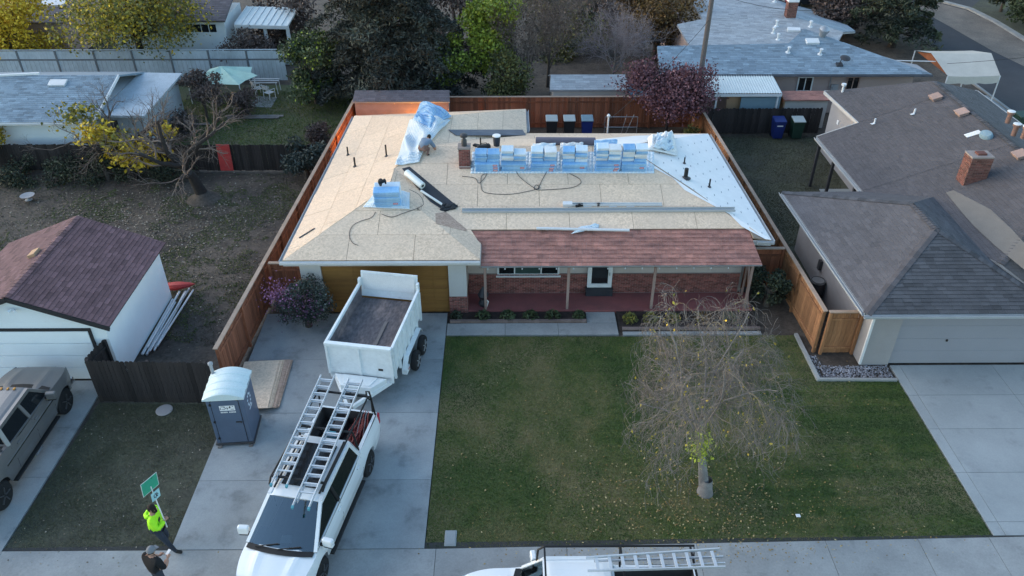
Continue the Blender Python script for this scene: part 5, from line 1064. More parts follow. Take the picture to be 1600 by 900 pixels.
def vehicle(root, paint, wb=3.68, fo=.95, ro=1.2, xb=-1.5, xc=1.55, xt=.85, hw=.99, belt=1.22, bedz=1.32, hoodz=1.2, roofz=1.93, wr=.40, split=(-.1,), rim='rim', bed=True, sill=.42, glass='glass_dark', flare=.0):
    xr, xf = -wb / 2, wb / 2; tail, nose = xr - ro, xf + fo; ar = wr + .11
    xs = set(np.linspace(tail, nose, 44).tolist())
    for ax in (xr, xf): xs |= set((ax + ar * math.cos(a) for a in np.linspace(0, math.pi, 13)))
    xs |= {xb - .001, xb + .001, xc}; xs = sorted(xs)
    def bot(x):
        b = sill + (.12 * max(0, (tail + .5 - x) / .5)) + (.06 * max(0, (x - nose + .4) / .4))
        for ax in (xr, xf):
            if abs(x - ax) < ar: b = max(b, wr + math.sqrt(ar * ar - (x - ax) ** 2))
        return b
    def top(x):
        if x < xb: return bedz if bed else bedz - .04 * (xb - x)
        if x <= xc: return belt + (bedz - belt) * max(0, 1 - (x - xb) / .6) * .6
        t = (x - xc) / (nose - xc); return hoodz + (belt - hoodz) * max(0, 1 - t * 6) - .11 * t * t
    def wid(x, z):
        w_ = hw - .05 * max(0, (.75 - z) / .4) - .05 * max(0, (z - 1.0) / .35) ** 1.5
        if x > nose - .9: w_ -= .17 * ((x - nose + .9) / .9) ** 2.2
        if x < tail + .4: w_ -= .04 * ((tail + .4 - x) / .4) ** 2
        for ax in (xr, xf):
            d = abs(x - ax) / (ar + .12)
            if d < 1: w_ += (.03 + flare) * math.cos(d * math.pi / 2) * max(0, 1 - abs(z - wr - ar * .9) / .35)
        return w_
    mb = MB(); nz = 8
    for s in (-1, 1):
        g = [[(x, s * wid(x, bot(x) + (top(x) - bot(x)) * k / nz), bot(x) + (top(x) - bot(x)) * k / nz) for k in range(nz + 1)] for x in xs]
        for i in range(len(xs) - 1):
            for k in range(nz): mb.poly([g[i][k], g[i + 1][k], g[i + 1][k + 1], g[i][k + 1]])
    # bonnet
    hx = np.linspace(xc, nose, 12); ny = 24
    def hz(x, yy):
        t = (x - xc) / (nose - xc); z = top(x) + .075 * (1 - yy ** 2) * (1 - .5 * t * t); z += .03 * math.exp(-((abs(yy) - .52) / .13) ** 2) * (1 - t ** 4) * (.3 + .7 * min(1, t * 4)); return z - .12 * max(0, t - .9) * 3
    for i in range(11):
        for j in range(ny):
            q = []
            for (a, b) in ((hx[i], -1 + 2 * j / ny), (hx[i + 1], -1 + 2 * j / ny), (hx[i + 1], -1 + 2 * (j + 1) / ny), (hx[i], -1 + 2 * (j + 1) / ny)): q.append((a, b * wid(a, top(a)), hz(a, b)))
            mb.poly(q)
    # nose and tail faces
    for xx, sgn in ((nose, 1), (tail, -1)):
        for j in range(ny):
            y0, y1 = -1 + 2 * j / ny, -1 + 2 * (j + 1) / ny; zb = bot(xx)
            za = (hz(xx, y0), hz(xx, y1)) if sgn > 0 else (top(xx), top(xx))
            mb.poly([(xx, y0 * wid(xx, zb), zb), (xx, y1 * wid(xx, zb), zb), (xx, y1 * wid(xx, za[1]), za[1]), (xx, y0 * wid(xx, za[0]), za[0])])
    if bed:                                                    # open bed with rails
        iw = hw - .17; fl = .8; x0, x1 = tail + .07, xb - .05; wt = lambda x: wid(x, top(x))
        for s in (-1, 1):
            mb.poly([(tail, s * wt(tail), bedz), (xb, s * wt(xb - .01), bedz), (x1, s * iw, bedz), (x0, s * iw, bedz)])
        mb.poly([(tail, -wt(tail), bedz), (tail, wt(tail), bedz), (x0, iw, bedz), (x0, -iw, bedz)])
        lb = MB()
        for s in (-1, 1): lb.poly([(x0, s * iw, bedz), (x1, s * iw, bedz), (x1, s * iw, fl), (x0, s * iw, fl)]); lb.b2(xr - .45, xr + .45, s * iw - .12 if s > 0 else s * iw, s * iw if s > 0 else s * iw + .12, fl, fl + .24)
        for xx in (x0, x1): lb.poly([(xx, -iw, bedz), (xx, iw, bedz), (xx, iw, fl), (xx, -iw, fl)])
        lb.poly([(x0, -iw, fl), (x1, -iw, fl), (x1, iw, fl), (x0, iw, fl)]); lb.build('bed_liner', 'liner', root, fixn=False)
        mb.poly([(x1, -hw + .06, bedz), (x1, hw - .06, bedz), (xb + .03, hw - .06, bedz), (xb + .03, -hw + .06, bedz)])
    else:
        for i, (a, b) in enumerate(zip(xs, xs[1:])):
            if b <= xb + .01: mb.poly([(a, -wid(a, top(a)), top(a)), (b, -wid(b, top(b)), top(b)), (b, wid(b, top(b)), top(b)), (a, wid(a, top(a)), top(a))])
    body = mb.build('body', paint, root, smooth=38)
    # cab: corners
    bw0, tw = hw - .07, hw - .30; zb = belt
    FBx, BBx = xc - .02, xb + .01; FTx, BTx = xt, xb + (.16 if bed else .75)
    cw = MB(); rt_ = roofz - .09; tw2 = tw + .02
    def lerp3(a, b, t): return tuple(a[k] + (b[k] - a[k]) * t for k in range(3))
    cab = MB(); bpil = MB()
    for s in (-1, 1):
        fb, bb, ft, bt = (FBx, s * bw0, zb), (BBx, s * bw0, zb + (bedz - belt) * .6), (FTx, s * tw2, rt_), (BTx, s * tw2, rt_)
        cab.bar(fb, ft, .09, .09); cab.bar(bb, bt, .12, .10)
        cuts = [0] + [(FBx - q) / (FBx - BBx) for q in split] + [1]
        for q in cuts[1:-1]: MB().bar(lerp3(fb, bb, q), lerp3(ft, bt, max(0.02, (q * (FBx - BBx) - (FBx - FTx)) / (FTx - BTx))), .11, .06).build('door_pillar', 'black' if paint == 'paint_white' else paint, root)
        cab.bar(ft, bt, .10, .12); cab.bar(fb, bb, .05, .05)
        for q0, q1 in zip(cuts, cuts[1:]):
            f0 = max(0., (q0 * (FBx - BBx) - (FBx - FTx)) / (FTx - BTx)); f1 = min(1., (q1 * (FBx - BBx) - (FBx - FTx)) / (FTx - BTx))
            a, b, c, d = lerp3(fb, bb, q0), lerp3(fb, bb, q1), lerp3(ft, bt, f1), lerp3(ft, bt, f0)
            MB().poly([a, b, c, d]).build('side_window', glass, root, fixn=False)
    cab.bar((BTx, -tw2, rt_), (BTx, tw2, rt_), .1, .1); cab.bar((FTx, -tw2, rt_), (FTx, tw2, rt_), .07, .07)
    cab.poly([(BBx, -bw0, bedz - .3), (BBx, bw0, bedz - .3), (BBx, bw0, bedz + .02), (BBx, -bw0, bedz + .02)])
    nx, ny2 = 10, 8
    for i in range(nx):
        for j in range(ny2):
            q = []
            for a, b in ((i, j), (i + 1, j), (i + 1, j + 1), (i, j + 1)):
                u, v = a / nx, -1 + 2 * b / ny2; x = BTx - .03 + (FTx + .05 - BTx + .03) * u; e = (1 - (2 * u - 1) ** 6)
                q.append((x, v * (tw2 + .05), rt_ + .02 + .075 * (1 - v ** 4) * (.55 + .45 * e)))
            cab.poly(q)
    cab.build('cab', paint, root, smooth=40); 
    ws = MB(); n_ = 10
    for j in range(n_):
        q = []
        for b, lvl in ((j, 0), (j + 1, 0), (j + 1, 1), (j, 1)):
            v = -1 + 2 * b / n_
            q.append((FBx + .02 + .1 * (1 - v * v), v * bw0, zb + .02 + .03 * (1 - v * v)) if lvl == 0 else (FTx + .03 + .04 * (1 - v * v), v * tw2, rt_ + .02))
        ws.poly(q)
    ws.build('windscreen', 'windscreen', root, smooth=40, fixn=False)
    MB().poly([(BBx + .005, -bw0 + .1, bedz + .03), (BBx + .005, bw0 - .1, bedz + .03), (BTx - .01, tw2 - .06, rt_ - .05), (BTx - .01, -tw2 + .06, rt_ - .05)]).build('rear_window', glass, root, fixn=False)
    cl = MB()
    for j in range(8):
        v0, v1 = -1 + 2 * j / 8, -1 + 2 * (j + 1) / 8; f_ = lambda v, d: (FBx + d + .12 * (1 - v * v), v * (bw0 - .02), zb + .028 + .05 * (1 - v * v) - d * .02)
        cl.poly([f_(v0, 0.0), f_(v1, 0.0), f_(v1, .17), f_(v0, .17)])
    cl.build('cowl', 'black', root, fixn=False)
    # inside: dash, seats, floor
    MB().b2(BBx + .1, FBx - .1, -hw + .14, hw - .14, .5, .75).b2(FBx - .55, FBx - .05, -hw + .15, hw - .15, .9, belt - .02).build('cabin_floor', 'membrane_grey', root)
    for s in (-.42, .42):
        MB().b2(xt - .75, xt - .2, s - .26, s + .26, .75, .95).box((xt - .8, s, 1.2), (.16, .5, .62), ry=-.15).box((xt - .86, s, 1.58), (.1, .26, .18)).build('seat', 'seat', root, bevel=.04)
    MB().b2(tail + .1, nose - .1, -hw + .2, hw - .2, .34, .72).build('underbody', 'black', root)
    wheel_set(root, [(xr, -hw + .13), (xr, hw - .13), (xf, -hw + .13), (xf, hw - .13)], wr, .27, rim)
    # lamps, bumpers, mirrors, handles, seams
    for s in (-1, 1):
        MB().box((nose - .08, s * (hw - .34), hoodz - .26), (.2, .34, .2), rz=-s * .25).build('headlight', 'lamp_clear', root, bevel=.03)
        MB().box((tail + .02, s * (hw - .09), bedz - .24), (.14, .13, .4)).build('tail_light', 'lamp_red', root, bevel=.03)
        m = MB().box((xc - .30, s * (hw + .17), belt + .1), (.15, .30, .26), rz=-s * .12).build('mirror', paint, root, bevel=.04); m2 = MB().bar((xc - .28, s * (hw - .06), belt - .0), (xc - .3, s * (hw + .1), belt + .02), .09, .07).box((xc - .30, s * (hw + .17), belt - .03), (.13, .25, .06), rz=-s * .12).build('mirror_base', 'black', m, bevel=.015)
        for q in list(split): MB().box((q + .15 - (.0), s * (hw + .005), belt - .12), (.18, .04, .05)).build('door_handle', paint, root, bevel=.012)
        MB().box((xb + .35, s * (hw + .004), belt - .10), (.18, .04, .05)).build('door_handle', paint, root, bevel=.012)
        for xx in [xb + .03] + list(split) + [xc - .08]: 
            z0_, z1_ = sill + .06, belt - .02
            if all(abs(xx - ax) > ar for ax in (xr, xf)): MB().poly([(xx - .008, s * (wid(xx, z0_) + .004), z0_), (xx + .008, s * (wid(xx, z0_) + .004), z0_), (xx + .008, s * (wid(xx, .8) + .004), .8), (xx - .008, s * (wid(xx, .8) + .004), .8)]).poly([(xx - .008, s * (wid(xx, .8) + .004), .8), (xx + .008, s * (wid(xx, .8) + .004), .8), (xx + .008, s * (wid(xx, z1_) + .004), z1_), (xx - .008, s * (wid(xx, z1_) + .004), z1_)]).build('door_seam', 'black', root, fixn=False)
        MB().box(((xr + xf) / 2, s * (hw - .02), sill - .06), (wb - 1.25, .16, .06)).build('step_bar', 'black', root, bevel=.02)
        for ax in (xr, xf):
            lip = MB().tube([(ax + (ar + .0) * math.cos(a), s * (wid(ax + ar * math.cos(a), wr + ar * math.sin(a)) - .02), wr + ar * math.sin(a)) for a in np.linspace(.05, math.pi - .05, 14)], .02, n=5); lip.build('wheel_arch_trim', paint, root, smooth=40)
            MB().b2(ax - ar, ax + ar, (s * (hw - .30)) - .02, (s * (hw - .30)) + .02, .3, wr + ar + .05).build('wheel_well', 'black', root)
    MB().box((nose + .05, 0, .55), (.2, 2 * hw - .3, .24)).build('front_bumper', 'chrome', root, bevel=.05); MB().box((tail - .07, 0, .55), (.16, 2 * hw - .16, .2)).build('rear_bumper', 'chrome' if bed else paint, root, bevel=.04)
    MB().box((nose - .0, 0, hoodz - .28), (.06, 1.0, .3)).build('grille', 'black', root, bevel=.02)
    if bed: MB().box((tail - .015, 0, 1.02), (.03, 2 * hw - .42, .42)).build('tailgate_panel', paint, root, bevel=.02)
    return dict(tail=tail, nose=nose, xr=xr, xf=xf)
def ladder(label, a, b, wd=.42, upv=(0, 0, 1), dbl=True, name='ladder', rail=.075):
    a, b = Vector(a), Vector(b); o = thing(name, label, 'ladder', a); d = b - a; L = d.length; dn = d / L; s = dn.cross(Vector(upv)).normalized(); u = s.cross(dn)
    for k in (-1, 1): MB().bar(s * k * wd / 2, d + s * k * wd / 2, .03, rail, upv=u).build('rail', 'alu', o, bevel=.006)
    if dbl:
        for k in (-1, 1): MB().bar(s * k * (wd / 2 - .038) - u * .08 + dn * .25, d * .96 + s * k * (wd / 2 - .038) - u * .08, .028, rail, upv=u).build('rail', 'alu', o, bevel=.006)
    n_ = int((L - .2) / .305); first = None
    for i in range(n_):
        c = dn * (.18 + i * .305)
        if first is None: first = MB().bar(-s * (wd / 2 - .016), s * (wd / 2 - .016), .04, .032, upv=u).build('rung', 'alu', o); first.location = c
        else: inst(first, 'rung', o, loc=c)
    if dbl:
        for i in range(n_ - 1): inst(first, 'rung', o, loc=dn * (.18 + i * .305) - u * .08)
    for k in (-1, 1):
        MB().bar(d + s * k * wd / 2 - dn * .02 - u * .01, d + s * k * wd / 2 + dn * .06 - u * .02, .05, .085, upv=u).build('end_cap', 'tool_teal', o)
    return o
# white pickup on the drive (faces the street)
HD = Vector((-.182, -.983, 0)).normalized(); RZ = math.atan2(HD.y, HD.x)
wt_ = thing('pickup_truck', 'white crew cab pickup carrying two ladders in front of the dump trailer', 'pickup', (-5.47, 14.98, .02), RZ)
vehicle(wt_, 'paint_white', wb=3.85, fo=1.02, ro=1.2, xb=-1.42, xc=1.98, xt=.86, split=(.28,), wr=.42, roofz=1.98, belt=1.26, bedz=1.38, hoodz=1.24)
TM = Matrix.Translation((-5.47, 14.98, .02)) @ Matrix.Rotation(RZ, 4, 'Z')
MB().b2(-1.0, .55, -.5, .5, 1.995, 2.003).build('roof_glass', 'black_gloss', wt_)
for s in (-1, 1): MB().b2(-1.2, .7, s * .63 - .025, s * .63 + .025, 1.975, 2.02).build('roof_rail', 'black', wt_, bevel=.01)
badge = MB().box((1.8, .985, .98), (.1, .02, .12)).build('fender_badge', 'dark_metal', wt_)
wb_ = MB(); 
for y in (-.35, .25): wb_.bar((2.1, y - .3, 1.34), (1.98, y + .3, 1.42), .02, .02)
wb_.build('wiper', 'black', wt_)
pp = MB().slab([(1.6, -.15, 1.262), (1.85, -.1, 1.262), (1.8, .2, 1.262), (1.55, .12, 1.262)], .004); pp.build('dashboard_papers', 'label_white', wt_)
rk = thing('ladder_rack', 'black steel ladder rack standing over the white pickup bed and cab', 'rack', (-5.47, 14.98, .02), RZ)
for s in (-1, 1):
    MB().tube([(-3.02, s * .88, 1.38), (-2.98, s * .82, 2.12), (-2.9, s * .78, 2.2)], .03, n=8).build('leg', 'black', rk); MB().tube([(-1.5, s * .88, 1.40), (-1.45, s * .8, 2.15), (-1.4, s * .78, 2.2)], .03, n=8).build('leg', 'black', rk)
    MB().tube([(-2.9, s * .78, 2.2), (.55, s * .76, 2.2), (.72, s * .74, 2.1)], .028, n=8).build('side_rail', 'black', rk)
for x in (-2.9, -1.4, .5): MB().bar((x, -.78, 2.2), (x, .78, 2.2), .05, .05).build('cross_bar', 'black', rk)
def lad_px(label, pr_, pf, zr_, zf, wd): return ladder(label, G(*pr_, zr_), G(*pf, zf), wd)
lad_px('long aluminium extension ladder over the driver side of the white pickup roof', (556, 592), (470, 792), 2.33, 2.31, .43)
lad_px('shorter aluminium extension ladder over the passenger side of the white pickup roof', (512, 587), (436, 757), 2.33, 2.31, .42)
# things in its bed
def inbed(x, y, z): return TM @ Vector((x, y, z))
rr5 = random.Random(8); hb = MB()
for k in range(26):
    c = [inbed(-2.6 + rr5.uniform(-.45, .45) + .25 * math.cos(a), .45 + rr5.uniform(-.1, .12) + .16 * math.sin(a), .86 + k * .012 + rr5.uniform(-.01, .02)) for a in np.linspace(0, 6.1, 12)]
    hb.tube(c, .014, n=5, t=rr5.random())
tag(hb.build('hose_heap', 'rope_red', None), 'tangled heap of red air hoses in the white pickup bed', 'hose')
for k in range(4):
    a = inbed(-3.05 + .02 * k, .55 + .05 * k, 1.5); b = inbed(-2.1, .5 + .12 * k, .95 + .05 * k); m = (a + b) / 2 + Vector((0, 0, .15 - .05 * k))
    tag(MB().tube([a, a.lerp(m, .5) + Vector((0, 0, .1)), m, b], .014, n=5).build('hanging_hose', 'rope_red' if k % 2 else 'membrane_grey', None), 'air hose hanging from the rack into the white pickup bed', 'hose', 'hoses hanging in the pickup bed')
p = inbed(-2.5, .72, .82)
o = MB().box((0, 0, .2), (.5, .32, .4)).build('fuel_can', 'red_plastic', None, bevel=.04); o.location = inbed(-1.75, .1, .81); o.rotation_euler = (0, 0, RZ); tag(o, 'red plastic box between the ladders in the white pickup bed', 'box')
o = MB().box((0, 0, .16), (.3, .3, .32)).build('tool_box', 'tool_teal', None, bevel=.03); o.location = inbed(-2.35, -.32, .81); o.rotation_euler = (0, 0, RZ + .4); tag(o, 'teal box lying in the white pickup bed', 'box')
o = MB().box((0, 0, .14), (.7, .38, .28)).box((.1, .02, .3), (.4, .3, .08)).build('tool_box', 'dark_metal', None, bevel=.03); o.location = inbed(-2.7, -.2, .81); o.rotation_euler = (0, 0, RZ); tag(o, 'dark tool box in the white pickup bed near the tailgate', 'box')
o = MB().lathe([(.15, 0), (.17, .38), (.18, .38), (.18, .4)], n=14).build('bucket', 'gutter_white', None, smooth=40); o.location = inbed(-1.8, -.45, .81); tag(o, 'white bucket standing in the white pickup bed', 'bucket')
hk = [inbed(-3.08, .78, 1.4), inbed(-3.3, .70, 1.75), inbed(-3.38, .62, 1.95), inbed(-3.3, .56, 2.02), inbed(-3.22, .6, 1.9), inbed(-3.3, .64, 1.7)]
tag(MB().tube(hk, .028, n=6).build('rubber_strap', 'black', None, smooth=50), 'black rubber strap curling up from the white pickup tailgate corner', 'strap')
# silver pickup facing the white garage
sp = thing('pickup_truck', 'silver crew cab pickup parked facing the white garage', 'pickup', (-15.5, 17.5, .015), math.pi / 2)
vehicle(sp, 'paint_silver', wb=3.95, fo=.86, ro=1.25, xb=-.95, xc=1.50, xt=.92, split=(.28,), wr=.43, roofz=1.98, belt=1.3, bedz=1.42, hoodz=1.3, hw=1.0, flare=.03)
for y in (-.4, -.2, 0, .2, .4): MB().box((.86, y, 1.99), (.1, .06, .035)).build('marker_lamp', 'lamp_amber', sp, bevel=.01)
for s in (-1, 1): MB().box((.1, s * 1.0, 1.02), (3.0, .02, .05)).build('side_moulding', 'chrome', sp); 
MB().b2(.95, 1.2, -1.12, -1.1, .36, .4).build('step_plate', 'chrome', sp); MB().b2(-.35, .05, -1.12, -1.08, .32, .37).build('step_plate', 'chrome', sp)
bg_ = MB().box((0, 0, .14), (.6, .45, .28)).build('storage_box', 'tool_teal', None, bevel=.04); bg_.location = (-15.1, 15.3, .82); tag(bg_, 'pale blue box in the silver pickup bed', 'box')
rk2 = thing('bed_rack', 'dark tubular bar across the silver pickup bed', 'rack', (-15.5, 16.3, 1.44)); MB().tube([(-.86, 0, -.02), (-.8, 0, .35), (.8, 0, .35), (.86, 0, -.02)], .04, n=8).build('hoop', 'dark_metal', rk2)
# second white pickup at the kerb
s2 = thing('pickup_truck', 'white pickup parked at the kerb with a stepladder over its bed', 'pickup', (1.62, 11.5, -.03), math.pi)
vehicle(s2, 'paint_white', wb=3.68, fo=.95, ro=1.2, xb=-.95, xc=1.3, xt=.75, split=(.15,), wr=.41, roofz=1.98, belt=1.26, bedz=1.36, hoodz=1.22)
MB().slab([(1.5, -.8, 1.235), (1.32, -.78, 1.255), (1.3, .78, 1.255), (1.45, .8, 1.235)], .004).build('sun_shade', 'tarp_tan', s2)
rk3 = thing('ladder_rack', 'black tube rack along the kerbside pickup roof', 'rack', (1.62, 11.5, -.03), math.pi)
for s in (-1, 1):
    MB().tube([(.95, s * .80, 1.5), (.9, s * .84, 2.1), (.75, s * .84, 2.22), (-2.9, s * .84, 2.22), (-3.0, s * .86, 1.4)], .028, n=8).build('side_rail', 'black', rk3); MB().tube([(-1.15, s * .86, 1.4), (-1.1, s * .84, 2.2)], .028, n=8).build('leg', 'black', rk3)
for x in (.75, -1.1, -2.8): MB().bar((x, -.84, 2.22), (x, .84, 2.22), .045, .045).build('cross_bar', 'black', rk3)
sl2 = thing('stepladder', 'folded aluminium stepladder over the kerbside pickup bed', 'ladder', G(918, 893, 2.3), R(2.5))
for y0, y1 in ((.0, -.06), (.36, .45)): MB().bar((0, y0, .03), (3.25, y1, .03), .03, .07).build('rail', 'alu', sl2)
for y0, y1 in ((.05, .1), (.31, .28)): MB().bar((.2, y0, -.045), (3.3, y1, -.045), .028, .06).build('rear_rail', 'alu', sl2)
for k in range(10): MB().box((.25 + k * .31, .175, .03), (.075, .36 + .009 * k, .025)).build('step', 'alu', sl2)
o = MB().box((0, 0, .1), (.8, .5, .2)).build('tool_box', 'red_plastic', None, bevel=.03); o.location = (4.1, 11.6, .8); tag(o, 'red box in the kerbside pickup bed', 'box')
# dark parked car on the back street
dc = thing('parked_car', 'dark car parked beyond the blue grey roofs', 'car', (G(1268, 14).x, G(1268, 14).y + 1.5, -.03), R(14)); vehicle(dc, 'paint_dark', wb=2.8, fo=.85, ro=1.0, xb=-1.7, xc=1.0, xt=.35, hw=.9, belt=.98, bedz=1.02, hoodz=.98, roofz=1.46, wr=.34, split=(-.3,), bed=False, sill=.3)
# ------------------------------------------------------------------ dump trailer
TA, TB = G(558.5, 541, 2.03), G(607, 447, 2.03); TC = (TA + TB) / 2; TC.z = .02; TRZ = math.atan2(TA.y - TB.y, TA.x - TB.x)
tr = thing('dump_trailer', 'empty white dump trailer backed up to the wooden garage door', 'trailer', TC, TRZ)
LB, WB, Z0, Z1 = (TA - TB).length, 2.22, .78, 2.03      # local x points to the street
hx, hy = LB / 2, WB / 2; FZ = 1.42
MB().b2(-hx, hx, -hy + .05, hy - .05, Z0 - .1, Z0).build('floor_frame', 'paint_trailer', tr)
MB().b2(-hx + .03, hx - .04, -hy + .055, hy - .055, Z0 + .001, FZ).build('floor', 'bed_dust', tr)
MB().b2(hx - .05, hx, -hy, hy, .55, Z1 - .1).build('front_wall', 'paint_trailer', tr, bevel=.006); MB().b2(hx - .09, hx + .07, -hy - .03, hy + .03, Z1 - .098, Z1 + .03).build('top_rail', 'paint_trailer', tr, bevel=.02)
for y in (-hy + .01, 0, hy - .01): MB().b2(hx, hx + .04, y - .035, y + .035, Z0 - .05, Z1 - .1).build('stake', 'paint_trailer', tr)
for s in (-1, 1):
    MB().b2(-hx, hx - .05, s * (hy - .022) - .02, s * (hy - .022) + .02, Z0, Z1 - .12).build('side_wall', 'paint_trailer', tr); MB().b2(-hx, hx - .09, s * (hy + .01) - .045, s * (hy + .01) + .045, Z1 - .118, Z1 - .02).build('side_rail', 'paint_trailer', tr, bevel=.012)
    for k in range(7): x = -hx + .1 + k * (LB - .25) / 6; MB().b2(x - .04, x + .04, s * (hy + .04) - .04, s * (hy + .04) + .04, Z0 - .1, Z1 - .12).build('stake', 'paint_trailer', tr)
    MB().b2(-hx + .02, hx - .06, s * (hy - .05) - .008, s * (hy - .05) + .008, FZ + .002, Z1 - .13).build('shade_toned_liner', 'bed_dust', tr)  # dark floor colour reused here to paint in the inner walls' shade
    f = MB(); 
    for (xa, za), (xb2, zb2) in zip(((-1.2, .55), (-1.0, .84), (.62, .84), (.95, .5)), ((-1.0, .84), (.62, .84), (.95, .5), (.95, .5))): f.slab([(xa, s * (hy + .04), za), (xb2, s * (hy + .04), zb2), (xb2, s * (hy + .22), zb2), (xa, s * (hy + .22), za)], .02, nrm=Vector((0, 0, 1)))
    f.build('fender', 'paint_trailer', tr); MB().b2(.62, .97, s * (hy + .05) - .01, s * (hy + .22), .3, .5).build('fender_step', 'paint_trailer', tr) if s > 0 else MB().b2(.62, .97, s * (hy + .22), s * (hy + .05), .3, .5).build('fender_step', 'paint_trailer', tr)
    MB().b2(-.5, hx - .05, s * hy * .8 - .05, s * hy * .8 + .05, .42, .6).build('chassis_rail', 'paint_trailer', tr)
    MB().b2(.66, .78, s * (hy + .222), s * (hy + .226), .36, .42).build('side_marker', 'lamp_red', tr) if s > 0 else None
wheel_set(tr, [(x, s * (hy + .33)) for x in (-.62, .24) for s in (-1, 1)], .37, .2, 'rim_white')
gt = MB(); gt.box((-hx - .10, 0, Z1 - .06), (.05, WB - .1, 1.0), ry=R(-10)); gt.build('tailgate', 'paint_trailer', tr, bevel=.008); 
for s in (-1, 1): MB().box((-hx - .02, s * (hy - .02), Z1 + .05), (.16, .09, .3)).build('gate_hinge', 'paint_trailer', tr, bevel=.01)
MB().box((-hx - .066, 0, Z1 + .06), (.012, WB - .3, .62), ry=R(-10)).build('gate_liner', 'gutter_white', tr)
# tongue with tool box
for s in (-1, 1): MB().bar((hx - .1, s * .98, .52), (hx + 1.28, s * .08, .5), .09, .15).build('tongue_beam', 'paint_trailer', tr)
MB().prism([(hx + .08, -.9), (hx + .08, .9), (hx + .62, .52), (hx + .62, -.52)], .5, .80).build('pump_box', 'paint_trailer', tr, bevel=.015); MB().prism([(hx + .1, -.6), (hx + .1, .6), (hx + .55, .45), (hx + .55, -.45)], .802, .83).build('box_lid', 'paint_trailer', tr, bevel=.01)
MB().bar((hx + 1.2, 0, .5), (hx + 1.55, 0, .5), .08, .1).tube([(hx + 1.1, 0, .15), (hx + 1.1, 0, 1.0)], .035, n=8).build('coupler', 'dark_metal', tr); MB().b2(hx + .07, hx + .075, .62, .78, 1.05, 1.15).build('warning_label', 'black', tr).location = (0, 0, 0); MB().b2(hx + .04, hx + .045, .62, .8, 1.15, 1.19).build('warning_text', 'label_white', tr)
for ch in tr.children:
    if ch.name.startswith('warning'): ch.location = (-.07 if 'label' in ch.name else -.035, 0, 0)
bd = MB().box((0, 0, .03), (1.9, .11, .03)).build('board', 'wood_grey', None); bd.matrix_world = Matrix.Translation(TC) @ Matrix.Rotation(TRZ, 4, 'Z') @ Matrix.Translation((.55, .28, FZ - .01)); tag(bd, 'dusty board lying on the dump trailer floor', 'board')
# ------------------------------------------------------------------ portable toilet, spare roof sheets, meter box
pt_ = thing('portable_toilet', 'blue portable toilet with pale ribbed roof at the edge of the drive', 'portable toilet', (-8.62, 18.45, .02), R(4))
W2, D2 = .56, .58
MB().b2(-W2, W2, -D2, D2, .1, 2.0).build('body', 'toilet_blue', pt_, bevel=.03); MB().b2(-W2 - .04, W2 + .04, -D2 - .04, D2 + .04, .06, .14).build('base', 'dark_metal', pt_, bevel=.02)
for x in (-.48, .48): MB().b2(x - .06, x + .06, -D2 - .1, D2 + .1, 0, .06).build('skid', 'wood_grey', pt_)
rf_ = MB(); na = 12; prof = [(-W2 - .06 + (2 * W2 + .12) * k / na) for k in range(na + 1)]; rzf = lambda x: 2.0 + .2 * (1 - (x / (W2 + .06)) ** 2)
ribs = [(-D2 - .07, 0), (-D2 - .02, .02), (-.42, .02), (-.38, .045), (-.26, .045), (-.22, .02), (-.08, .02), (-.04, .045), (.08, .045), (.12, .02), (.26, .02), (.3, .045), (.42, .045), (.46, .02), (D2 + .02, .02), (D2 + .07, 0)]
for (y0, h0), (y1, h1) in zip(ribs, ribs[1:]):
    for a, b in zip(prof, prof[1:]): rf_.poly([(a, y0, rzf(a) + h0), (b, y0, rzf(b) + h0), (b, y1, rzf(b) + h1), (a, y1, rzf(a) + h1)])
for yy in (-D2 - .07, D2 + .07): rf_.poly([(a, yy, rzf(a)) for a in prof] + [(W2 + .06, yy, 1.96), (-W2 - .06, yy, 1.96)])
for s in (-1, 1): rf_.poly([(s * (W2 + .06), -D2 - .07, 1.96), (s * (W2 + .06), D2 + .07, 1.96), (s * (W2 + .06), D2 + .07, rzf(W2 + .06)), (s * (W2 + .06), -D2 - .07, rzf(W2 + .06))])
rf_.build('roof', 'toilet_roof', pt_, smooth=30)
dr = MB(); pts_ = [(-.42, .16), (.40, .16), (.40, 1.85)] + [(.40 - .82 * k / 10, 1.85 + .16 * math.sin(math.pi * k / 10)) for k in range(1, 10)] + [(-.42, 1.85)]
dr.v = [(x, -D2 - .012, z) for x, z in pts_] + [(x, -D2 + .02, z) for x, z in pts_]; kk = len(pts_); dr.f = [tuple(range(kk))] + [(j, kk + j, kk + (j + 1) % kk, (j + 1) % kk) for j in range(kk)]; dr.t = [.5] * len(dr.f); dr.m = [0] * len(dr.f)
d_ = dr.build('door', 'toilet_blue', pt_, bevel=.008)
ln = MB(); 
for x in (-.43, .41): ln.b2(x - .008, x + .008, -D2 - .006, -D2 + .004, .16, 1.86)
for k in range(10): ln.bar((.41 - .84 * k / 10, -D2 - .004, 1.87 + .165 * math.sin(math.pi * k / 10)), (.41 - .84 * (k + 1) / 10, -D2 - .004, 1.87 + .165 * math.sin(math.pi * (k + 1) / 10)), .012, .016)
ln.build('door_gap', 'black', pt_)
for z in (.35, 1.05, 1.75): MB().tube([(-.44, -D2 - .03, z), (-.44, -D2 + .0, z)], .04, n=10).build('hinge', 'black', d_)
MB().b2(.2, .37, -D2 - .04, -D2 - .012, 1.0, 1.04).tube([(.36, -D2 - .03, 1.0), (.36, -D2 - .012, 1.0)], .03, n=8).build('latch', 'dark_metal', d_)
MB().b2(-.19, .27, -D2 - .016, -D2 - .013, 1.5, 1.70).build('printed_sign', 'label_white', d_)
mk = MB()                                                     # dark strokes of the worn logo, pale line of lettering below
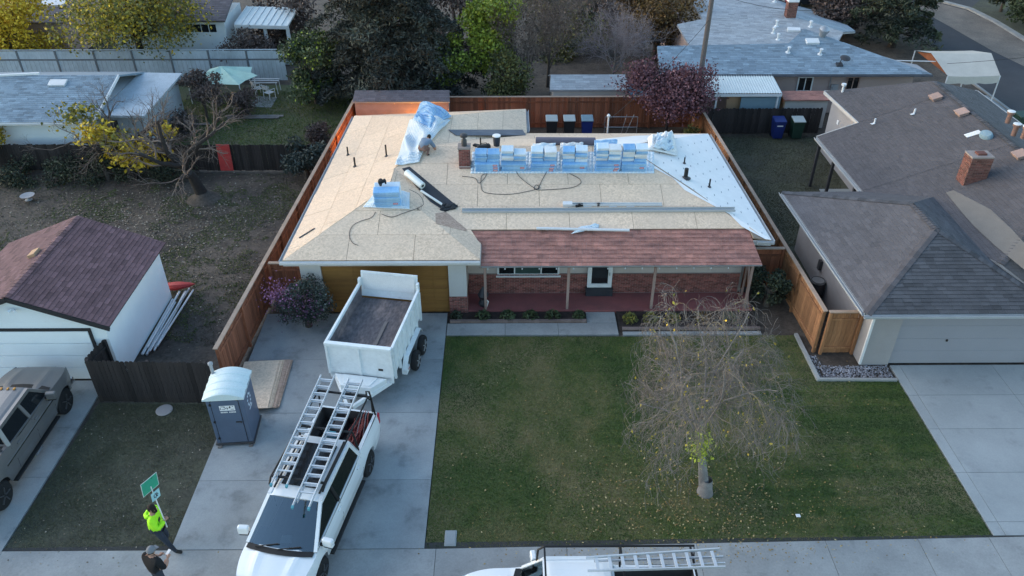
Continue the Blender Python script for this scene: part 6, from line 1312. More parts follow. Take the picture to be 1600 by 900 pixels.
for x0, x1, z0, z1 in ((-.15, -.02, 1.655, 1.675), (-.17, -.15, 1.55, 1.62), (-.06, -.02, 1.62, 1.64), (-.03, .0, 1.585, 1.615), (.03, .055, 1.555, 1.62), (.02, .05, 1.60, 1.625), (.11, .145, 1.60, 1.675), (.08, .13, 1.60, 1.62), (.19, .23, 1.655, 1.675), (.14, .24, 1.545, 1.56), (-.13, -.03, 1.545, 1.56)): mk.b2(x0, x1, -D2 - .0185, -D2 - .0165, z0, z1)
mk.build('printed_mark', 'black', d_)
tx = MB()
for k in range(11): 
    if k != 5: tx.b2(-.18 + k * .042, -.18 + k * .042 + .03, -D2 - .016, -D2 - .013, 1.41, 1.455)
tx.build('printed_lettering', 'label_white', d_)
dcl = MB()
for k in range(9): a = k * .7; dcl.b2(W2 + .001, W2 + .003, -.05 + .16 * math.cos(a) - .04, -.05 + .16 * math.cos(a) + .04, 1.45 + .2 * math.sin(a) - .04, 1.45 + .2 * math.sin(a) + .03)
dcl.b2(W2 + .001, W2 + .003, -.2, .12, 1.12, 1.17); dcl.build('side_decal', 'plastic_pale', pt_)['kind'] = 'stuff'
MB().tube([(-W2 + .02, D2 - .05, 1.95), (-W2 + .02, D2 - .05, 2.42)], .05, n=10).lathe([(.08, 2.42), (.08, 2.48), (.02, 2.52)], (-W2 + .02, D2 - .05, 0), n=10).build('vent_stack', 'fascia_grey', pt_)
for k, (dx, rz) in enumerate(((.16, -.03), (.14, .02), (.17, -.04), (.15, -.02), (.05, 0.0), (.05, .01), (.06, -.01), (.04, 0), (.05, .01))):
    z = .06 + k * .021
    o = MB().b2(-.61, .61, -1.22, 1.22, 0, .018).build('roof_sheet', 'osb' if k > 3 else 'osb_pink', None); o.location = (-8.42 + dx - .03 * k, 20.75 - .03 * k, z); o.rotation_euler = (0, 0, rz + .06); tag(o, ('topmost pale spare roof sheet of the pile beside the blue toilet' if k == 8 else 'pale spare roof sheet in the upper half of the pile beside the blue toilet' if k > 3 else 'reddish spare roof sheet in the lower half of the pile beside the blue toilet'), 'sheet', 'spare roof sheets')
for y in (-.8, .8): tag(MB().b2(-9.0, -7.85, 20.7 + y - .04, 20.7 + y + .04, .021, .059).build('batten', 'wood_grey', None), 'wooden batten under the spare roof sheets', 'batten', 'battens under the roof sheets')
mbx = thing('meter_box', 'pale concrete meter box set in the lawn corner by the drive', 'meter box', (-1.62, 14.3, -.01)); MB().b2(-.17, .17, -.27, .27, -.05, .03).build('frame', 'concrete_pale', mbx, bevel=.03); MB().b2(-.13, .13, -.22, .22, .03, .04).build('lid', 'concrete_pale', mbx, bevel=.015)
o = MB().b2(-.06, .06, -.05, .05, 0, .02).build('litter_card', 'label_white', None); o.location = G(1247, 806, .03); tag(o, 'small white card lying on the lawn', 'litter')
# ------------------------------------------------------------------ plants
def np_mesh(name, V, Fq, mt, parent, tint=None, nv=4, smooth=False):
    me = bpy.data.meshes.new(name); n = len(Fq)
    me.vertices.add(len(V)); me.vertices.foreach_set('co', np.asarray(V, dtype=np.float32).ravel())
    me.loops.add(n * nv); me.loops.foreach_set('vertex_index', np.asarray(Fq, dtype=np.int32).ravel())
    me.polygons.add(n); me.polygons.foreach_set('loop_start', np.arange(0, n * nv, nv, dtype=np.int32))
    me.update(calc_edges=True); me.materials.append(MAT[mt])
    if tint is not None: at = me.attributes.new('tint', 'FLOAT', 'FACE'); at.data.foreach_set('value', np.clip(tint, 0, 1).astype(np.float32))
    if smooth: me.polygons.foreach_set('use_smooth', np.ones(n, dtype=bool))
    o = bpy.data.objects.new(name, me); COL.objects.link(o)
    if parent is not None: o.parent = parent
    return o
def leaves(name, parent, mt, C, size, seed=1, asp=.55, tint=None, up=.0):
    o = leaves_(name, parent, mt, C, size, seed, asp, tint, up); o['kind'] = 'stuff'; return o
def leaves_(name, parent, mt, C, size, seed=1, asp=.55, tint=None, up=.0):
    r = np.random.RandomState(seed); N = len(C)
    n = r.normal(size=(N, 3)); n[:, 2] += up; n /= np.linalg.norm(n, axis=1)[:, None]
    a = np.cross(n, r.normal(size=(N, 3))); a /= np.linalg.norm(a, axis=1)[:, None]; b = np.cross(n, a)
    s = (size * r.uniform(.6, 1.35, N))[:, None]
    V = np.stack([C - a * s * .5, C + b * s * asp * .5 + n * s * .08, C + a * s * .5, C - b * s * asp * .5 + n * s * .08], 1).reshape(-1, 3)
    Fq = np.arange(4 * N).reshape(N, 4)
    if tint is None: tint = r.beta(2, 2, N)
    return np_mesh(name, V, Fq, mt, parent, tint)
def tubes(name, polys, mt, parent, nside=4, seed=1, lvl_t=None):
    r = np.random.RandomState(seed); groups = {}
    for pts, rad, lv in polys: groups.setdefault(len(pts), []).append((pts, rad, lv))
    VV, FF, TT = [], [], []; off = 0
    for L, g in groups.items():
        P_ = np.array([q[0] for q in g], dtype=float); Rr = np.array([q[1] for q in g], dtype=float); B_ = len(g)
        d = np.empty_like(P_); d[:, 1:-1] = P_[:, 2:] - P_[:, :-2]; d[:, 0] = P_[:, 1] - P_[:, 0]; d[:, -1] = P_[:, -1] - P_[:, -2]
        d /= np.linalg.norm(d, axis=2)[:, :, None] + 1e-9
        ref = np.tile(np.array([.37, .91, .18]), (B_, L, 1)); a = np.cross(d, ref); a /= np.linalg.norm(a, axis=2)[:, :, None] + 1e-9; b = np.cross(d, a)
        ring = []
        for j in range(nside):
            q = 2 * math.pi * j / nside; ring.append(P_ + (a * math.cos(q) + b * math.sin(q)) * Rr[:, :, None])
        V = np.stack(ring, 2).reshape(-1, 3); idx = np.arange(B_ * L * nside).reshape(B_, L, nside)
        i0 = idx[:, :-1]; i1 = idx[:, 1:]; Fq = np.stack([i0, np.roll(i0, -1, 2), np.roll(i1, -1, 2), i1], 3).reshape(-1, 4)
        VV.append(V); FF.append(Fq + off); off += len(V); TT.append(np.repeat(np.clip(r.normal(.5, .25, B_), 0, 1), (L - 1) * nside))
    return np_mesh(name, np.concatenate(VV), np.concatenate(FF), mt, parent, np.concatenate(TT), smooth=True)
def grow(rg, p, d, L, r_, lv, S, out, tips):
    n = S['seg'][lv]; pts = [tuple(p)]; rad = [r_]; p = Vector(p); d = Vector(d)
    for i in range(n):
        w_ = S['wob'][lv]
        if 'rmax' in S and lv > 0:
            hd = math.hypot(p.x, p.y)
            if hd > S['rmax']: d = d - Vector((p.x, p.y, 0)) / hd * min(.6, (hd - S['rmax']) * .5)
            if p.z < 1.4 and lv < 4: d = d + Vector((0, 0, .35))
        d = (d + Vector((rg.gauss(0, w_), rg.gauss(0, w_), rg.gauss(0, w_) + S['trop'][lv]))).normalized(); p = p + d * (L / n); pts.append(tuple(p)); rad.append(max(.004, r_ * (1 - (1 - S.get('tip', .3)) * (i + 1) / n)))
    out.append((pts, rad, lv))
    if lv == len(S['seg']) - 1:
        for q in pts[len(pts) // 2:]: tips.append(q)
        return
    for k in range(S['n'][lv]):
        t = rg.uniform(S['start'][lv], 1.0); f = t * n; i = min(int(f), n - 1); a, b = Vector(pts[i]), Vector(pts[i + 1]); q = a.lerp(b, f - i); dd = (b - a).normalized()
        perp = dd.cross(Vector((rg.gauss(0, 1), rg.gauss(0, 1), rg.gauss(0, 1)))).normalized()
        if 'fan' in S and lv == 0: az = 2 * math.pi * k / S['n'][0] + rg.uniform(-.4, .4); perp = Vector((math.cos(az), math.sin(az), 0))
        ang = S['ang'][lv] * rg.uniform(.7, 1.3); nd = dd * math.cos(ang) + perp * math.sin(ang)
        grow(rg, q, nd, S['len'][lv + 1] * rg.uniform(.7, 1.25), max(.004, rad[i] * S['rs'][lv]), lv + 1, S, out, tips)
def make_tree(name, label, base, S, bark='bark', twig='twig_grey', seed=1, cat='tree', leaf=None, group=None, lean=(0, 0, 1)):
    rg = random.Random(seed); base = Vector(base); root = thing(name, label, cat, base, 0, group); out, tips = [], []
    grow(rg, (0, 0, -.1), Vector(lean).normalized(), S['len'][0], S['r'], 0, S, out, tips)
    tubes('trunk', [q for q in out if q[2] == 0], bark, root, 10, seed)
    mid = [q for q in out if q[2] == 1]
    if mid: tubes('limb', mid, bark, root, 7, seed).name = 'limbs'
    tw = [q for q in out if q[2] > 1]
    if tw: o = tubes('branches', tw, twig, root, 3 if len(tw) > 500 else 4, seed)
    if leaf:
        r = np.random.RandomState(seed); T = np.array(tips); N = leaf['n']; idx = r.randint(0, len(T), N); sp = leaf['spread']
        C = T[idx] + r.normal(size=(N, 3)) * sp * np.array([1, 1, leaf.get('flat', .8)])
        clump = r.normal(0, .16, len(T))[idx]; hz = (C[:, 2] - C[:, 2].min()) / max(.1, np.ptp(C[:, 2]))
        tint = r.normal(.45, .18, N) + clump + leaf.get('bias', 0)
        C[:, 2] = np.maximum(C[:, 2], .05)
        leaves('crown', root, leaf['mt'], C, leaf['size'], seed, leaf.get('asp', .6), tint, leaf.get('up', .5))
    return root, out, tips
def blob_tree(name, label, base, H, Rr, zc, mt, n, size, seed, bark='bark', trunk_r=.15, cat='tree', blobs=14, flat=.8, asp=.6, group=None, bias=0, shell=.55, irregular=.3, mt2=None, frac2=0, sq=(1, 1)):
    """trunk, limbs to each leaf clump, many leaf faces through the clumps"""
    r = np.random.RandomState(seed); root = thing(name, label, cat, Vector(base), 0, group)
    cs, rs = [], []
    for k in range(blobs):
        a = r.uniform(0, 2 * math.pi); q = math.sqrt(r.uniform(.02, 1)) * Rr * .78; z = zc + r.uniform(-.75, .8) * (H - zc) * (1 - .35 * q / Rr)
        cs.append((q * math.cos(a) * sq[0], q * math.sin(a) * sq[1], z)); rs.append(Rr * r.uniform(.28, .52))
    cs, rs = np.array(cs), np.array(rs); w_ = rs ** 2 / np.sum(rs ** 2); idx = r.choice(blobs, n, p=w_)
    dr = r.normal(size=(n, 3)); dr /= np.linalg.norm(dr, axis=1)[:, None]; rad = rs[idx] * (1 - shell * r.uniform(0, 1, n) ** 1.6) * (1 + irregular * r.normal(size=n) * .5)
    C = cs[idx] + dr * rad[:, None] * np.array([1, 1, flat]); C[:, 2] = np.maximum(C[:, 2], .06)
    tint = r.normal(.42 + bias, .17, n) + r.normal(0, .12, blobs)[idx]
    if mt2:
        k2 = r.uniform(0, 1, n) < frac2; leaves('blossom', root, mt2, C[k2], size, seed + 9, asp, tint[k2]); C, tint = C[~k2], tint[~k2]
    leaves('crown', root, mt, C, size, seed, asp, tint, .5)
    polys = [([(0, 0, -.1), (.03, .02, zc * .4), (0, .05, zc * .8)], [trunk_r, trunk_r * .8, trunk_r * .6], 0)]; tubes('trunk', polys, bark, root, 9, seed)
    lim = []
    for c in cs: m = np.array([c[0] * .35 + r.normal(0, .1), c[1] * .35 + r.normal(0, .1), zc * .5 + (c[2] - zc * .5) * .55]); lim.append(([(0, 0, zc * r.uniform(.3, .7)), tuple(m), tuple(c)], [trunk_r * .45, trunk_r * .28, .012], 1))
    tubes('limbs', lim, bark, root, 5, seed); return root
def conifer(name, label, base, H, Rr, seed, n_br=120, needles=24000, mt='leaf_conifer', size=.28, z0=.8, droop=.25, asp=.28, bias=0, power=.8):
    rg = random.Random(seed); r = np.random.RandomState(seed); root = thing(name, label, 'tree', Vector(base)); out = []; pts, tt = [], []
    for k in range(n_br):
        f = k / n_br; z = z0 + (H - z0) * f; L = Rr * (1 - f) ** power * rg.uniform(.6, 1.12) + .25; a = k * 2.4 + rg.uniform(-.4, .4); p = [(0, 0, z)]
        for s in (.3, .6, .85, 1): p.append((L * s * math.cos(a) + rg.gauss(0, .06), L * s * math.sin(a) + rg.gauss(0, .06), z + L * (.12 * s - droop * s * s * 1.4) + rg.gauss(0, .05)))
        p = [(q[0], q[1], max(.2, q[2])) for q in p]; out.append((p, [.02 + L * .014, .016 + L * .009, .02, .014, .006], 1)); ct = rg.gauss(0, .24)
        m = int(needles / n_br * (.35 + 1.3 * (1 - f)))
        s = r.uniform(.12, 1, m) ** .75; P_ = np.array(p); seg = np.clip((s * 4).astype(int), 0, 3); fr_ = (s * 4 - seg)[:, None]
        c = P_[seg] * (1 - fr_) + P_[seg + 1] * fr_; wd = L * .17 * (1.15 - s * .75)
        side = r.normal(0, 1, m) * wd; c = c + np.stack([-math.sin(a) * side, math.cos(a) * side, -np.abs(r.normal(0, .10 + .03 * L, m)) + .08], 1); pts.append(c); tt.append(r.normal(.42 + bias, .16, m) + ct)
    C = np.concatenate(pts); C[:, 2] = np.maximum(C[:, 2], .08); tint = np.concatenate(tt)
    tubes('trunk', [([(0, 0, -.1), (0, 0, H * .5), (0, 0, H * .97)], [.03 * H, .018 * H, .02], 0)], 'bark_dark', root, 9, seed); tubes('limbs', out, 'bark_dark', root, 4, seed); leaves('crown', root, mt, C, size, seed, asp, tint, .8); return root
# front lawn tree: bare, arching, weeping
WS = dict(seg=[7, 11, 9, 7, 5], wob=[.035, .13, .15, .18, .24], trop=[.02, -.02, -.15, -.24, -.18], n=[10, 10, 9, 5], start=[.7, .3, .2, .1], ang=[.46, .75, .8, .8], len=[2.75, 3.6, 1.6, 1.0, .45], rmax=2.1, rs=[.42, .42, .45, .6], r=.17, tip=.35, fan=1)
ft, fo_, tips = make_tree('weeping_tree', 'bare weeping tree with pale trunk on the front lawn', (5.82, 15.95, 0), WS, bark='bark_pale', twig='twig_grey', seed=12, lean=(-.10, .06, 1))
tubes('root_flare', [([(0, -.05, -.05), (0, -.03, .12), (0, 0, .5)], [.26, .21, .165], 0)], 'bark_pale', ft, 12, 3)
rN = np.random.RandomState(3); T = np.array(tips); idx = rN.randint(0, len(T), 420); SL = leaves('sparse_leaf', ft, 'leaf_olive', T[idx] + rN.normal(size=(420, 3)) * .06, .09, 4, .6, rN.uniform(.5, 1.1, 420))
leaves('leaf_clump', ft, 'leaf_lime', np.array([-.42, -.15, 2.0]) + rN.normal(size=(420, 3)) * np.array([.15, .15, .24]), .10, 5, .5, rN.uniform(.4, 1, 420))
leaves('leaf_clump', ft, 'leaf_olive', np.array([1.35, .2, 2.6]) + rN.normal(size=(160, 3)) * np.array([.3, .3, .3]), .09, 6, .5, rN.uniform(.4, 1, 160))
# big trees behind
conifer('evergreen_tree', 'huge dark evergreen tree behind the glowing shed', (-6.9, 46.6, 0), 14, 5.6, 3, n_br=170, needles=60000, size=.30, z0=.9, droop=.2)
blob_tree('leafy_shrub', 'tall mid green shrub at the foot of the huge evergreen', (-11.6, 46.4, 0), 4.6, 1.9, 2.4, 'leaf_green', 7000, .20, 5, cat='shrub', bias=.08, mt2='leaf_lime', frac2=.12)
blob_tree('lime_tree', 'yellow green upright tree behind the rear fence', (-.9, 48.3, 0), 7.0, 1.8, 3.8, 'leaf_lime', 10000, .22, 6, bias=.12, blobs=18); blob_tree('lime_tree', 'lower yellow green bushy tree between evergreen and upright lime tree', (-3.3, 46.6, 0), 4.6, 1.7, 2.4, 'leaf_lime', 6500, .2, 7, bias=-.12, blobs=12)
blob_tree('olive_shrub', 'dull olive brush behind the rear fence below the upright lime tree', (-.4, 45.2, 0), 3.9, 1.8, 2.0, 'leaf_olive', 4500, .17, 71, bias=-.15, blobs=14, cat='shrub')
BS = dict(seg=[6, 6, 6, 5, 4], wob=[.05, .1, .14, .18, .2], trop=[.03, .05, .04, .02, .0], n=[9, 8, 7, 4], start=[.25, .25, .2, .2], ang=[.5, .55, .6, .7], len=[3.0, 2.6, 1.5, .8, .4], rs=[.5, .5, .5, .6], r=.11, tip=.35)
make_tree('bare_tree', 'bare brown tree with fine upright twigs behind the rear fence', (1.0, 46.6, 0), BS, 'bark', 'twig_brown', 21, leaf=dict(mt='leaf_dry', n=2600, spread=.2, size=.12)); make_tree('bare_tree', 'taller bare pinkish tree behind the long low shed', (2.6, 49.2, 0), dict(BS, len=[4.0, 3.2, 1.8, .9, .5]), 'bark', 'twig_brown', 22, leaf=dict(mt='leaf_dry', n=2400, spread=.25, size=.12, bias=.1))
make_tree('bare_tree', 'silvery bare tree with dense pale twigs behind the long low shed', (6.7, 49.6, 0), dict(BS, len=[1.9, 2.3, 1.5, .8, .45], ang=[.85, .6, .6, .7], n=[10, 9, 8, 4]), 'bark_pale', 'twig_lilac', 23)
blob_tree('bronze_tree', 'bronze brown leafy tree beside the pale roofed house', (10.2, 54.2, 0), 5.8, 3.0, 2.6, 'leaf_bronze', 12000, .2, 8, blobs=22, trunk_r=.25)
for k, (x, y, h, mt_, l) in enumerate(((-3.5, 56, 8.5, 'leaf_dry', 'distant dry brown tree behind the upright lime tree'), (3.8, 56.5, 7.0, 'leaf_olive', 'distant dull olive tree behind the silvery bare tree'), (-9.5, 58, 8, 'leaf_olive', 'distant olive tree behind the huge evergreen'), (7.5, 62, 6, 'leaf_dry', 'distant dry brown brush beside the bronze tree'), (-16, 57.5, 7, 'leaf_dry', 'distant brown tree behind the white patio cover'))):
    blob_tree('distant_tree', l, (x, y, 0), h * .8, 3.2, 1.8, mt_, 6000, .24, 80 + k, blobs=14)
make_tree('bare_tree', 'distant bare grey tree rising beside the bronze tree', (5.8, 57, 0), dict(BS, len=[3.5, 3.2, 1.8, .9, .5]), 'bark', 'twig_grey', 24)
blob_tree('red_maple', 'dull red leafed maple beside the utility pole', (8.8, 41.2, 0), 4.5, 2.4, 2.9, 'leaf_red', 15000, .15, 9, blobs=24, trunk_r=.1, shell=.7, bark='bark_dark', irregular=.5, bias=.08)
conifer('conifer_tree', 'dark spreading conifer beside the back street', (27.8, 57.0, 0), 10, 3.4, 5, n_br=90, needles=15000, size=.34, z0=.9, mt='leaf_dark', droop=.15, bias=.15)
for k, (x, y, h, r_, mt_, l) in enumerate(((24.6, 59.5, 3.6, 2.2, 'leaf_dry', 'dry brown brush beside the dark conifer'), (29.5, 66, 3.0, 2.6, 'leaf_dry', 'dry brown shrub at the bend of the back street'), (26.5, 63, 4.5, 2.4, 'leaf_bronze', 'rust brown shrub behind the dark conifer'), (40.2, 61.8, 4.0, 2.2, 'leaf_green', 'dense green hedge shrub along the back street kerb'), (41.0, 57.9, 4.0, 2.4, 'leaf_green', 'dense green hedge shrub nearer the tan canopy'), (40.2, 65.8, 4.2, 2.3, 'leaf_dark', 'dark hedge shrub at the far end of the kerb'), (36.6, 72.5, 2.4, 1.8, 'leaf_dry', 'pale dry shrub at the end of the kerb'), (41.0, 63.6, 5.0, 1.5, 'leaf_yellow', 'golden drooping tree over the kerbside hedge'))):
    blob_tree('roadside_shrub' if k != 7 else 'golden_tree', l, (x, y, 0), h, r_, h * .5, mt_, 5500, .24, 100 + k, cat='shrub' if k != 7 else 'tree', blobs=14, bias=-.05)
blob_tree('yellow_tree', 'bright golden yellow tree behind the pale panel fence', (-32.4, 52.4, 0), 6.0, 3.0, 2.9, 'leaf_yellow', 8500, .22, 10, blobs=20, trunk_r=.2, bias=.25)
blob_tree('olive_tree', 'large olive green tree turning yellow behind the pale panel fence', (-23.9, 51.6, 0), 7.8, 4.5, 4.6, 'leaf_olive', 13000, .21, 11, blobs=26, trunk_r=.28, bark='bark_dark', shell=.6, bias=.2, mt2='leaf_yellow', frac2=.22)
TS = dict(seg=[5, 8, 7, 5, 4], wob=[.08, .2, .22, .22, .25], trop=[.0, .02, .02, .0, -.02], n=[7, 6, 5, 4], start=[.55, .25, .25, .2], ang=[1.0, .8, .7, .7], len=[1.6, 3.2, 1.6, .8, .4], rs=[.7, .5, .5, .5], r=.26, tip=.45, fan=1)
make_tree('twisted_tree', 'twisted dark bare tree with yellow leaf clumps over the low dark fence', (-19.0, 36.5, 0), TS, 'bark_dark', 'twig_brown', 31)
rY = np.random.RandomState(8)
for k, (u, v, y, n_, sx, mt_) in enumerate(((210, 240, 35.6, 700, .65, 'leaf_yellow'), (150, 208, 36.0, 420, .5, 'leaf_yellow'), (122, 178, 37.2, 360, .55, 'leaf_olive'), (255, 205, 36.8, 160, .35, 'leaf_yellow'), (180, 218, 35.8, 260, .45, 'leaf_olive'))):
    c = GY(u, v, y); tr_ = bpy.data.objects['twisted_tree']; leaves('leaf_clump', tr_, mt_, np.array(c) - np.array(tr_.location) + rY.normal(size=(n_, 3)) * np.array([sx, sx * .6, sx * .5]), .22, 50 + k, .6, rY.normal(.65, .22, n_))
make_tree('pruned_tree', 'dark thick trunked bare tree with pale cut limbs in the leaf strewn yard', (-14.72, 34.3, 0), dict(TS, r=.33, len=[2.3, 3.2, 1.5, .8, .4], n=[6, 6, 5, 3], start=[.75, .3, .25, .2], ang=[.9, .8, .7, .7]), 'bark_dark', 'twig_brown', 33)
mnd = MB().lathe([(.85, -.05), (.6, .08), (.4, .2), (.3, .35)], n=14).build('root_mound', 'soil', bpy.data.objects['pruned_tree'], smooth=60)
blob_tree('small_tree', 'small reddish brown leafed tree before the mint tarp canopy', (-17.6, 44.2, 0), 3.0, 1.3, 1.9, 'leaf_dry', 2600, .16, 12, blobs=10, trunk_r=.08, bias=-.1); blob_tree('dry_shrub', 'brown vine tangle below the white patio cover', (-17.4, 52.2, 0), 2.6, 2.1, 1.3, 'leaf_dry', 4200, .18, 13, cat='shrub', blobs=12); blob_tree('dry_shrub', 'low reddish brown brush beside the mint tarp canopy', (-15.4, 44.6, 0), 1.6, 1.2, .8, 'leaf_dry', 2000, .14, 14, cat='shrub', bias=-.1)
blob_tree('dry_shrub', 'low brown brush under the twisted tree limbs beside the low house', (-18.6, 41.5, 0), 1.6, 1.6, .7, 'leaf_dry', 2200, .14, 15, cat='shrub', bias=-.15); blob_tree('yellow_shrub', 'yellow leafed shrub at the corner of the low blue grey roofed house', (-26.6, 37.0, 0), 3.0, 1.3, 1.8, 'leaf_yellow', 2200, .18, 16, cat='shrub')
for k, x in enumerate((-24.6, -22.2, -20.2, -17.2)): blob_tree('thicket', 'dark leafless thicket at the foot of the low dark fence' , (x, 36.4 + .2 * (k % 2), 0), 1.3, 1.3, .5, 'leaf_dark', 1800, .12, 17 + k, cat='shrub', bias=.1, blobs=8, group='thicket along the low fence')
blob_tree('grey_shrub', 'grey green shrub with pointed leaves against the left board fence', (-10.15, 36.5, 0), 1.9, 1.25, 1.0, 'leaf_bluegreen', 3000, .24, 24, cat='shrub', asp=.28, blobs=10); blob_tree('grey_shrub', 'low dry shrub outside the board fence behind the bare roof corner', (-9.9, 40.5, 0), 1.4, 1.1, .7, 'leaf_dry', 1700, .14, 25, cat='shrub', blobs=8)
# shrubs close to the house
fs = blob_tree('flowering_shrub', 'dark green shrub with pink blossom beside the wooden garage door', (-7.55, 24.05, 0), 2.2, .98, 1.1, 'leaf_bluegreen', 8000, .085, 26, cat='shrub', blobs=20, bias=.0, shell=.7, sq=(1, .6))
rP = np.random.RandomState(2); leaves('blossom', fs, 'petal_pink', np.array([-.75, -.3, 1.75]) + rP.normal(size=(520, 3)) * np.array([.32, .24, .26]), .075, 3, .8, rP.uniform(0, 1, 520)); leaves('blossom', fs, 'petal_pink', np.array([-.05, -.5, 1.3]) + rP.normal(size=(300, 3)) * np.array([.5, .2, .35]), .06, 4, .8, rP.uniform(0, .7, 300))
blob_tree('dark_shrub', 'dark leafy shrub in the corner between porch end and orange fence', (10.2, 25.35, 0), 1.9, .75, .95, 'leaf_dark', 3600, .11, 27, cat='shrub', blobs=12, bias=.12)
blob_tree('dark_shrub', 'low dark shrub by the right fence behind the ridge of bare roof', (9.9, 39.4, 0), 1.3, .8, .7, 'leaf_olive', 1500, .13, 28, cat='shrub', blobs=8)
def rosette(x, y, r_, h, mt, seed, label, n=150, size=.16):
    r = np.random.RandomState(seed); root = thing('bedding_plant', label, 'plant', (x, y, .05)); a = r.uniform(0, 6.28, n); q = np.sqrt(r.uniform(0, 1, n)) * r_; C = np.stack([q * np.cos(a), q * np.sin(a), .04 + h * (1 - (q / r_) ** 2) * r.uniform(.4, 1.1, n)], 1); leaves('foliage', root, mt, C, size, seed, .4, r.normal(.45, .2, n), .5)
    tubes('stem', [([(0, 0, -.03), tuple(C[k] * .5), tuple(C[k])], [.01, .008, .005], 0) for k in range(0, 12)], 'bark', root, 3)
for k, (u, v, r_, mt_, l) in enumerate(((713, 492, .22, 'leaf_dark', 'dark low plant at the brick pillar foot'), (755, 490, .3, 'leaf_green', 'green rosette plant beside the left porch post'), (793, 490, .3, 'leaf_green', 'green rosette plant below the window corner'), (829, 490, .3, 'leaf_green', 'green rosette plant below the middle window pane'), (863, 490, .3, 'leaf_green', 'green rosette plant before the second porch post'), (904, 491, .24, 'leaf_green', 'small green plant beside the entry walk'), (982, 491, .3, 'leaf_olive', 'olive plant on the bare tree side of the entry walk'), (1013, 491, .28, 'leaf_olive', 'yellowing plant before the third porch post'), (1050, 492, .26, 'leaf_olive', 'dull olive plant in the right planting bed'), (1094, 492, .3, 'leaf_bronze', 'rust tinged plant in the right planting bed'), (1136, 492, .3, 'leaf_green', 'dark green plant at the end of the right planting bed'))):
    p = G(u, v, .05); rosette(p.x, 24.5 if u < 960 else 24.3, r_, .28, mt_, 200 + k, l)
st1 = thing('garden_ornament', 'dark iron garden ornament standing on the left end of the porch', 'ornament', (-.95, 25.25, .105)); MB().lathe([(.16, 0), (.2, .1), (.12, .3), (.22, .5), (.1, .75), (.03, .85)], n=12).build('body', 'dark_metal', st1, smooth=40); MB().tube([(.12, -.15, .0), (.2, -.2, .3), (.14, -.25, .4)], .03, n=6).build('pale_handle', 'trim_white', st1)
# ------------------------------------------------------------------ grass, fallen leaves, litter
def inside(poly, X, Y):
    c = np.zeros(len(X), bool); n = len(poly)
    for i in range(n):
        (x0, y0), (x1, y1) = poly[i], poly[(i + 1) % n]
        with np.errstate(divide='ignore', invalid='ignore'): c ^= ((y0 > Y) != (y1 > Y)) & (X < (x1 - x0) * (Y - y0) / (y1 - y0) + x0)
    return c
def vnoise(X, Y, sc, seed):
    r = np.random.RandomState(seed); g = r.uniform(-1, 1, (64, 64)); x = X * sc + 100; y = Y * sc + 100; xi, yi = x.astype(int), y.astype(int); fx, fy = x - xi, y - yi; fx = fx * fx * (3 - 2 * fx); fy = fy * fy * (3 - 2 * fy)
    A_ = lambda i, j: g[(xi + i) % 64, (yi + j) % 64]
    return (A_(0, 0) * (1 - fx) + A_(1, 0) * fx) * (1 - fy) + (A_(0, 1) * (1 - fx) + A_(1, 1) * fx) * fy
def turf(name, label, poly, n, h, wd, z, seed, mt='grass', bias=0.0, contrast=1.0, mow=0.0, thin=0.0, thr=None):
    r = np.random.RandomState(seed); xs = [p[0] for p in poly]; ys = [p[1] for p in poly]
    X = r.uniform(min(xs), max(xs), n * 2); Y = r.uniform(min(ys), max(ys), n * 2); k = inside(poly, X, Y)
    f = vnoise(X, Y, .3, seed + 5) * .45 + vnoise(X, Y, .7, seed) * .4 + vnoise(X, Y, 1.6, seed + 1) * .35 + vnoise(X, Y, 5, seed + 2) * .25
    if thr is not None: k &= f > thr
    if thin: k &= r.uniform(0, 1, len(X)) > thin * (.5 + f)
    X, Y, f = X[k][:n], Y[k][:n], f[k][:n]; N = len(X); a = r.uniform(0, 6.28, N); hh = h * r.uniform(.5, 1.3, N); ww = wd * r.uniform(.6, 1.3, N)
    lean = r.normal(0, .8, (N, 2)) * hh[:, None]; B0 = np.stack([X - np.cos(a) * ww, Y - np.sin(a) * ww, np.full(N, z)], 1); B1 = np.stack([X + np.cos(a) * ww, Y + np.sin(a) * ww, np.full(N, z)], 1); Tp = np.stack([X + lean[:, 0], Y + lean[:, 1], z + hh], 1)
    tint = .42 + bias + f * .34 * contrast + r.normal(0, .13, N)
    if mow: tint += mow * np.sign(np.sin(Y * 9.0)) * np.clip((X - 1) / 8, 0, 1)
    o = np_mesh(name, np.stack([B0, B1, Tp], 1).reshape(-1, 3), np.arange(3 * N).reshape(N, 3), mt, None, tint, nv=3); tag(o, label, 'grass', kind='stuff'); return o
turf('lawn_grass', 'short patchy green grass of the front lawn', LAWN, 230000, .03, .011, -.012, 5, mow=.16, contrast=2.4, bias=.0)
turf('yard_grass', 'thin dull grass of the strip between the two drives', [(-13.9, 13.97), (-9.32, 13.97), (-9.34, 17.9), (-9.6, 19.8), (-13.75, 19.85)], 50000, .025, .010, -.012, 6, bias=.3, thin=.8, mt='dry_grass')
turf('back_grass', 'grass of the lawn behind the low dark fence', [(-20, 37.7), (-9.2, 37.7), (-8.8, 47), (-16, 49), (-20, 47)], 40000, .06, .02, -.014, 7, bias=.12)
turf('yard_weeds', 'sparse weeds over the bare dirt yard', [(-27, 27), (-9.6, 22.5), (-9.2, 37), (-27, 37)], 30000, .05, .014, -.05, 8, bias=.1, thin=.95, mt='dry_grass')
turf('side_grass', 'dull grass of the side yard behind the right fence', [(11.0, 29.5), (15.0, 29.9), (16.8, 36), (17.3, 41.5), (10.7, 41.5)], 26000, .04, .016, -.014, 9, bias=.15, thin=.6, mt='dry_grass')
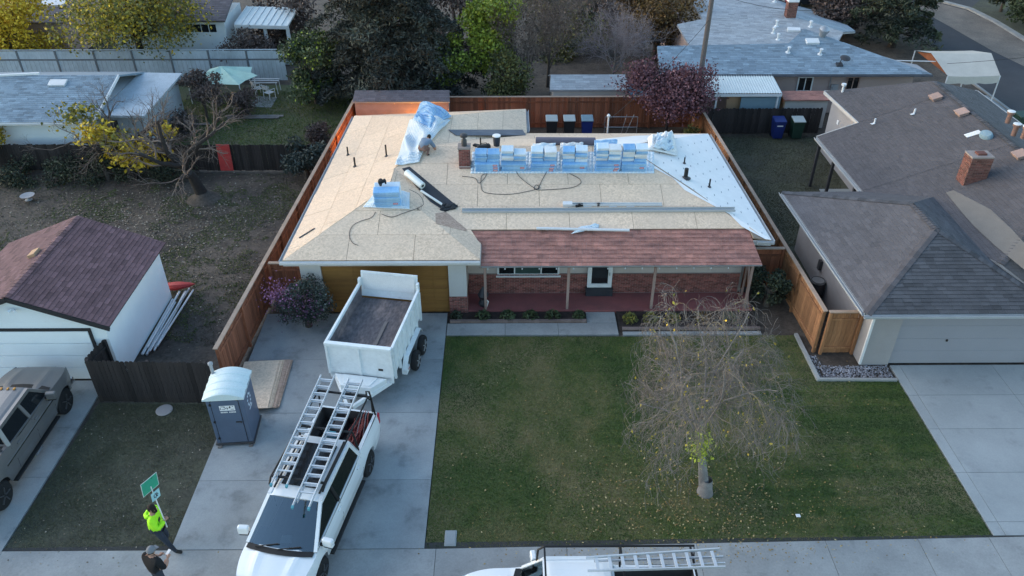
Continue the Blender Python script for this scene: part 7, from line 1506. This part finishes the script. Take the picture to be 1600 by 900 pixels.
def scatter(name, label, n, fn, size, mt, seed, z=.015, cat='leaves'):
    r = np.random.RandomState(seed); C = fn(r, n); C = np.column_stack([C, np.full(len(C), z) + r.uniform(0, .02, len(C))]); o = leaves(name, None, mt, C, size, seed, .65, r.beta(2, 2, len(C)), 4.0); tag(o, label, cat, kind='stuff')
def nearl(r, n):
    p = np.array([5.6, 15.4]) + r.normal(size=(n, 2)) * np.array([2.1, 1.0]); p[: n // 4] = np.stack([r.uniform(-2, 13, n // 4), r.uniform(14.1, 22.5, n // 4)], 1); return p[(p[:, 1] > 13.3) & (p[:, 0] > -2.2)]
turf('yard_green', 'patches of green grass in the bare dirt yard', [(-27, 27), (-9.6, 22.5), (-9.2, 37), (-27, 37)], 60000, .05, .014, -.05, 18, thr=.2)
scatter('fallen_leaves', 'yellow brown leaves fallen round the weeping tree', 1150, nearl, .062, 'fallen', 3); scatter('yard_leaves', 'pale dry leaves strewn over the bare dirt yard', 4600, lambda r, n: np.concatenate([np.stack([r.normal(-16.5, 3.2, n * 3 // 4), r.normal(32, 2.2, n * 3 // 4)], 1), np.stack([r.uniform(-26, -9.6, n // 4), r.uniform(22, 37, n // 4)], 1)]), .09, 'litter_pale', 4, z=-.03)
scatter('drive_litter', 'small scraps and leaves scattered on the strip between the drives', 260, lambda r, n: np.stack([r.uniform(-13.7, -9.5, n), r.uniform(13.4, 19.6, n)], 1), .055, 'litter_pale', 5, z=.012); scatter('walk_leaves', 'dark leaves blown along the sidewalk edge', 240, lambda r, n: np.stack([r.normal(5, 3.5, n), 13.9 - np.abs(r.normal(0, .3, n)) + .0], 1), .05, 'fallen', 6, z=.12)
# ------------------------------------------------------------------ people
def person(label, loc, rz, J_, bones, mats, radii, hair=None, extra=None):
    """J_: joint positions; bones: (a, b, material); one skinned continuous body"""
    root = thing('person', label, 'person', loc, rz)
    names = list(J_); me = bpy.data.meshes.new('skeleton'); me.from_pydata([J_[n] for n in names], [(names.index(a), names.index(b)) for a, b, _ in bones], [])
    o = bpy.data.objects.new('skeleton', me); COL.objects.link(o); sk = o.modifiers.new('skin', 'SKIN'); sk.use_smooth_shade = True; sb_ = o.modifiers.new('sub', 'SUBSURF'); sb_.levels = 2; sb_.render_levels = 2
    for i, n in enumerate(names): r_ = radii[n]; me.skin_vertices[0].data[i].radius = r_ if isinstance(r_, tuple) else (r_, r_)
    me.skin_vertices[0].data[names.index('pelvis')].use_root = True
    dg = bpy.context.evaluated_depsgraph_get(); dg.update(); m2 = bpy.data.meshes.new_from_object(o.evaluated_get(dg)); bpy.data.objects.remove(o)
    m2.name = 'body'; ml = []
    for _, _, mt in bones:
        if mt not in ml: ml.append(mt)
    m2.materials.clear(); [m2.materials.append(MAT[x]) for x in ml]
    segs = [(Vector(J_[a]), Vector(J_[b]), ml.index(mt)) for a, b, mt in bones]
    for f in m2.polygons:
        c = f.center; best = None
        for a, b, k in segs:
            d = b - a; t = max(0, min(1, (c - a).dot(d) / d.length_squared)); q = (c - (a + d * t)).length
            if best is None or q < best[0]: best = (q, k)
        f.material_index = best[1]; f.use_smooth = True
    bo = bpy.data.objects.new('body', m2); COL.objects.link(bo); bo.parent = root
    return root
def hand(root, p, d, up, mt='skin', curl=.6, size=1.0):
    """palm with five separate bent fingers"""
    p, d, up = Vector(p), Vector(d).normalized(), Vector(up).normalized(); s = d.cross(up).normalized(); up = s.cross(d); mb = MB()
    mb.tube([p - d * .01, p + d * .04 * size, p + d * .085 * size], [.026, .036, .034], n=8)
    for k in range(4):
        b = p + d * .08 * size + s * (-.03 + .02 * k) * size; L = (.065, .075, .07, .055)[k] * size; m = b + (d * math.cos(curl) - up * math.sin(curl)) * L * .5; e = m + (d * math.cos(curl * 2.4) - up * math.sin(curl * 2.4)) * L * .5; mb.tube([b, m, e], [.0095, .009, .0075], n=6)
    b = p + d * .03 * size - s * .033 * size; m = b + (-s * .8 + d * .6) * .03; e = m + (d * .9 - up * .4) * .03; mb.tube([b, m, e], [.012, .011, .009], n=6)
    return mb.build('hand', mt, root, smooth=60)
def face(root, c, fwd, mt_hair, hair_cut=.55, hair=True, beard=False):
    """hair shell, ears, nose, eyes and mouth on a head centred at c"""
    c, fwd = Vector(c), Vector(fwd).normalized(); up = Vector((0, 0, 1)); s = fwd.cross(up).normalized(); up2 = s.cross(fwd)
    f = MB()
    for k in (-1, 1): f.tube([c + s * k * .082 + up2 * .01, c + s * k * .098 - fwd * .01], [.026, .022], n=8)
    f.tube([c + fwd * .095 + up2 * .02, c + fwd * .118 - up2 * .022, c + fwd * .095 - up2 * .03], [.008, .017, .012], n=6); f.build('face', 'skin', root, smooth=60)
    e = MB()
    for k in (-1, 1): e.lathe([(.001, -.008), (.011, 0), (.001, .008)], c + fwd * .096 + s * k * .034 + up2 * .022, n=8)
    e.bar(c + fwd * .1 - up2 * .055 - s * .022, c + fwd * .1 - up2 * .055 + s * .022, .008, .007); e.build('eyes_and_mouth', 'hair', root)
    if hair:
        h = MB(); n_, m_ = 14, 8
        def pt(i, j):
            a = 2 * math.pi * i / n_; b = math.pi * hair_cut * j / m_; back = (.15 * (1 - math.cos(a)) / 2) * j / m_ * 2.2; b += back
            return c + (fwd * math.cos(a) * math.sin(b) * .105 + s * math.sin(a) * math.sin(b) * .092 + up2 * math.cos(b) * .128) - fwd * .012 + up2 * .012
        for i in range(n_):
            for j in range(m_): h.poly([pt(i, j), pt(i + 1, j), pt(i + 1, j + 1), pt(i, j + 1)])
        h.build('hair', mt_hair, root, smooth=60)
    if beard: MB().tube([c + s * .075 - up2 * .03 + fwd * .02, c + s * .05 - up2 * .09 + fwd * .07, c - up2 * .105 + fwd * .09, c - s * .05 - up2 * .09 + fwd * .07, c - s * .075 - up2 * .03 + fwd * .02], [.02, .026, .03, .026, .02], n=6).build('beard', mt_hair, root, smooth=60)
# man in the neon jacket holding the sign (faces right and away, local +y is forward)
Jn = dict(pelvis=(0, 0, .95), waist=(0, .0, 1.08), chest=(0, .01, 1.32), neck=(0, .02, 1.49), head0=(0, .03, 1.56), head1=(0, .05, 1.70), shL=(-.2, 0, 1.42), elL=(-.30, -.06, 1.16), wrL=(-.30, .06, .93), shR=(.2, .02, 1.42), elR=(.30, .14, 1.18), wrR=(.12, .30, 1.30), hipL=(-.1, 0, .90), knL=(-.12, .10, .50), anL=(-.13, -.02, .1), toL=(-.13, .14, .05), hipR=(.1, 0, .90), knR=(.13, .16, .5), anR=(.14, .30, .1), toR=(.15, .46, .05))
Jn['hem'] = (0, 0, .84)
Bn = [('pelvis', 'hem', 'hivis'), ('pelvis', 'waist', 'hivis'), ('waist', 'chest', 'hivis'), ('chest', 'neck', 'hivis'), ('neck', 'head0', 'skin'), ('head0', 'head1', 'skin'), ('chest', 'shL', 'hivis'), ('shL', 'elL', 'hivis'), ('elL', 'wrL', 'hivis'), ('chest', 'shR', 'hivis'), ('shR', 'elR', 'hivis'), ('elR', 'wrR', 'hivis'), ('pelvis', 'hipL', 'jeans'), ('hipL', 'knL', 'jeans'), ('knL', 'anL', 'jeans'), ('anL', 'toL', 'shoe'), ('pelvis', 'hipR', 'jeans'), ('hipR', 'knR', 'jeans'), ('knR', 'anR', 'jeans'), ('anR', 'toR', 'shoe')]
Rn = dict(hem=(.215, .17), pelvis=(.22, .175), waist=(.225, .18), chest=(.23, .175), neck=.062, head0=.078, head1=.092, shL=.11, elL=.088, wrL=.055, shR=.11, elR=.088, wrR=.055, hipL=.10, knL=.07, anL=.05, toL=.042, hipR=.10, knR=.07, anR=.05, toR=.042)
NP = (-9.42, 13.95, .0); NR = R(-84)
pn = person('person in a bright neon jacket and jeans holding up a green sign', NP, NR, Jn, Bn, None, Rn)
pn.scale = (1.07, 1.07, 1.05)
face(pn, (0, .05, 1.645), (0, 1, -.1), 'hair', beard=True); hand(pn, (-.30, .07, .90), (0, .3, -1), (1, .3, 0)); hand(pn, (.11, .30, 1.30), (-.5, .6, .5), (.6, .4, .6), curl=1.2)
MB().tube([(-.1, -.03, 1.50), (-.11, -.1, 1.46), (0, -.15, 1.43), (.11, -.1, 1.46), (.1, -.03, 1.50)], [.035, .05, .06, .05, .035], n=7).build('hood', 'hivis', pn, smooth=60); MB().tube([(-.2 + .4 * k / 10, -.01 + .0, .83) for k in range(11)], .001, n=3).build('hem_line', 'hivis', pn); MB().box((.07, .155, 1.28), (.10, .012, .13), rx=-.1).build('chest_emblem', 'black', pn)
for ch in pn.children:
    if ch.name.startswith('hem_line'): bpy.data.objects.remove(ch); break
SGP = Vector((-9.09, 13.86, 1.1)); sg = thing('hand_sign', 'green sign board with a small pale placard held above the neon jacket', 'sign', SGP)
MB().tube([(0, 0, 0), (-.05, .03, 1.55)], .016, n=8).build('pole', 'sign_edge', sg)
def board(name, c, w_, h_, mt, parent, rz, th=.005):
    o = MB().b2(-w_ / 2, w_ / 2, -th, th, -h_ / 2, h_ / 2).build(name, mt, parent, bevel=.004); o.location = c; o.rotation_euler = (R(3), R(4), rz); return o
RB = math.atan2(.9, .42)
b1 = board('sign_face', (-.05, .028, 1.62), .5, .42, 'sign_green', sg, RB); MB().b2(-.26, .26, -.0035, .0035, -.22, .22).build('sign_rim', 'sign_edge', b1); MB().b2(.06, .11, -.008, -.0055, .15, .165).build('printed_mark', 'black', b1)
b3 = board('placard', (.025, -.012, 1.27), .27, .28, 'sign_cyan', sg, RB)
em = MB()
for k in range(7): a = k * .9; em.b2(.06 * math.cos(a) - .016, .06 * math.cos(a) + .016, -.0085, -.0055, .06 * math.sin(a) - .018, .06 * math.sin(a) + .018)
em.b2(.0, .03, -.0085, -.0055, -.05, .05); em.build('printed_emblem', 'jeans', b3)
# man in black shirt and grey cap, seen from behind, holding a phone
Jb = dict(Jn); del Jb['hem']; Jb.update(head1=(0, .10, 1.67), head0=(0, .05, 1.56), elR=(.30, .06, 1.14), wrR=(.16, .30, 1.16), elL=(-.30, .04, 1.14), wrL=(-.12, .28, 1.12), knR=(.12, .03, .5), anR=(.13, -.02, .1), toR=(.14, .14, .05), knL=(-.12, .02, .5))
Bb = [(a, b, {'hivis': 'shirt_black'}.get(m, m)) for a, b, m in Bn[1:]]; Bb = [(a, b, 'skin' if (a, b) in (('elR', 'wrR'), ('elL', 'wrL')) else m) for a, b, m in Bb]
pk_ = person('person in a black shirt and grey cap looking at a phone', (-8.98, 12.62, .02), R(-28), Jb, Bb, None, dict(Rn, pelvis=(.19, .15), waist=(.2, .16), chest=(.215, .16)))
face(pk_, (0, .085, 1.63), (0, 1, -.45), 'hair', hair_cut=.62); hand(pk_, (.16, .31, 1.165), (-.3, .9, .2), (.3, 0, 1)); hand(pk_, (-.12, .285, 1.125), (.3, .9, .1), (0, 0, 1))
cp_ = MB(); c = Vector((0, .075, 1.655))
for j in range(6):
    for i in range(16):
        def q(i, j): a = 2 * math.pi * i / 16; b = .5 * math.pi * j / 6; return c + Vector((.108 * math.sin(b) * math.sin(a), .118 * math.sin(b) * math.cos(a), .128 * math.cos(b)))
        cp_.poly([q(i, j), q(i + 1, j), q(i + 1, j + 1), q(i, j + 1)])
cap_ = cp_.build('cap', 'cap_grey', pk_, smooth=60); MB().slab([(-.08, .17, 1.645), (.08, .17, 1.645), (.07, .26, 1.615), (-.07, .26, 1.615)], .008).build('cap_peak', 'cap_grey', cap_)
ph_ = MB().box((0, 0, 0), (.08, .15, .01)).build('phone', 'label_white', None, bevel=.004); ph_.matrix_world = Matrix.Translation((-8.98, 12.62, .02)) @ Matrix.Rotation(R(-28), 4, 'Z') @ Matrix.Translation((.06, .43, 1.2)) @ Matrix.Rotation(R(25), 4, 'X'); tag(ph_, 'pale phone held by the person in the black shirt', 'phone')
# roofer crouching by the plastic sheet
wp = GP(661, 246, PL_FRONT, .0)
Jw = dict(pelvis=(0, -.05, .42), waist=(0, .08, .52), chest=(0, .30, .62), neck=(0, .44, .66), head0=(0, .50, .68), head1=(0, .62, .70), shL=(-.19, .36, .62), elL=(-.30, .50, .38), wrL=(-.22, .64, .14), shR=(.19, .36, .62), elR=(.32, .46, .36), wrR=(.28, .62, .12), hipL=(-.12, -.06, .38), knL=(-.17, .24, .10), anL=(-.16, -.22, .09), toL=(-.16, -.34, .05), hipR=(.12, -.06, .38), knR=(.18, .26, .34), anR=(.2, .02, .09), toR=(.22, .18, .05))
Bw = [(a, b, {'hivis': 'shirt_grey', 'jeans': 'pants_tan'}.get(m, m)) for a, b, m in Bn[1:]]; Bw = [(a, b, 'skin' if (a, b) in (('elR', 'wrR'), ('elL', 'wrL')) else m) for a, b, m in Bw]
pw = person('person in a grey shirt crouching on the bare roof beside the plastic sheet', (wp.x, wp.y + .1, wp.z + .02), R(-28), Jw, Bw, None, dict(Rn, pelvis=(.17, .15), chest=(.18, .14)))
pw.scale = (.9, .9, .9)
face(pw, (0, .57, .70), (0, .8, -.6), 'hair', hair_cut=.7); hand(pw, (-.22, .645, .135), (0, .5, -.8), (0, 1, .4)); hand(pw, (.28, .625, .115), (0, .5, -.8), (0, 1, .4))
